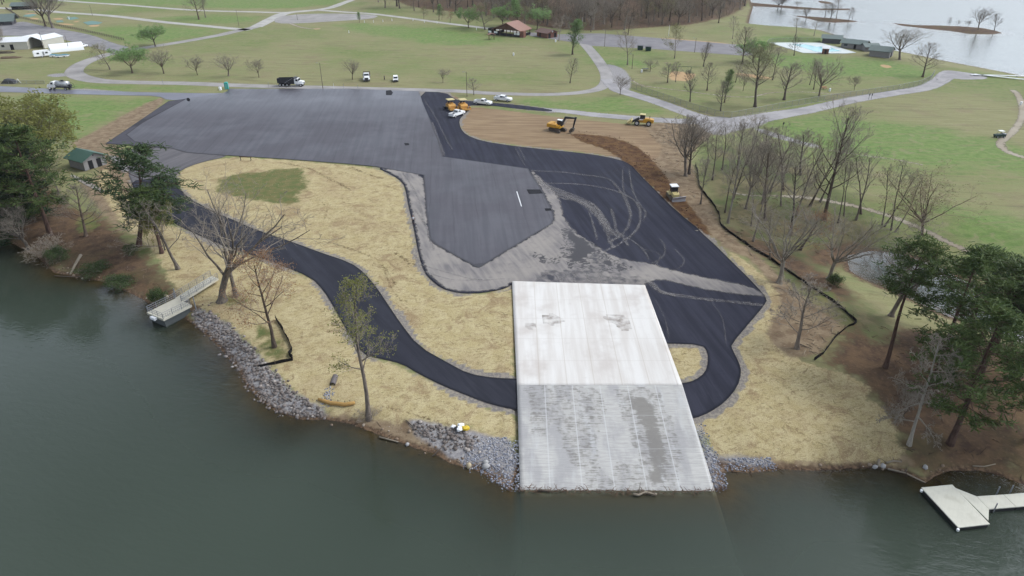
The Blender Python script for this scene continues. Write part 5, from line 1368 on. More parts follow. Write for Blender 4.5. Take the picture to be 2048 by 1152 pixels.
def flatbed(px, yaw, label):
    o = empty('stake_truck', spot(*px), yaw, label, 'flatbed truck')
    Bx('chassis', BLACK, o, (-3.9, 3.2, -.45, .45, .6, .85))
    lorry_cab(o, .6, 1.05)
    Bx('flatbed', MAROON, o, (-4.0, .5, -1.2, 1.2, 1.0, 1.14))
    m = Mesh()
    for s in (-1, 1):
        for z in (1.3, 1.6, 1.9, 2.2): m.box(-4.0, .5, s * 1.2 - .03, s * 1.2 + .03, z, z + .16)
        for x in (-3.9, -2.8, -1.7, -.6, .4): m.box(x, x + .08, s * 1.17 - .04, s * 1.17 + .04, 1.1, 2.4)
    for z in (1.3, 1.6, 1.9, 2.2): m.box(-4.03, -3.97, -1.2, 1.2, z, z + .16); m.box(.47, .53, -1.2, 1.2, z, z + .16)
    m.build('stake_side', MAROON, o)
    Bx('bumper', BLACK, o, (3.65, 3.8, -1.1, 1.1, .5, .8))
    for x in (-2.6, 2.6):
        for s in (-1, 1): wheel(o, x, s * .9, .45, .36)
flatbed((734, 160), yaw_px((735, 150), (734, 161)), 'white truck with maroon stake bed parked nose on in the meadow')

def suv(px, yaw, label, name='suv', cat='car'):
    o = empty(name, spot(*px), yaw, label, cat)
    b = Mesh()
    b.prism([(-2.3, .45), (2.25, .42), (2.4, .7), (2.35, 1.0), (1.3, 1.12), (-2.35, 1.15)], -.93, .93)
    b.prism([(1.35, 1.1), (.55, 1.72), (-1.95, 1.76), (-2.33, 1.1)], -.9, .9, inset=[0, .15, .15, .05])
    b.build('body', WHITE, o)
    g = Mesh(); g.add([(1.33, -.78, 1.17), (1.33, .78, 1.17), (.66, .66, 1.68), (.66, -.66, 1.68)], [(0, 1, 2, 3)]); g.build('windshield', GLASS, o)
    for s in (-1, 1):
        for x0, x1 in ((.1, .9), (-.95, -.02), (-1.85, -1.07)):
            g = Mesh(); g.add([(x0, s * .905, 1.17), (x1, s * .905, 1.17), (min(x1, .5), s * .79, 1.64), (x0 + .04, s * .79, 1.64)], [(0, 1, 2, 3) if s < 0 else (3, 2, 1, 0)]); g.build('side_window', GLASS, o)
        Bx('headlight', RIM, o, (2.33, 2.41, s * .72 - .14, s * .72 + .14, .75, .92))
        for x in (-1.45, 1.5): wheel(o, x, s * .82, .36, .25)
    Bx('grille', BLACK, o, (2.38, 2.43, -.5, .5, .62, .88)); Bx('bumper', BLACK, o, (2.38, 2.48, -.88, .88, .36, .56))
suv((791.5, 162), yaw_px((791, 150), (791.5, 162)), 'white van parked nose on in the meadow beside a standing man', 'van', 'van')
suv((165, 95), yaw_px((156, 97), (174, 93)), 'white car parked at the end of the white hoop tent')

def trailer(px, yaw):
    o = empty('travel_trailer', spot(*px), yaw, 'white rounded travel trailer parked on the grass before the sheds', 'trailer')
    b = Mesh(); b.prism([(-3.2, .6), (3.0, .6), (3.3, 1.1), (3.1, 2.2), (2.5, 2.75), (-2.7, 2.8), (-3.2, 2.3)], -1.15, 1.15, inset=[0, 0, .1, .15, .2, .2, .1]); b.build('body', WHITE, o)
    for x in (-1.6, 1.6): Bx('window', GLASS, o, (x - .45, x + .45, -1.17, -1.12, 1.5, 2.1))
    Bx('door', GREYM, o, (.1, .7, -1.18, -1.13, .75, 2.3))
    for s in (-1, 1): wheel(o, -.3, s * .95, .36, .24)
    Bx('drawbar', BLACK, o, (3.0, 4.1, -.06, .06, .5, .6))
trailer((86, 114), yaw_px((73, 115), (101, 112)))
for i, (x, y, l) in enumerate([(108, 114, 'small boat under pale blue cover nearest the travel trailer'), (119, 115, 'small boat under blue cover, middle of the covered row'), (131, 114, 'small boat under blue cover at the right end of the row')]):
    o = empty('covered_boat', spot(x, y), .5, l, 'boat', 'covered boats beside the trailer')
    b = Mesh(); b.prism([(-1.5, .35), (1.1, .35), (1.9, .8), (-1.55, .85)], -.6, .6, inset=[.15, .1, .35, .0]); b.build('hull', WHITE, o)
    b = Mesh(); b.prism([(-1.55, .84), (1.88, .8), (.7, 1.2), (-.8, 1.25)], -.62, .62, inset=[0, .4, .35, .25]); b.build('cover', BLUEC, o)
    Bx('boat_trailer', GREYM, o, (-1.4, 2.2, -.05, .05, .25, .33)); wheel(o, -.4, .6, .25, .18, False); wheel(o, -.4, -.6, .25, .18, False)

def paver(px, yaw, label):
    o = empty('asphalt_paver', spot(*px), yaw, label, 'paving machine', 'yellow paving machines at the lot edge')
    for s in (-1, 1):
        m = Mesh(); m.prism([(-1.6, .1), (1.3, .1), (1.6, .45), (1.3, .8), (-1.6, .8), (-1.9, .45)], s * 1.0 - .18, s * 1.0 + .18); m.build('track', BLACK, o)
    b = Mesh(); b.prism([(-1.9, .6), (1.2, .6), (1.2, 1.4), (.2, 1.75), (-1.9, 1.6)], -1.15, 1.15); b.box(-1.7, -.6, -.9, .9, 1.6, 2.0); b.build('body', ORANGE, o)
    h = Mesh()
    h.prism([(1.2, .45), (2.9, .45), (2.9, .6), (1.2, .6)], -1.3, 1.3)
    for s in (-1, 1): h.box(1.2, 2.9, s * 1.45 - .06, s * 1.45 + .06, .5, 1.25)
    h.box(2.85, 2.95, -1.45, 1.45, .45, .95); h.build('hopper', ORANGE, o)
    Bx('screed', BLACK, o, (-2.7, -1.95, -1.7, 1.7, .12, .7))
    m = Mesh()
    for x in (-1.5, .1):
        for s in (-1, 1): m.tube([(x, s * .95, 1.6), (x, s * .95, 3.0)], [.05, .05], 5)
    m.build('canopy_post', BLACK, o)
    c = Mesh(); c.box(-1.8, .4, -1.15, 1.15, 3.0, 3.12, taper=(.94, .94)); c.build('canopy', PALEY, o)
    Bx('seat', BLACK, o, (-1.2, -.7, -.75, -.2, 2.0, 2.5), (-1.2, -.7, .2, .75, 2.0, 2.5))
paver((903, 219), yaw_px((895, 213), (909, 222)), 'yellow paving machine with canopy, left of two')
paver((927, 219), yaw_px((919, 213), (933, 223)), 'yellow paving machine with canopy, right of two')

def excavator(px):
    yaw = yaw_px((1104, 259), (1127, 266))
    o = empty('excavator', spot(*px), 0, 'yellow excavator with dark boom digging the topsoil', 'excavator')
    tr = Matrix.Rotation(yaw, 4, 'Z'); up = Matrix.Rotation(yaw + .33, 4, 'Z')
    for s in (-1, 1):
        m = Mesh(); m.prism([(-1.9, .05), (1.9, .05), (2.3, .45), (1.9, .9), (-1.9, .9), (-2.3, .45)], s * 1.2 - .3, s * 1.2 + .3, tr); m.build('track', plain('muddy_track', pc(92, 82, 74), .8), o)
    Bx('undercarriage', BLACK, o, (-.9, .9, -.8, .8, .5, 1.1))
    b = Mesh(); b.box(-2.7, 1.3, -1.35, 1.35, 1.15, 1.75, up); b.prism([(-2.8, 1.2), (-1.4, 1.2), (-1.4, 2.2), (-2.7, 2.2)], -1.4, 1.4, up); b.box(-1.4, .2, -1.35, -.3, 1.7, 2.1, up); b.build('house', YELLOW, o)
    c = Mesh(); c.prism([(-.4, 1.75), (1.35, 1.75), (1.2, 2.6), (.9, 3.0), (-.4, 3.0)], .3, 1.3, up); cab = c.build('cab', GLASS, o)
    r = Mesh(); r.box(-.45, 1.0, .25, 1.35, 3.0, 3.08, up); r.build('cab_roof', WHITE, cab)
    Bm = Mesh(); Bm.prism([(.9, 1.6), (1.3, 1.5), (2.6, 3.9), (5.6, 4.25), (5.7, 4.6), (2.3, 4.5)], -.35, .05, up); Bm.build('boom', BLACK, o)
    St = Mesh(); St.prism([(5.3, 4.7), (5.9, 4.75), (5.0, 1.5), (4.7, 1.5)], -.3, 0, up); St.build('stick', BLACK, o)
    Bk = Mesh(); Bk.prism([(4.5, 1.6), (5.2, 1.55), (5.0, .6), (4.2, .2), (3.8, .7)], -.75, .45, up); Bk.build('bucket', plain('worn_steel', pc(96, 88, 80), .7), o)
    Hy = Mesh(); Hy.tube([(1.6, -.15, 1.7) , (3.2, -.15, 4.0)], [.09, .06], 6); Hy.v = [tuple(up @ Vector(v)) for v in Hy.v]; Hy.build('hydraulic_ram', RIM, o)
excavator((1115, 262))

def loader(px):
    o = empty('wheel_loader', spot(*px), yaw_px((1306, 251), (1264, 248)), 'yellow wheel loader with raised bucket on bare earth', 'wheel loader')
    b = Mesh(); b.prism([(-3.4, .9), (-.4, .9), (-.4, 2.0), (-2.0, 2.1), (-3.4, 1.8)], -.95, .95, inset=[.1, 0, 0, .1, .1]); b.box(-.4, 1.6, -.5, .5, .8, 1.4); b.build('body', YELLOW, o)
    c = Mesh(); c.box(-.9, .6, -.75, .75, 1.9, 3.1, taper=(.88, .9)); cab = c.build('cab', GLASS, o)
    Bx('cab_roof', PALEY, cab, (-.95, .65, -.8, .8, 3.1, 3.22))
    a = Mesh()
    for s in (-1, 1): a.prism([(.7, 1.7), (1.0, 2.1), (3.1, .9), (2.9, .55)], s * .55 - .09, s * .55 + .09)
    a.build('lift_arm', BLACK, o)
    k = Mesh(); k.prism([(2.9, .5), (4.0, .55), (4.2, .75), (3.0, 1.7), (2.75, 1.1)], -1.3, 1.3); k.build('bucket', PALEY, o)
    for x in (-2.1, 1.3):
        for s in (-1, 1): wheel(o, x, s * 1.0, .75, .55)
    m = Mesh(); m.tube([(-2.2, .4, 2.0), (-2.2, .4, 2.9)], [.07, .07], 6); m.build('exhaust_stack', BLACK, o)
loader((1283, 250))

def dozer(px):
    o = empty('bulldozer', spot(*px), yaw_px((1340, 384), (1358, 406)), 'pale yellow bulldozer with silver blade on the dark soil strip', 'bulldozer')
    for s in (-1, 1):
        m = Mesh(); m.prism([(-1.5, .05), (1.3, .05), (1.7, .45), (1.3, .85), (-1.5, .95), (-1.9, .5)], s * .95 - .28, s * .95 + .28); m.build('track', plain('muddy_track_plates', pc(110, 98, 84), .8), o)
    b = Mesh(); b.prism([(-1.8, .6), (1.7, .6), (1.7, 1.5), (.6, 1.65), (-.3, 1.7), (-1.8, 1.4)], -.62, .62); b.box(-1.7, .2, -1.15, 1.15, .95, 1.15); b.build('body', PALEY, o)
    c = Mesh(); c.box(-1.2, .35, -.7, .7, 1.5, 2.75, taper=(.92, .95)); cab = c.build('cab', GLASS, o)
    Bx('cab_roof', TARPW, cab, (-1.35, .45, -.8, .8, 2.75, 2.9))
    k = Mesh(); k.prism([(2.15, .08), (2.3, .06), (2.2, .6), (2.4, 1.15), (2.25, 1.18), (2.05, .6)], -1.6, 1.6, Matrix.Rotation(.22, 4, 'Z')); k.build('blade', plain('polished_blade', pc(196, 194, 200), .35, .5, .3), o)
    a = Mesh()
    for s in (-1, 1): a.tube([(.8, s * .75, .55), (2.1, s * .8, .5)], [.09, .09], 6)
    a.build('push_arm', BLACK, o)
    m = Mesh(); m.tube([(1.0, .3, 1.6), (1.0, .3, 2.3)], [.07, .07], 6); m.build('exhaust_stack', BLACK, o)
dozer((1347, 397))

def utility(px):
    o = empty('utility_vehicle', spot(*px), yaw_px((2006, 273), (1990, 273)), 'small dark utility vehicle with white top on the right meadow', 'utility vehicle')
    b = Mesh(); b.prism([(-1.3, .4), (1.3, .4), (1.4, .8), (.5, .95), (-1.35, .95)], -.65, .65); b.build('body', DGREEN, o)
    Bx('roof', TARPW, o, (-.7, .5, -.65, .65, 1.85, 1.92)); m = Mesh()
    for x in (-.6, .4):
        for s in (-1, 1): m.tube([(x, s * .6, .9), (x, s * .6, 1.86)], [.03, .03], 5)
    m.build('roll_bar', BLACK, o); Bx('cargo_bed', GREYM, o, (-1.4, -.75, -.66, .66, .95, 1.2))
    for x in (-.9, .9):
        for s in (-1, 1): wheel(o, x, s * .62, .3, .24)
utility((1998, 275))

# ---------------------------------------------------------------- people
def person(px, yaw, label, shirt, trousers, stride=.25, armup=0.0, hat=None):
    o = empty('person', spot(*px), yaw, label, 'person')
    m = Mesh()
    sw = stride
    m.tube([(0, 0, .90), (0, 0, 1.05), (.01, 0, 1.25), (0, 0, 1.42), (0, 0, 1.50), (.01, 0, 1.56)], [.135, .13, .155, .14, .07, .058], 12, True)
    head = [(.02, 0, 1.535), (.03, 0, 1.58), (.03, 0, 1.64), (.02, 0, 1.70), (.01, 0, 1.745), (.0, 0, 1.765)]
    m.tube(head, [.05, .078, .092, .09, .06, .02], 12, True)
    m.tube([(.11, 0, 1.66), (.145, 0, 1.635), (.115, 0, 1.62)], [.012, .018, .012], 6, True)
    for s in (-1, 1):
        k = s * sw
        m.tube([(0, s * .09, .95), (k * .45, s * .10, .50), (k * .55 - .03, s * .10, .10)], [.092, .064, .042], 9, True)
        m.tube([(k * .55 - .08, s * .10, .05), (k * .55 + .15, s * .11, .035)], [.045, .035], 8, True)
        el = (-k * .3, s * .25, 1.12); hd = (-k * .4 + .12 + armup * .1, s * .26, .90 + armup)
        m.tube([(0, s * .17, 1.42), el, hd], [.056, .045, .032], 8, True)
        hx, hy, hz = hd
        m.tube([hd, (hx + .03, hy, hz - .08)], [.034, .03], 7, True)
        for f in range(4): m.tube([(hx + .02 + f * .012 - .02, hy, hz - .08), (hx + .02 + f * .014 - .02, hy - s * .01, hz - .17 + .012 * abs(f - 1.4))], [.009, .007], 5, True)
        m.tube([(hx + .035, hy - s * .02, hz - .03), (hx + .07, hy - s * .03, hz - .09)], [.011, .008], 5, True)
    b = m.build('body', SKIN, o, True)
    rm = b.modifiers.new('merge', 'REMESH'); rm.mode = 'VOXEL'; rm.voxel_size = .014; rm.use_smooth_shade = True
    t = Mesh()
    t.tube([(0, 0, .88), (0, 0, 1.05), (.01, 0, 1.25), (0, 0, 1.42), (0, 0, 1.47)], [.155, .148, .172, .155, .08], 12)
    for s in (-1, 1): t.tube([(0, s * .16, 1.43), (-s * sw * .2, s * .225, 1.2), (-s * sw * .3, s * .25, 1.1)], [.075, .064, .056], 8)
    t.build('shirt', shirt, o, True)
    t = Mesh()
    for s in (-1, 1):
        k = s * sw
        t.tube([(0, s * .085, 1.0), (k * .45, s * .10, .50), (k * .55 - .03, s * .10, .09)], [.112, .08, .062], 9)
    t.build('trousers', trousers, o, True)
    t = Mesh(); t.tube([(-.02, 0, 1.66), (-.01, 0, 1.72), (.0, 0, 1.775), (0, 0, 1.79)], [.1, .1, .07, .02], 12, True)
    if hat: t.box(.0, .17, -.08, .08, 1.70, 1.715)
    t.build('cap' if hat else 'hair', hat or BLACK, o, True)
person((101, 183.5), yaw_px((101, 184), (95, 182)), 'worker in white shirt and dark trousers beside the tanker cab', SHIRTW, NAVY)
person((109.5, 183.5), yaw_px((109, 184), (100, 183)), 'worker in grey shirt by the tanker middle, second from the cab', SHIRTG, NAVY, hat=SHIRTW)
person((769, 160), yaw_px((769, 160), (780, 161)), 'man in dark clothes standing between the stake truck and the van', SHIRTG, NAVY, .1)
person((827, 447), yaw_px((827, 447), (832, 470)), 'person in white shirt walking along the grey stone edge of the lot', SHIRTW, NAVY, .4)

# ---------------------------------------------------------------- buildings
def gable(name, loc, yaw, L, Wd, h, rise, wall, roof, label, cat='building', over=.4, doors=(), windows=(), open_front=False, group=None):
    """ridge along local x; the gable end faces +x"""
    o = empty(name, loc, yaw, label, cat, group)
    hl, hw = L / 2, Wd / 2
    w = Mesh()
    if not open_front:
        V = [(-hl, -hw, 0), (hl, -hw, 0), (hl, hw, 0), (-hl, hw, 0), (-hl, -hw, h), (hl, -hw, h), (hl, hw, h), (-hl, hw, h), (-hl, 0, h + rise), (hl, 0, h + rise)]
        w.add(V, [(0, 1, 5, 4), (2, 3, 7, 6), (1, 2, 6, 9, 5), (3, 0, 4, 8, 7)])
    else:
        for s in (-1, 1): w.box(-hl, hl, s * hw - .06, s * hw + .06, 0, h)
        w.add([(-hl, -hw, 0), (-hl, hw, 0), (-hl, hw, h), (-hl, 0, h + rise), (-hl, -hw, h)], [(0, 1, 2, 3, 4)])
    w.build('wall', wall, o)
    r = Mesh()
    k = rise / hw
    for s in (-1, 1):
        a = (-hl - over, s * (hw + over), h - k * over); b = (hl + over, s * (hw + over), h - k * over); c = (hl + over, 0, h + rise); d = (-hl - over, 0, h + rise)
        V = [a, b, c, d] + [(x, y, z + .14) for x, y, z in (a, b, c, d)]
        F = [(0, 1, 2, 3), (7, 6, 5, 4), (0, 4, 5, 1), (2, 6, 7, 3), (1, 5, 6, 2), (3, 7, 4, 0)]
        r.add([(x, y, z + .02) for x, y, z in V], [f if s > 0 else f[::-1] for f in F])
    r.build('roof', roof, o)
    for (face, pos, wdt, hgt) in doors:
        d = Mesh()
        if face == 'x': d.box(hl - .02, hl + .05, pos - wdt / 2, pos + wdt / 2, .02, hgt)
        else: s = -1 if face == '-y' else 1; d.box(pos - wdt / 2, pos + wdt / 2, min(s * hw, s * hw + s * .05), max(s * hw, s * hw + s * .05), .02, hgt)
        d.build('door', DARKIN, o)
    for (face, pos, z0, wdt, hgt) in windows:
        d = Mesh()
        if face == 'x': d.box(hl - .02, hl + .05, pos - wdt / 2, pos + wdt / 2, z0, z0 + hgt)
        else: s = -1 if face == '-y' else 1; d.box(pos - wdt / 2, pos + wdt / 2, min(s * hw, s * hw + s * .05), max(s * hw, s * hw + s * .05), z0, z0 + hgt)
        d.build('window', GLASS, o)
    return o
gable('restroom_building', spot(178, 331), R(-30), 6.2, 5.6, 2.5, 1.3, BLOCK, ROOFG, 'small block restroom with green gabled roof and dark doorways', 'restroom', .7, doors=(('x', -1.1, 1.1, 2.1), ('x', 1.0, 1.1, 2.1)), windows=(('x', 0.0, 3.0, .3, .3),))
gable('long_shed', spot(12, 97), R(12), 22, 9, 3.3, 1.5, CREAM, WHITEM, 'long cream shed with white metal roof and dark door', 'shed', .3, doors=(('-y', 4.5, 1.4, 2.3), ('-y', -4, 1.2, 2.1)), windows=(('-y', 1.0, 1.3, 1.2, .9),))
for (x, y, l, d) in ((58, 97, 'cream open fronted vehicle shed, left of two', 8.0), (94, 97, 'cream open fronted vehicle shed with tall side wall, right of two', 8.6)):
    o = gable('open_shed', spot(x, y - 5), R(-104), 12, 8.4, 3.2 if x < 70 else 3.6, 1.2, CREAM, WHITEM, l, 'shed', .2, open_front=True, group='open vehicle sheds')
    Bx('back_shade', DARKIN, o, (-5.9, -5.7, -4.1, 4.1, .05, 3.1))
o = gable('green_roof_building', spot(2, 49), R(20), 13, 9, 2.8, 2.4, DKBLOCK, ROOFGG, 'building with wide grey green roof at the left border', 'building', 1.6, doors=(('x', 1.0, 1.2, 2.1),), windows=(('-y', 2.0, 1.0, 1.6, 1.0),))
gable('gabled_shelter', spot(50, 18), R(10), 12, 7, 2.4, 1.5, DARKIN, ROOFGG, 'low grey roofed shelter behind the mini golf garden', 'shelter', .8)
def hoop(px, yaw):
    o = empty('hoop_tent', spot(*px), yaw, 'white barrel vaulted hoop tent next to the open sheds', 'tent')
    m = Mesh(); n = 14; L = 13; V = []
    for x in (-L / 2, L / 2):
        for i in range(n + 1):
            a = math.pi * i / n; V.append((x, -2.7 * math.cos(a), 3.2 * math.sin(a) ** .85))
    F = [(i, i + 1, n + 2 + i, n + 1 + i) for i in range(n)]
    m.add(V, F); c = m.build('canopy', TARPW, o, True)
    e = Mesh(); e.add(V[:n + 1], [tuple(range(n + 1))]); e.add(V[n + 1:], [tuple(range(n, -1, -1))]); e.build('end_panel', TARPW, o)
hoop((134, 101), R(38))

def pavilion():
    a, b = spot(982, 69), spot(1046, 75)
    yw = math.atan2(b.y - a.y, b.x - a.x)
    c = (a + b) / 2
    o = empty('picnic_pavilion', (c.x, c.y, 0), yw, 'open picnic pavilion with red brown gable roof and dark low wall', 'pavilion')
    Wd = (b - a).length; hw = Wd / 2 * .82; D = 11.0; h, rise = 2.9, 3.2
    r = Mesh()
    for s in (-1, 1):
        e = [(s * (hw + .8), -1.0, h - .3), (s * (hw + .8), D, h - .3), (0, D, h + rise), (0, -1.0, h + rise)]
        V = e + [(x, y, z + .18) for x, y, z in e]
        F = [(0, 1, 2, 3), (7, 6, 5, 4), (0, 4, 5, 1), (2, 6, 7, 3), (1, 5, 6, 2), (3, 7, 4, 0)]
        r.add(V, [f if s < 0 else f[::-1] for f in F])
    r.build('roof', ROOFR, o)
    g = Mesh(); g.add([(-hw, -.4, h), (hw, -.4, h), (0, -.4, h + rise - .2)], [(0, 1, 2)]); g.build('gable_panel', BROWNW, o)
    Bx('low_wall', DARKIN, o, (-hw - .4, hw + .4, -.5, -.3, 0, 1.25), (-hw - .4, -hw - .2, -.5, D - 1, 0, 1.25), (hw + .2, hw + .4, -.5, D - 1, 0, 1.25))
    for x in (-hw, -hw * .5, 0, hw * .5, hw):
        for y in (-.4, D - 1): Bx('post', BROWNW, o, (x - .15, x + .15, y - .15 + .02, y + .15, 0, h + (rise * (1 - abs(x) / hw) if y < 0 else 0) - .1))
    Bx('side_room', DARKIN, o, (-hw - 3.0, -hw - .5, -.6, 3.0, 0, 3.0)); Bx('brick_pier', BRICK, o, (hw + .5, hw + 2.4, -.8, 1.6, 0, 2.9))
    for x in (-hw - 2.4, -hw - 1.5, -hw + 1.0, -hw + 2.0, hw - 2.6, hw - 1.2, hw - .5): Bx('white_board', TARPW, o, (x - .42, x + .42, -.66, -.55, 1.0, 1.9))
    t = Mesh()
    for x in (-3, 0, 3): t.box(x - .9, x + .9, 3, 3.8, .72, .78); t.box(x - .9, x + .9, 2.6, 2.85, .42, .46); t.box(x - .08, x + .08, 3.2, 3.6, 0, .72)
    t.build('picnic_table', WOODP, o)
pavilion()
gable('brown_hut', spot(1094, 73.5), yaw_px((1080, 72), (1110, 78)), 8.0, 6.4, 2.5, 1.2, BRICK, ROOFB, 'small brown hut with low gabled roof and white emblem under the gable', 'hut', .9, doors=(('x', -1.8, 1.4, 2.1), ('x', 1.8, 1.4, 2.1), ('-y', -1.5, .9, 2.0)))
hut = [o_ for o_ in C.objects if o_.name.startswith('brown_hut')][0]
m = Mesh(); m.cyl((4.04, 0, 2.95), (1, 0, 0), .42, .06, 14); m.build('emblem', TARPW, hut)
def stand(px):
    o = empty('shelter_stand', spot(*px), .3, 'small roofed wooden stand in front of the pavilion', 'stand')
    for x in (-1.2, 1.2):
        for y in (-.9, .9): m = Mesh(); m.tube([(x, y, 0), (x, y, 2.3)], [.09, .09], 6); m.build('post', BROWNW, o)
    m = Mesh(); m.tube([(-1.2, -.9, .2), (1.2, -.9, 2.2)], [.05, .05], 5); m.build('brace', BROWNW, o)
    r = Mesh(); r.prism([(-1.9, 2.25), (0, 2.9), (1.9, 2.25), (1.9, 2.35), (0, 3.0), (-1.9, 2.35)][::-1], -1.3, 1.3); r.build('roof', ROOFR, o)
stand((983, 79))
gable('pool_house', spot(1662, 85), R(-22), 8, 6, 2.3, 1.1, DKBLOCK, ROOFGG, 'dark grey pool house, left one behind the pool', 'pool house', .7, doors=(('x', 1, 1.2, 2.0),), group='pool houses by the far lake')
gable('pool_house', spot(1708, 96), R(-40), 10, 6, 2.4, 1.2, BLOCK, ROOFGG, 'long grey pool house in the middle with green tinted roof', 'pool house', .7, doors=(('x', -.5, 1.6, 2.1), ('-y', 1.0, 1.0, 2.0)), windows=(('-y', -3, 1.0, 1.5, .8),), group='pool houses by the far lake')
gable('pool_house', spot(1738, 101), R(0), 6, 5, 2.0, 1.0, BLOCK, ROOFGG, 'low grey link building between two pool houses', 'pool house', .6, group='pool houses by the far lake')
gable('pool_house', spot(1761, 112), R(-38), 8, 7, 2.6, 1.4, BLOCK, ROOFGG, 'pale block pool house with gable, the right one', 'pool house', .6, doors=(('x', 0, 2.4, 2.2),), group='pool houses by the far lake')
gable('kiosk', spot(1650, 107), R(-20), 2.6, 2.4, 2.4, .8, BRICK, TARPW, 'little brick kiosk with pale roof at the pool edge', 'kiosk', .4, doors=(('-y', 0, .8, 1.9),))
def pool():
    o = empty('swimming_pool', (0, 0, 0), 0, 'turquoise swimming pool with white deck by the far lake', 'swimming pool')
    def flat(name, px, z, mat, th=.12):
        P = G(px); m = Mesh(); n = len(P)
        a2 = sum(P[i][0] * P[(i + 1) % n][1] - P[(i + 1) % n][0] * P[i][1] for i in range(n))
        if a2 < 0: P = P[::-1]
        V = [(x, y, z) for x, y in P] + [(x, y, z - th) for x, y in P]
        m.add(V, [tuple(range(n))] + [(i, n + i, n + (i + 1) % n, (i + 1) % n) for i in range(n)])
        return m.build(name, mat, o)
    flat('deck', [(1540, 86), (1590, 85.5), (1640, 86), (1660, 91.5), (1680, 96), (1712, 105.8), (1690, 107.5), (1640, 107), (1606, 106.3), (1575, 97)], .16, plain('white_pool_deck', pc(232, 238, 236), .8, .2, dirt=.1))
    wm = newmat('pool_water'); t = NT(wm); t.bsdf(t.mix(t.noise(.4, 3), pc(104, 188, 200), pc(140, 208, 214)), .2, spec=.4)
    flat('pool_water', [(1583, 89.3), (1611, 89.3), (1633, 94), (1656, 94), (1683, 103), (1655, 104.6), (1630, 104.2), (1612, 97.5)], .19, wm, .03)
pool()

# ---------------------------------------------------------------- street furniture and small things
def flat_slab(name, px, mat, label, cat, th=.12, lift=.1):
    P = G(px); n = len(P)
    a2 = sum(P[i][0] * P[(i + 1) % n][1] - P[(i + 1) % n][0] * P[i][1] for i in range(n))
    if a2 < 0: P = P[::-1]
    z = height(P) + lift
    m = Mesh(); m.add([(P[i][0], P[i][1], z[i]) for i in range(n)] + [(P[i][0], P[i][1], z[i] - th) for i in range(n)], [tuple(range(n))] + [(i, n + i, n + (i + 1) % n, (i + 1) % n) for i in range(n)])
    return tag(m.build(name, mat), label, cat)
flat_slab('concrete_walk', [(140, 352), (146, 350), (180, 365), (209, 382), (204, 386), (172, 371)], plain('grey_walk', pc(168, 160, 152), .9), 'narrow concrete walk slanting below the green roofed restroom', 'walkway')

def pole(px, top, label, arm=False, mat=None, r=.12, group='light poles of the park'):
    p = spot(*px); lo, hi = .5, 20
    for _ in range(25):
        mid = (lo + hi) / 2
        if project((p.x, p.y, p.z + mid))[1] > top: lo = mid
        else: hi = mid
    o = empty('light_pole', p, 0, label, 'pole', group)
    m = Mesh(); m.tube([(0, 0, -.2), (0, 0, lo)], [r, r * .6], 8, True); m.build('pole', mat or POLEW, o)
    if arm:
        m = Mesh(); m.tube([(0, 0, lo - .1), (-.9, 0, lo + .05)], [.04, .03], 5); m.box(-1.3, -.8, -.12, .12, lo, lo + .1); m.build('lamp', GREYM, o)
for (x, y, tp, l, a) in [(646, 178, 126, 'wooden light pole between the park road and the grey lot, right of the dump truck', True), (89, 98, 64, 'wooden pole in front of the open sheds', False), (139, 102, 71, 'wooden pole in front of the hoop tent', False),
        (934, 193, 144, 'light pole beside the bare tree above the pickups', True), (1209, 93, 60, 'light pole at the left end of the parking strip', True), (1389, 105, 76, 'light pole at the right of the parking strip', True), (1337, 72, 50, 'white pole beyond the parking strip', False),
        (478, 53, 20, 'tall pole in the far meadow above the road junction', True), (1164, 54, 34, 'white pole at the edge of the wood', False), (185, 31, 10, 'pole by the mini golf garden', True), (595, 40, 28, 'short light pole on the grey parking area', True), (1264, 138, 108, 'thin pole beside the low round tree', True)]:
    pole((x, y), tp, l, a, WHITEM if 'white' in l else None)
for (x, y, tp) in [(688, 179, 166), (716, 180, 170), (668, 178, 168), (538, 175, 168), (327, 170, 162)]:
    o = empty('road_marker', spot(x, y), 0, 'thin marker post along the upper edge of the grey lot', 'post', 'marker posts along the lot edge')
    m = Mesh(); m.tube([(0, 0, -.1), (0, 0, 2.0)], [.05, .05], 6, True); m.build('post', WHITEM if x == 668 else GREYM, o)
for (x, y) in [(729, 46), (747, 45), (766, 44), (784, 42), (826, 42), (849, 45), (874, 47), (953, 60), (698, 66)]:
    o = empty('white_marker_post', spot(x, y), 0, 'short white post standing in the far meadow', 'post', 'white posts in the far meadow')
    m = Mesh(); m.tube([(0, 0, -.1), (0, 0, 1.25)], [.14, .14], 8, True); m.build('post', TARPW, o)
for (x, y, l) in [(1027, 111, 'single white post on the meadow below the pavilion'), (1111, 84, 'white post in front of the brown hut'), (1283, 145, 'white box on a post beside the dark picnic table'), (1659, 183, 'white litter bin beside the thin park path'), (2041, 210, 'white box at the wheel track on the right meadow')]:
    o = empty('white_bin', spot(x, y), 0, l, 'bin')
    m = Mesh(); m.tube([(0, 0, 0), (0, 0, .2), (0, 0, 1.0)], [.25, .32, .34], 10, True); m.build('body', TARPW, o)
    m = Mesh(); m.tube([(0, 0, 1.0), (0, 0, 1.1)], [.36, .22], 10, True); m.build('lid', TARPW, o)
for (x, y, l) in [(1737, 199, 'dark sign post at the gravel road, left of two'), (1742, 199, 'dark sign post at the gravel road, right of two'), (1565, 258, 'thin dark post in the green meadow by the gravel junction')]:
    o = empty('sign_post', spot(x, y), .4, l, 'sign')
    m = Mesh(); m.tube([(0, 0, 0), (0, 0, 1.9)], [.05, .05], 6); m.build('post', BLACK, o)
    Bx('sign_plate', BLACK, o, (-.25, .25, -.07, -.04, 1.35, 1.95))
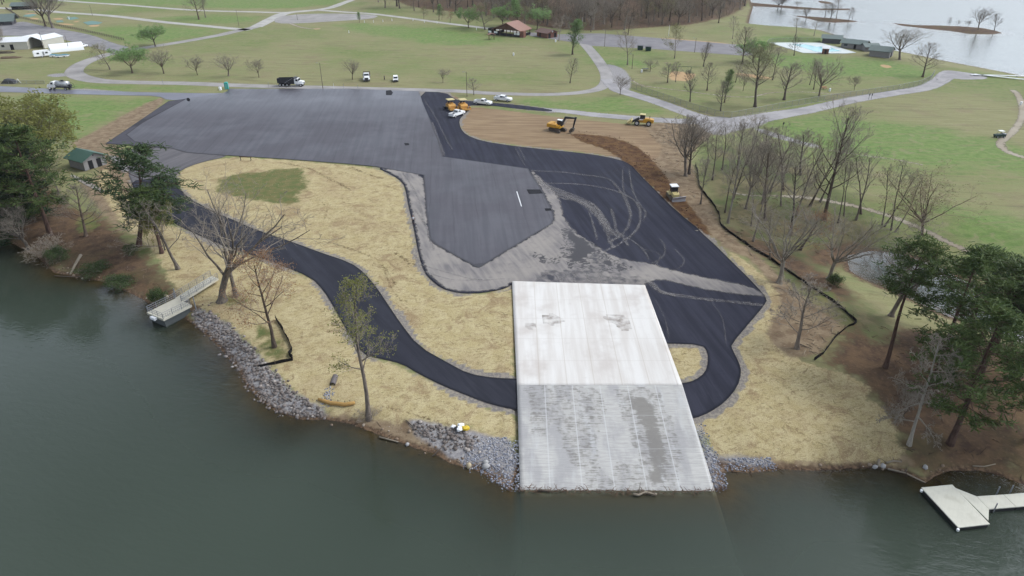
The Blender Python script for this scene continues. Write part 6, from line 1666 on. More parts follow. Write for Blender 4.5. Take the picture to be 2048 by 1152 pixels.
def roundsign(px):
    o = empty('round_sign', spot(*px), 0, 'round dark disc sign on a post standing on the grey lot', 'sign')
    m = Mesh(); m.tube([(0, 0, 0), (0, 0, 1.9)], [.06, .06], 6); m.build('post', GREYM, o)
    m = Mesh(); m.cyl((0, -.08, 2.2), (0, 1, 0), .55, .05, 20); m.build('sign_disc', BLACK, o)
    Bx('base', TYRE, o, (-.4, .4, -.4, .4, 0, .08))
roundsign((380, 213))
def toilet(px):
    o = empty('portable_toilet', spot(*px), R(10), 'teal portable toilet at the corner of the grey lot', 'toilet')
    Bx('body', TEAL, o, (-.6, .6, -.6, .6, .05, 2.1)); Bx('base', BLACK, o, (-.65, .65, -.65, .65, 0, .05))
    Bx('door', plain('pale_teal', pc(120, 205, 196), .5), o, (-.35, .35, -.64, -.6, .2, 1.95))
    m = Mesh(); m.prism([(-.66, 2.1), (.66, 2.1), (.5, 2.3), (0, 2.42), (-.5, 2.3)], -.66, .66, inset=[0, 0, .1, .15, .1]); m.build('roof', TEAL, o)
    m = Mesh(); m.tube([(.4, .4, 2.2), (.4, .4, 2.6)], [.05, .05], 6, True); m.build('vent_pipe', GREYM, o)
toilet((454, 178))
o = empty('white_tank', spot(441, 180), 0, 'small white water tank left of the portable toilet', 'tank')
m = Mesh(); m.cyl((0, 0, .5), (0, 0, 1), .5, 1.0, 14); m.build('body', TARPW, o); m = Mesh(); m.cyl((0, 0, 1.05), (0, 0, 1), .2, .12, 10); m.build('cap', WHITEM, o)
for (x, l) in ((1280, 'dark green dumpster at the parking strip, left of two'), (1296, 'dark green dumpster at the parking strip, right of two')):
    o = empty('dumpster', spot(x, 100 + (x - 1280) * .12), R(-4), l, 'dumpster', 'dumpsters at the parking strip')
    b = Mesh(); b.prism([(-1.1, .15), (1.1, .15), (1.2, 1.7), (-1.2, 1.9)], -.95, .95); b.build('body', DGREEN, o); Bx('lid', BLACK, o, (-1.22, 1.22, -.98, .98, 1.9, 1.97))
    for s in (-1, 1): Bx('side_pocket', DGREEN, o, (-.7, .7, s * 1.0 - .05, s * 1.0 + .05, .9, 1.1))
def bench(px, label, mat, s=1.0, name='picnic_table'):
    o = empty(name, spot(*px), R(15), label, 'table')
    Bx('table_top', mat, o, (-.95 * s, .95 * s, -.4 * s, .4 * s, .72, .78)); 
    for k in (-1, 1): Bx('bench', mat, o, (-.95 * s, .95 * s, k * .75 * s - .14, k * .75 * s + .14, .42, .47))
    m = Mesh()
    for x in (-.6, .6):
        for k in (-1, 1): m.tube([(x * s, k * .2, .72), (x * s, k * .75 * s, .0)], [.04, .04], 5)
    m.build('leg', BLACK, o)
bench((1291, 141), 'dark picnic table by the low round tree', BLACK, 1.3)
bench((1647, 178), 'orange picnic table under the vase shaped tree', plain('orange_boards', pc(178, 98, 72), .8))
def sawhorse(px):
    o = empty('sawhorse', spot(*px), R(-3), 'low brown barrier frame at the top edge of the straw island', 'barrier')
    Bx('rail', plain('rusty_rail', pc(96, 62, 48), .8), o, (-1.6, 1.6, -.06, .06, .85, 1.0)); m = Mesh()
    for x in (-1.3, 1.3):
        for k in (-1, 1): m.tube([(x, 0, .9), (x, k * .35, 0)], [.05, .05], 5)
    m.build('leg', BLACK, o)
sawhorse((492, 321))
# mini golf garden
for i, (pxs, l) in enumerate([([(50, 30), (66, 28), (74, 30), (60, 34), (46, 33)], 'blue green mini golf lane behind the leaning bare trees'), ([(132, 36), (150, 34), (158, 37), (140, 40)], 'blue green mini golf lane by the white figure'), ([(166, 45), (184, 42), (205, 45), (196, 49), (176, 50)], 'largest blue green mini golf lane at the right'), ([(112, 42), (124, 41), (128, 44), (114, 45)], 'small blue green mini golf lane beside the forked tree')]):
    flat_slab('mini_golf_lane', pxs, plain('faded_felt', pc(120, 156, 148), .9), l, 'mini golf lane', .1, .12)
o = empty('mini_golf_figure', spot(138.5, 39), 0, 'small white upright figure on the mini golf course', 'ornament')
m = Mesh(); m.tube([(0, 0, 0), (0, 0, .8), (0, 0, 1.5)], [.25, .18, .35], 8, True); m.build('body', TARPW, o); m = Mesh(); m.box(-.7, .7, -.06, .06, 1.3, 1.5); m.build('sail', TARPW, o)

# fences
def polyline_world(px, step):
    p = G(px); out = []
    seg = np.linalg.norm(np.diff(p, axis=0), axis=1); tot = seg.sum(); n = max(2, int(round(tot / step)))
    cum = np.concatenate([[0], np.cumsum(seg)])
    for s in np.linspace(0, tot, n + 1):
        out.append([np.interp(s, cum, p[:, 0]), np.interp(s, cum, p[:, 1])])
    out = np.array(out)
    return [Vector((x, y, z)) for (x, y), z in zip(out, height(out))]
def post_rail(px, label):
    P = polyline_world(px, 2.6)
    o = empty('rail_fence', P[0], 0, label, 'fence')
    for p in P:
        m = Mesh(); q = p - P[0]; m.box(q.x - .09, q.x + .09, q.y - .09, q.y + .09, q.z, q.z + 1.25); m.build('post', WOODP, o)
    m = Mesh()
    for a, b in zip(P[:-1], P[1:]):
        for z in (.35, .7, 1.05): m.tube([a - P[0] + Vector((0, 0, z)), b - P[0] + Vector((0, 0, z))], [.06, .06], 4)
    m.build('rail', WOODP, o)
post_rail([(12, 18), (22, 24), (40, 36), (60, 41), (100, 49), (150, 59), (200, 70), (248, 81)], 'dark wooden rail fence along the gravel yard')
def chain_mat():
    m = newmat('chain_link'); t = NT(m)
    p = t.n('BsdfPrincipled', {'Base Color': pc(120, 118, 112), 'Roughness': .6, 'Metallic': .2})
    t.surface(t.n('MixShader', {0: .32, 1: t.n('BsdfTransparent').outputs[0], 2: p.outputs[0]}).outputs[0])
    return m
CHAIN = chain_mat()
def chain_fence(px, label, h=1.8, step=3.0, group=None):
    P = polyline_world(px, step)
    o = empty('chain_link_fence', P[0], 0, label, 'fence', group)
    for p in P:
        m = Mesh(); q = p - P[0]; m.tube([q, q + Vector((0, 0, h + .05))], [.04, .04], 5, True); m.build('post', GREYM, o)
    m = Mesh()
    for z in (h, .05): m.tube([p - P[0] + Vector((0, 0, z)) for p in P], [.03] * len(P), 4)
    m.build('rail', GREYM, o)
    m = Mesh()
    for a, b in zip(P[:-1], P[1:]):
        a_, b_ = a - P[0], b - P[0]; m.add([a_, b_, b_ + Vector((0, 0, h)), a_ + Vector((0, 0, h))], [(0, 1, 2, 3)])
    m.build('mesh_panel', CHAIN, o)
chain_fence([(1262, 176), (1300, 189), (1340, 203), (1395, 222), (1440, 234), (1457, 237), (1500, 229), (1560, 217), (1640, 203), (1720, 191), (1790, 181), (1840, 171), (1860, 161), (1867, 150)], 'chain link fence round the park with a corner at the gravel junction')
chain_fence([(1533, 92), (1538, 85), (1590, 83), (1640, 83.5)], 'chain link fence behind the swimming pool', 1.8)
chain_fence([(0, 168), (60, 168), (90, 168)], 'short chain link fence left of the tanker truck', 1.2)

def silt_fence(px, label, h=.52):
    P = polyline_world(px, 1.2)
    o = empty('silt_fence', P[0], 0, label, 'silt fence', 'black silt fences')
    m = Mesh(); V = []; F = []
    for i, p in enumerate(P):
        q = p - P[0]; hh = h * rnd.uniform(.72, 1.12); lx, ly = rnd.uniform(-.14, .14), rnd.uniform(-.14, .14)
        V += [q + Vector((0, 0, -.05)), q + Vector((lx * .5, ly * .5, hh * .5)), q + Vector((lx, ly, hh))]
        if i: k = 3 * i; F += [(k - 3, k, k + 1, k - 2), (k - 2, k + 1, k + 2, k - 1)]
    m.add(V, F); f = m.build('fabric', SILT, o)
    sm = f.modifiers.new('thickness', 'SOLIDIFY'); sm.thickness = .05
    for i in range(0, len(P), 2):
        m = Mesh(); q = P[i] - P[0]; m.box(q.x - .03, q.x + .03, q.y - .03, q.y + .03, q.z - .1, q.z + h + .25); m.build('stake', WOODP, o)
silt_fence([(1391, 330), (1396, 348), (1397, 368), (1407, 386), (1429, 413), (1438, 430), (1440, 450), (1454, 463), (1479, 480), (1511, 503), (1536, 515), (1557, 530), (1573, 541), (1595, 556), (1614, 569), (1632, 581), (1651, 594), (1676, 611), (1701, 634), (1716, 648), (1696, 652), (1671, 674), (1646, 708), (1629, 721)], 'long black silt fence winding from the copse to the right bank')
silt_fence([(552, 640), (566, 662), (578, 684), (586, 699), (577, 711), (586, 719)], 'short black silt fence on the grass patch by the left bank', .7)
silt_fence([(516, 736), (550, 729), (586, 721)], 'short black silt fence across the riprap on the left bank', .5)

# ---------------------------------------------------------------- fishing pier and floating dock
def board_mat(name, col, w, rot=0.0, lines=.35):
    m = newmat(name); t = NT(m)
    x = t.n('SeparateXYZ', {0: t.mapv((1, 1, 1), (0, 0, rot), t.objpos())}).outputs[0]
    f = t.m_('FRACT', t.m_('DIVIDE', x, w))
    c = t.mix(t.ss(t.noise(1.0, 4, t.objpos()), .4, .7, 0, .3), col, tuple(v * .72 for v in col))
    c = t.mix(t.ss(t.noise(.35, 5, t.objpos()), .55, .7, 0, .35), c, tuple(v * .6 for v in (col[0], col[1] * .95, col[2] * .85)))
    c = t.mix(t.ss(t.m_('ABSOLUTE', t.m_('SUBTRACT', f, .5)), .42, .49, 0, lines), c, tuple(v * .4 for v in col))
    t.bsdf(c, .8, spec=.2)
    return m
PIERC = board_mat('weathered_pale_boards', pc(228, 222, 204), .3, 0, .2)
def pier():
    zt = -1.35
    c = at_z([(296, 615), (330, 592), (352, 598), (385, 622), (318, 650)], zt)
    a, b, d = Vector((*at_z([(293, 625)], zt)[0], zt)), Vector((*at_z([(344, 600)], zt)[0], zt)), Vector((*at_z([(316, 643)], zt)[0], zt))
    ex = (b - a).normalized(); Lx = (b - a).length + .6; ey = Vector((ex.y, -ex.x, 0)); Ly = (d - a).length * 1.02
    yaw = math.atan2(ex.y, ex.x)
    o = empty('fishing_pier', (a.x, a.y, 0), yaw, 'square pale fishing pier with railings and a gangway to the left bank', 'pier')
    deck = Mesh(); deck.box(0, Lx, -Ly, 0, zt - .35, zt); deck.build('deck', PIERC, o)
    fl = Mesh(); fl.box(.3, Lx - .3, -Ly + .3, -.3, zt - 1.9, zt - .36); fl.build('float', plain('grey_float', pc(96, 100, 100), .8), o)
    gl = 7.4; zb = -.55
    gw = Mesh(); y0, y1 = -Ly * .42, -Ly * .42 + 1.9
    gw.add([(Lx, y0, zt + .02), (Lx + gl, y0, zb), (Lx + gl, y1, zb), (Lx, y1, zt + .02), (Lx, y0, zt - .3), (Lx + gl, y0, zb - .3), (Lx + gl, y1, zb - .3), (Lx, y1, zt - .3)], [(0, 1, 2, 3), (4, 5, 1, 0), (6, 7, 3, 2), (5, 6, 2, 1), (7, 6, 5, 4)])
    g = gw.build('gangway', PIERC, o)
    def rail(pts, parent, nm='railing'):
        m = Mesh()
        for p, q in zip(pts[:-1], pts[1:]):
            p, q = Vector(p), Vector(q); n = max(1, int((q - p).length / 1.3))
            for z in (.35, .7, 1.05): m.tube([p + Vector((0, 0, z)), q + Vector((0, 0, z))], [.035, .035], 5)
            for i in range(n + 1): r = p.lerp(q, i / n); m.tube([r, r + Vector((0, 0, 1.08))], [.04, .04], 5)
            k = max(2, int((q - p).length / .35))
            for i in range(k): r = p.lerp(q, (i + .5) / k); m.tube([r + Vector((0, 0, .1)), r + Vector((0, 0, 1.0))], [.014, .014], 4)
        m.build(nm, GREYM, parent)
    e = .12
    rail([(Lx - e, y1, zt), (Lx - e, -e, zt), (e, -e, zt)], o); rail([(e, -e, zt), (e, -Ly + e, zt)], o); rail([(e, -Ly + e, zt), (Lx - e, -Ly + e, zt), (Lx - e, y0, zt)], o)
    rail([(Lx, y0 + .06, zt), (Lx + gl, y0 + .06, zb)], g); rail([(Lx, y1 - .06, zt), (Lx + gl, y1 - .06, zb)], g)
    m = Mesh(); m.box(-.5, -.05, -Ly * .62, -Ly * .35, zt - .5, zt - .1); m.build('ladder_float', TARPW, o)
    m = Mesh()
    for (x, y) in ((Lx + .3, -Ly - .4), (Lx + .3, .3)): m.tube([(x, y, -5), (x, y, zt + 1.6)], [.09, .09], 8, True)
    m.build('mooring_pile', GREYM, o)
pier()
def dock():
    z = -2.45
    W_ = lambda pts: [Vector((*p, 0)) for p in at_z(pts, z)]
    o = empty('floating_dock', (0, 0, 0), 0, 'white T shaped floating dock on the water at lower right', 'dock')
    def plate(name, pts, mat, th, parent, zt=z, shrink=1.0):
        P = W_(pts); n = len(P)
        c = sum(P, Vector()) / n
        P = [c + (p - c) * shrink for p in P]
        a2 = sum(P[i].x * P[(i + 1) % n].y - P[(i + 1) % n].x * P[i].y for i in range(n))
        if a2 < 0: P = P[::-1]
        m = Mesh(); m.add([(p.x, p.y, zt) for p in P] + [(p.x, p.y, zt - th) for p in P], [tuple(range(n)), tuple(range(2 * n - 1, n - 1, -1))] + [(i, n + i, n + (i + 1) % n, (i + 1) % n) for i in range(n)])
        return m.build(name, mat, parent)
    platform = [(1843, 975), (1904.5, 969), (1980, 1048), (1917, 1055)]; fork = [(1911, 976), (1953, 992.5), (1978, 1018), (1977, 1041)]
    walk1 = [(1953.6, 992.5), (2007, 989), (2032, 1013.5), (1978.6, 1018)]; walk2 = [(2007.8, 989), (2110, 981), (2138, 1004), (2032.8, 1013.5)]
    deckm = board_mat('white_dock_boards', pc(238, 235, 220), .42, .6, .08)
    for nm, pl in (('platform', platform), ('gusset', fork), ('walkway', walk1), ('walkway', walk2)):
        d = plate(nm, pl, deckm, .12, o); plate('float', pl, plain('black_float', (.012, .012, .014), .8), .75, d, z - .125, .97)
    for (x, y) in ((1995, 984), (2022, 981), (1990, 1017)):
        p = W_([(x, y)])[0]; m = Mesh(); m.tube([(p.x, p.y, -6), (p.x, p.y, z + .8)], [.07, .07], 8, True); m.build('mooring_pile', GREYM, o)
    for (x, y) in ((1844, 979), (1917, 1057)):
        p = W_([(x, y)])[0]; m = Mesh(); m.cyl((p.x, p.y, z - .2), (0, 0, 1), .14, .25, 10); m.build('corner_bumper', TARPW, o)
dock()

# ---------------------------------------------------------------- stones, gravel, driftwood, litter
def rock_mesh(seed, flat=.7):
    g = random.Random(seed); bm = bmesh.new(); bmesh.ops.create_icosphere(bm, subdivisions=1, radius=1)
    sx, sy = g.uniform(.75, 1.25), g.uniform(.7, 1.1)
    for v in bm.verts:
        v.co *= g.uniform(.78, 1.15); v.co.x *= sx; v.co.y *= sy; v.co.z *= flat
    V = np.array([tuple(v.co) for v in bm.verts]); F = np.array([[q.index for q in f.verts] for f in bm.faces]); bm.free()
    return V, F
ROCKS = [rock_mesh(100 + i) for i in range(10)]
def stone_mat(name, c1, c2, c3):
    m = newmat(name); t = NT(m)
    v = t.attr('tone'); n = t.noise(5, 3)
    col = t.mix(v, c1, c2); col = t.mix(t.ss(v, .8, 1), col, c3); col = t.mix(t.ss(n, .4, .7, 0, .35), col, tuple(c * .6 for c in c1))
    t.bsdf(col, .92, spec=.15)
    return m
def stones(name, polys, density, smin, smax, mat, seed, lift=0.0):
    r = np.random.default_rng(seed); VV = []; FF = []; TT = []; off = 0
    for poly in polys:
        P = G(poly); lo, hi = P.min(0), P.max(0); area = abs(.5 * sum(P[i][0] * P[(i + 1) % len(P)][1] - P[(i + 1) % len(P)][0] * P[i][1] for i in range(len(P))))
        n = int(area * density); got = r.uniform(lo, hi, (n * 6, 2)); got = got[sdist(got, P) > r.normal(0, .35, len(got)) - .1][:n]
        zz = height(got)
        for (x, y), z in zip(got, zz):
            V, F = ROCKS[r.integers(10)]; s = smin + (smax - smin) * r.random() ** 2.2; a = r.uniform(0, 6.28); c_, s_ = math.cos(a), math.sin(a)
            Q = V * s; VV.append(np.column_stack([Q[:, 0] * c_ - Q[:, 1] * s_ + x, Q[:, 0] * s_ + Q[:, 1] * c_ + y, Q[:, 2] + z + s * .25 + lift])); FF.append(F + off); off += len(V); TT.append(np.full(len(V), r.random()))
    o = grid_obj(name, np.vstack(VV), np.vstack(FF), mat, {'tone': np.concatenate(TT)})
    return tag(o, kind='stuff')
RIPM = stone_mat('limestone_riprap', pc(122, 112, 106), pc(160, 150, 145), pc(198, 188, 180))
GRVM = stone_mat('crushed_gravel', pc(136, 138, 150), pc(184, 186, 196), pc(216, 216, 222))
stones('riprap', [[(384, 620), (412, 622), (440, 640), (468, 662), (500, 695), (525, 722), (560, 760), (592, 790), (630, 812), (655, 822), (648, 838), (600, 839), (555, 824), (520, 798), (495, 773), (480, 743), (455, 713), (420, 675), (396, 650)],
                   [(818, 842), (860, 848), (905, 858), (935, 866), (960, 885), (945, 905), (915, 900), (880, 892), (850, 875), (828, 858)]], 14.0, .08, .34, RIPM, 3)
stones('crushed_gravel', [[(950, 878), (985, 873), (1036, 886), (1039, 983), (1012, 975), (985, 960), (960, 942), (930, 930), (920, 912), (945, 900)], [(1394, 848), (1402, 850), (1412, 882), (1430, 910), (1447, 942), (1451, 976), (1430, 986), (1425, 960)],
                         [(1450, 920), (1500, 914), (1540, 918), (1558, 934), (1500, 942), (1450, 940)], [(648, 782), (662, 772), (668, 790), (655, 815), (645, 812)]], 30, .06, .16, GRVM, 4)
stones('shore_stones', [[(250, 575), (300, 595), (340, 600), (380, 600), (375, 615), (310, 612), (262, 592)], [(1560, 918), (1650, 926), (1760, 922), (1850, 940), (1900, 935), (1900, 943), (1840, 957), (1760, 938), (1650, 943), (1560, 940)], [(750, 850), (800, 840), (830, 858), (880, 890), (925, 925), (890, 915), (830, 900), (780, 880)],
                       [(100, 520), (160, 535), (240, 560), (230, 570), (150, 555), (100, 545)], [(400, 590), (430, 590), (425, 610), (405, 612)], [(620, 830), (660, 822), (720, 830), (740, 850), (700, 850), (640, 842)]], 1.1, .07, .30, stone_mat('tan_stones', pc(140, 118, 98), pc(182, 164, 144), pc(214, 204, 190)), 5)
for i, (x, y, s, l) in enumerate([(938, 934, .55, 'tan boulder in the shallows left of the gravel'), (972, 927, .5, 'grey boulder at the gravel edge, upper of two'), (972, 935, .5, 'grey flat boulder at the gravel edge, lower of two'), (815, 890, .34, 'white stone in the shallows below the brush'), (1749, 936, .42, 'white stone at the waterline left of the floating dock'), (1765, 934, .4, 'pale stone beside the driftwood on the right shore'), (1850, 936, .42, 'white boulder on the right bank above the floating dock'), (332, 596, .6, 'tan boulder beside the fishing pier')]):
    V, F = rock_mesh(200 + i, .8); p = spot(x, y)
    o = grid_obj('boulder', V * s + np.array([0, 0, s * .4]), F, plain('boulder_stone', pc(206, 190, 160) if 'tan' in l else pc(190, 188, 186), .9, .15, dirt=.3)); o.location = p; tag(o, l, 'boulder')

def logs(px, r0, r1, label, mat=None, name='driftwood_log', twigs=0, lift=.1):
    P = [Vector(v) for v in G3(px, 0)]
    o = empty(name, P[0], 0, label, 'log')
    Q = [p - P[0] + Vector((0, 0, max(0, ZW - p.z) + r0 * .6 + lift)) for p in P]
    m = Mesh(); m.tube(Q, list(np.linspace(r0, r1, len(Q))), 8, True); m.build('trunk', mat or plain('bleached_wood', pc(168, 156, 138), .9, .1, dirt=.3), o, True)
    if twigs:
        t = Mesh()
        for k in range(twigs):
            a = Q[rnd.randrange(len(Q))]; d = Vector((rnd.gauss(0, 1), rnd.gauss(0, 1), rnd.uniform(.05, .7))).normalized() * rnd.uniform(.5, 1.5)
            t.tube([a, a + d * .5 + Vector((0, 0, .1)), a + d], [.04, .03, .015], 4)
        t.build('branch', mat or WOODP, o)
logs([(141, 551), (150, 533), (162, 512)], .16, .3, 'fallen log lying down the left bank into the water', twigs=4)
logs([(1266, 991), (1277, 993), (1290, 987), (1313, 992)], .16, .12, 'pale forked driftwood floating at the foot of the ramp', twigs=5)
logs([(1077, 983), (1102, 983)], .14, .1, 'short brown driftwood floating at the foot of the ramp', WOODP)
logs([(759, 877), (797, 886)], .1, .06, 'thin pale branch floating below the brush')
logs([(866, 915), (885, 895), (910, 870)], .07, .04, 'bare pole leaning over the shore rocks by the litter', WOODP)
logs([(1757, 936), (1757, 922)], .2, .16, 'short upright driftwood stump on the right shore'); logs([(1772, 928), (1786, 924), (1803, 926)], .14, .08, 'curved driftwood branch lying on the right straw bank', twigs=3)
logs([(1775, 940), (1810, 948), (1850, 968)], .12, .06, 'long thin branch reaching into the water left of the floating dock', twigs=4); logs([(1945, 934), (1968, 935), (1990, 930)], .1, .05, 'thin log on the brown right bank')
logs([(110, 555), (150, 556), (182, 552)], .1, .05, 'thin dead branch in the water below the fallen log', WOODP)
logs([(812, 842), (835, 862), (845, 872)], .07, .04, 'thin curved branch on the straw edge near the brush', WOODP)
logs([(1600, 690), (1624, 700)], .08, .05, 'small brown stick near the lone tree', WOODP)
def culvert(px):
    o = empty('culvert_pipe', spot(*px), yaw_px((672, 752), (667, 768)), 'dark culvert pipe sticking out of the straw slope', 'pipe')
    m = Mesh(); m.tube([(-1.3, 0, .2), (.5, 0, .1)], [.38, .38], 16); m.tube([(.5, 0, .1), (-1.2, 0, .2)], [.32, .32], 16); m.build('pipe', plain('grey_plastic', pc(118, 110, 110), .7), o, True)
culvert((667, 766))
P = [Vector(v) for v in G3([(637, 801), (650, 805), (663, 809), (676, 810), (690, 812), (700, 810), (710, 808)], 0)]
o = empty('straw_wattle', P[0], 0, 'orange tan straw wattle roll below the culvert pipe', 'straw roll')
m = Mesh(); m.tube([p - P[0] + Vector((0, 0, .22)) for p in P], [.2, .26, .28, .26, .28, .27, .2], 10, True); m.build('roll', STRAWLOG, o, True)
m = Mesh()
for p in P[1:-1]: q = p - P[0]; m.box(q.x - .03, q.x + .03, q.y + .18, q.y + .24, 0 + q.z, q.z + .7)
m.build('stake', WOODP, o)
# litter on the riprap
for i, (x, y, mt, l, sz) in enumerate([(931, 862, plain('yellow_plastic', pc(242, 206, 60), .5), 'crumpled yellow bag on the riprap', (.55, .45, .3)), (919, 863, TARPW, 'white crumpled bag left of the yellow one', (.4, .5, .25)), (922, 855, TARPW, 'white crumpled sheet above the yellow bag', (.5, .3, .22)), (907, 858, TARPW, 'small white bag farthest left in the litter', (.32, .28, .2)), (913, 861, BLACK, 'black bag between the white litter', (.3, .3, .2))]):
    bm = bmesh.new(); bmesh.ops.create_icosphere(bm, subdivisions=2, radius=1); g = random.Random(i)
    for v in bm.verts: v.co *= g.uniform(.72, 1.12); v.co.x *= sz[0]; v.co.y *= sz[1]; v.co.z = (v.co.z + .8) * sz[2]
    me = bpy.data.meshes.new('litter_bag'); bm.to_mesh(me); bm.free(); me.materials.append(mt)
    ob = bpy.data.objects.new('litter_bag', me); C.objects.link(ob); ob.location = spot(x, y) + Vector((0, 0, .25)); tag(ob, l, 'litter', 'litter on the riprap')

def twig_litter(name, polys, n_per, Lr, mat, seed, up=.12, lift=.03, wat=False):
    """loose sticks and straw: one heap nobody could count"""
    r = random.Random(seed); m = Mesh()
    for poly in polys:
        P = G(poly); lo, hi = P.min(0), P.max(0); area = abs(.5 * sum(P[i][0] * P[(i + 1) % len(P)][1] - P[(i + 1) % len(P)][0] * P[i][1] for i in range(len(P))))
        n = int(area * n_per); q = nrng.uniform(lo, hi, (n * 5, 2)); q = q[inside(q, P)][:n]; zz = height(q)
        for (x, y), z in zip(q, zz):
            if wat: z = max(z, ZW) + .02
            a = r.uniform(0, 6.28); L = r.uniform(*Lr); d = Vector((math.cos(a), math.sin(a), r.uniform(-up, up * 2))) * L
            p = Vector((x, y, z + lift)); w = L * .035 + .012
            m.tube([p, p + d * .5 + Vector((r.gauss(0, .1), r.gauss(0, .1), .03)) * L, p + d], [w, w * .8, w * .4], 3)
    return tag(m.build(name, mat), kind='stuff')
twig_litter('driftwood_debris', [[(1000, 978), (1040, 976), (1100, 979), (1200, 981), (1300, 983), (1380, 982), (1430, 980), (1450, 976), (1452, 984), (1400, 987), (1300, 990), (1200, 988), (1100, 987), (1030, 987), (1005, 982)]], 26, (.2, .8), plain('wet_sticks', pc(124, 98, 82), .85, .15), 1, .2, .16, True)
twig_litter('driftwood_debris', [[(1455, 940), (1560, 935), (1640, 938), (1740, 933), (1800, 945), (1860, 965), (1900, 941), (1990, 945), (2048, 965), (2048, 972), (1960, 945), (1900, 947), (1865, 972), (1800, 953), (1740, 940), (1640, 945), (1560, 943), (1460, 948)], [(1800, 898), (1850, 902), (1900, 900), (1960, 905), (1960, 912), (1900, 908), (1850, 910), (1800, 906)]], 3, (.3, 1.3), plain('dark_sticks', pc(84, 68, 58), .9, .1), 2, .25, .05, True)
twig_litter('brush_debris', [[(1330, 300), (1390, 300), (1400, 380), (1430, 420), (1500, 495), (1480, 490), (1430, 450), (1390, 400), (1350, 350)], [(1440, 455), (1500, 480), (1590, 550), (1640, 590), (1690, 640), (1640, 705), (1600, 700), (1580, 640), (1540, 560), (1480, 500)], [(1320, 240), (1400, 250), (1420, 280), (1360, 300), (1300, 280)]], .45, (.4, 1.8), plain('grey_sticks', pc(176, 160, 138), .9, .1), 3, .12)
twig_litter('brush_debris', [[(100, 470), (200, 440), (260, 490), (330, 550), (330, 590), (230, 560), (130, 530)], [(1420, 400), (1560, 380), (1700, 440), (1700, 520), (1560, 500), (1480, 460)], [(1650, 650), (1760, 690), (1800, 850), (2040, 900), (2040, 760), (1850, 700), (1760, 650)], [(740, 850), (800, 835), (850, 860), (830, 880), (760, 870)]], .35, (.3, 1.3), plain('brown_sticks', pc(128, 108, 92), .9, .1), 4, .12)
stones('soil_clods', [[(1140, 268), (1190, 276), (1240, 288), (1290, 316), (1330, 358), (1376, 418), (1415, 470), (1396, 462), (1350, 416), (1306, 374), (1262, 330), (1218, 300), (1180, 288)], [(1150, 262), (1215, 268), (1270, 284), (1310, 318), (1344, 362), (1336, 366), (1300, 326), (1262, 292), (1215, 276)]], 1.0, .05, .2, stone_mat('dark_clods', pc(84, 62, 46), pc(112, 86, 62), pc(134, 108, 80)), 6)
twig_litter('loose_straw', [[(457, 322), (700, 335), (800, 375), (825, 460), (850, 555), (1020, 580), (1028, 755), (900, 725), (780, 600), (700, 520), (520, 455), (380, 390), (360, 360)], [(280, 440), (460, 515), (640, 590), (760, 735), (900, 790), (1030, 835), (1030, 875), (850, 835), (700, 812), (560, 745), (440, 630), (340, 560)], [(1470, 690), (1540, 600), (1560, 690), (1690, 750), (1790, 880), (1780, 920), (1480, 905), (1410, 850), (1480, 780)], [(1330, 690), (1410, 695), (1405, 745), (1362, 762)]], 0.7, (.2, .5), plain('straw_tufts', pc(208, 194, 150), .95, .1, dirt=.3, scale=1.2), 5, .1, .02)
o = empty('scrap_heap', spot(20, 166), 0, 'dark tarped scrap heap with white boards at the left border', 'scrap heap')
b = Mesh(); b.prism([(-2.5, 0), (2.5, 0), (1.2, 1.3), (-1.0, 1.5)], -1.5, 1.5, inset=[0, 0, .6, .5]); b.build('tarp', BLACK, o); b = Mesh(); b.tube([(2.6, -.5, 0), (3.4, -.4, 1.6)], [.08, .08], 5); b.tube([(4.4, -.5, 0), (3.4, -.4, 1.6)], [.08, .08], 5); b.build('board', TARPW, o)
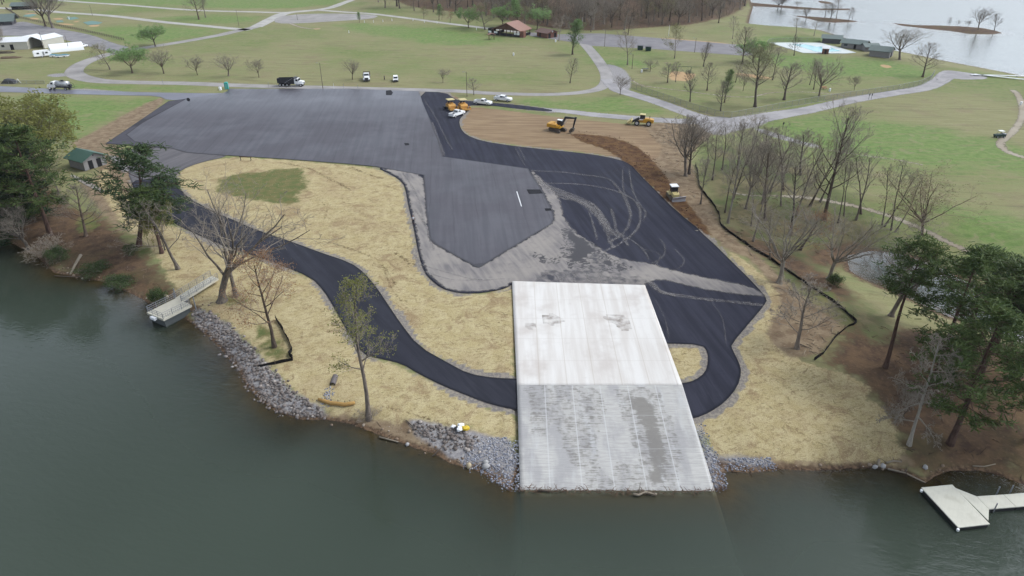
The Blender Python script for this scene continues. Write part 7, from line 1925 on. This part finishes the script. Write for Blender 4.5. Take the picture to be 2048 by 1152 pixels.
for i, (x, y, l) in enumerate([(12, 106, 'heap of grey timber in front of the long shed'), (24, 116, 'heap of brown timber in the grass left of the trailer')]):
    o = empty('timber_pile', spot(x, y), .15, l, 'timber pile'); m = Mesh()
    for k in range(26): yy = rnd.uniform(-1.6, 1.6); x0 = rnd.uniform(-4.5, -2.5); m.box(x0, x0 + rnd.uniform(4, 7), yy - .12, yy + .12, .1 * (k // 5), .1 * (k // 5) + .12)
    m.build('timber', WOODP if i == 0 else plain('brown_timber', pc(150, 126, 104), .9), o)
for i, (x, y, l) in enumerate([(1998, 153, 'upper strip of white bleacher planks at the far shore'), (2010, 157, 'lower strip of white bleacher planks at the far shore')]):
    o = empty('plank_walk', spot(x, y), yaw_px((1966, 148 + 4 * i), (2036, 156 + 4 * i)), l, 'planks'); Bx('plank', WHITEM, o, (-10, 10, -.5, .5, .35, .5)); Bx('support', GREYM, o, *[(x_, x_ + .15, -.4, .4, 0, .35) for x_ in range(-9, 10, 3)])
def swing(px):
    o = empty('swing_set', spot(*px), R(-6), 'green metal swing frame at the sand pit', 'swing'); m = Mesh()
    for x in (-2.5, 2.5):
        for s in (-1, 1): m.tube([(x, 0, 2.4), (x + .0, s * 1.1, 0)], [.06, .06], 6)
    m.tube([(-2.5, 0, 2.4), (2.5, 0, 2.4)], [.06, .06], 6); m.build('frame', DGREEN, o); m = Mesh()
    for x in (-1.2, 1.2):
        m.box(x - .25, x + .25, -.1, .1, .55, .6)
        for k in (-.22, .22): m.tube([(x + k, 0, .6), (x + k, 0, 2.4)], [.015, .015], 4)
    m.build('swing_seat', BLACK, o)
swing((1368, 146))
# ---------------------------------------------------------------- hazy air
def haze():
    m = newmat('hazy_air'); t = NT(m)
    v = t.n('VolumePrincipled', {'Color': (.93, .96, 1.0, 1), 'Density': HAZE, 'Anisotropy': .25})
    t.t.links.new(v.outputs[0], t.out.inputs['Volume'])
    x0, x1, y0, y1, z0, z1 = -7100, 7100, -300, 9600, -8.5, CAM_H + 8
    V = [(x, y, z) for z in (z0, z1) for y in (y0, y1) for x in (x0, x1)]
    F = [(0, 2, 3, 1), (4, 5, 7, 6), (0, 1, 5, 4), (2, 6, 7, 3), (0, 4, 6, 2), (1, 3, 7, 5)]
    o = grid_obj('haze', V, F, m)
    tag(o, kind='stuff')
HAZE = .00007
haze()
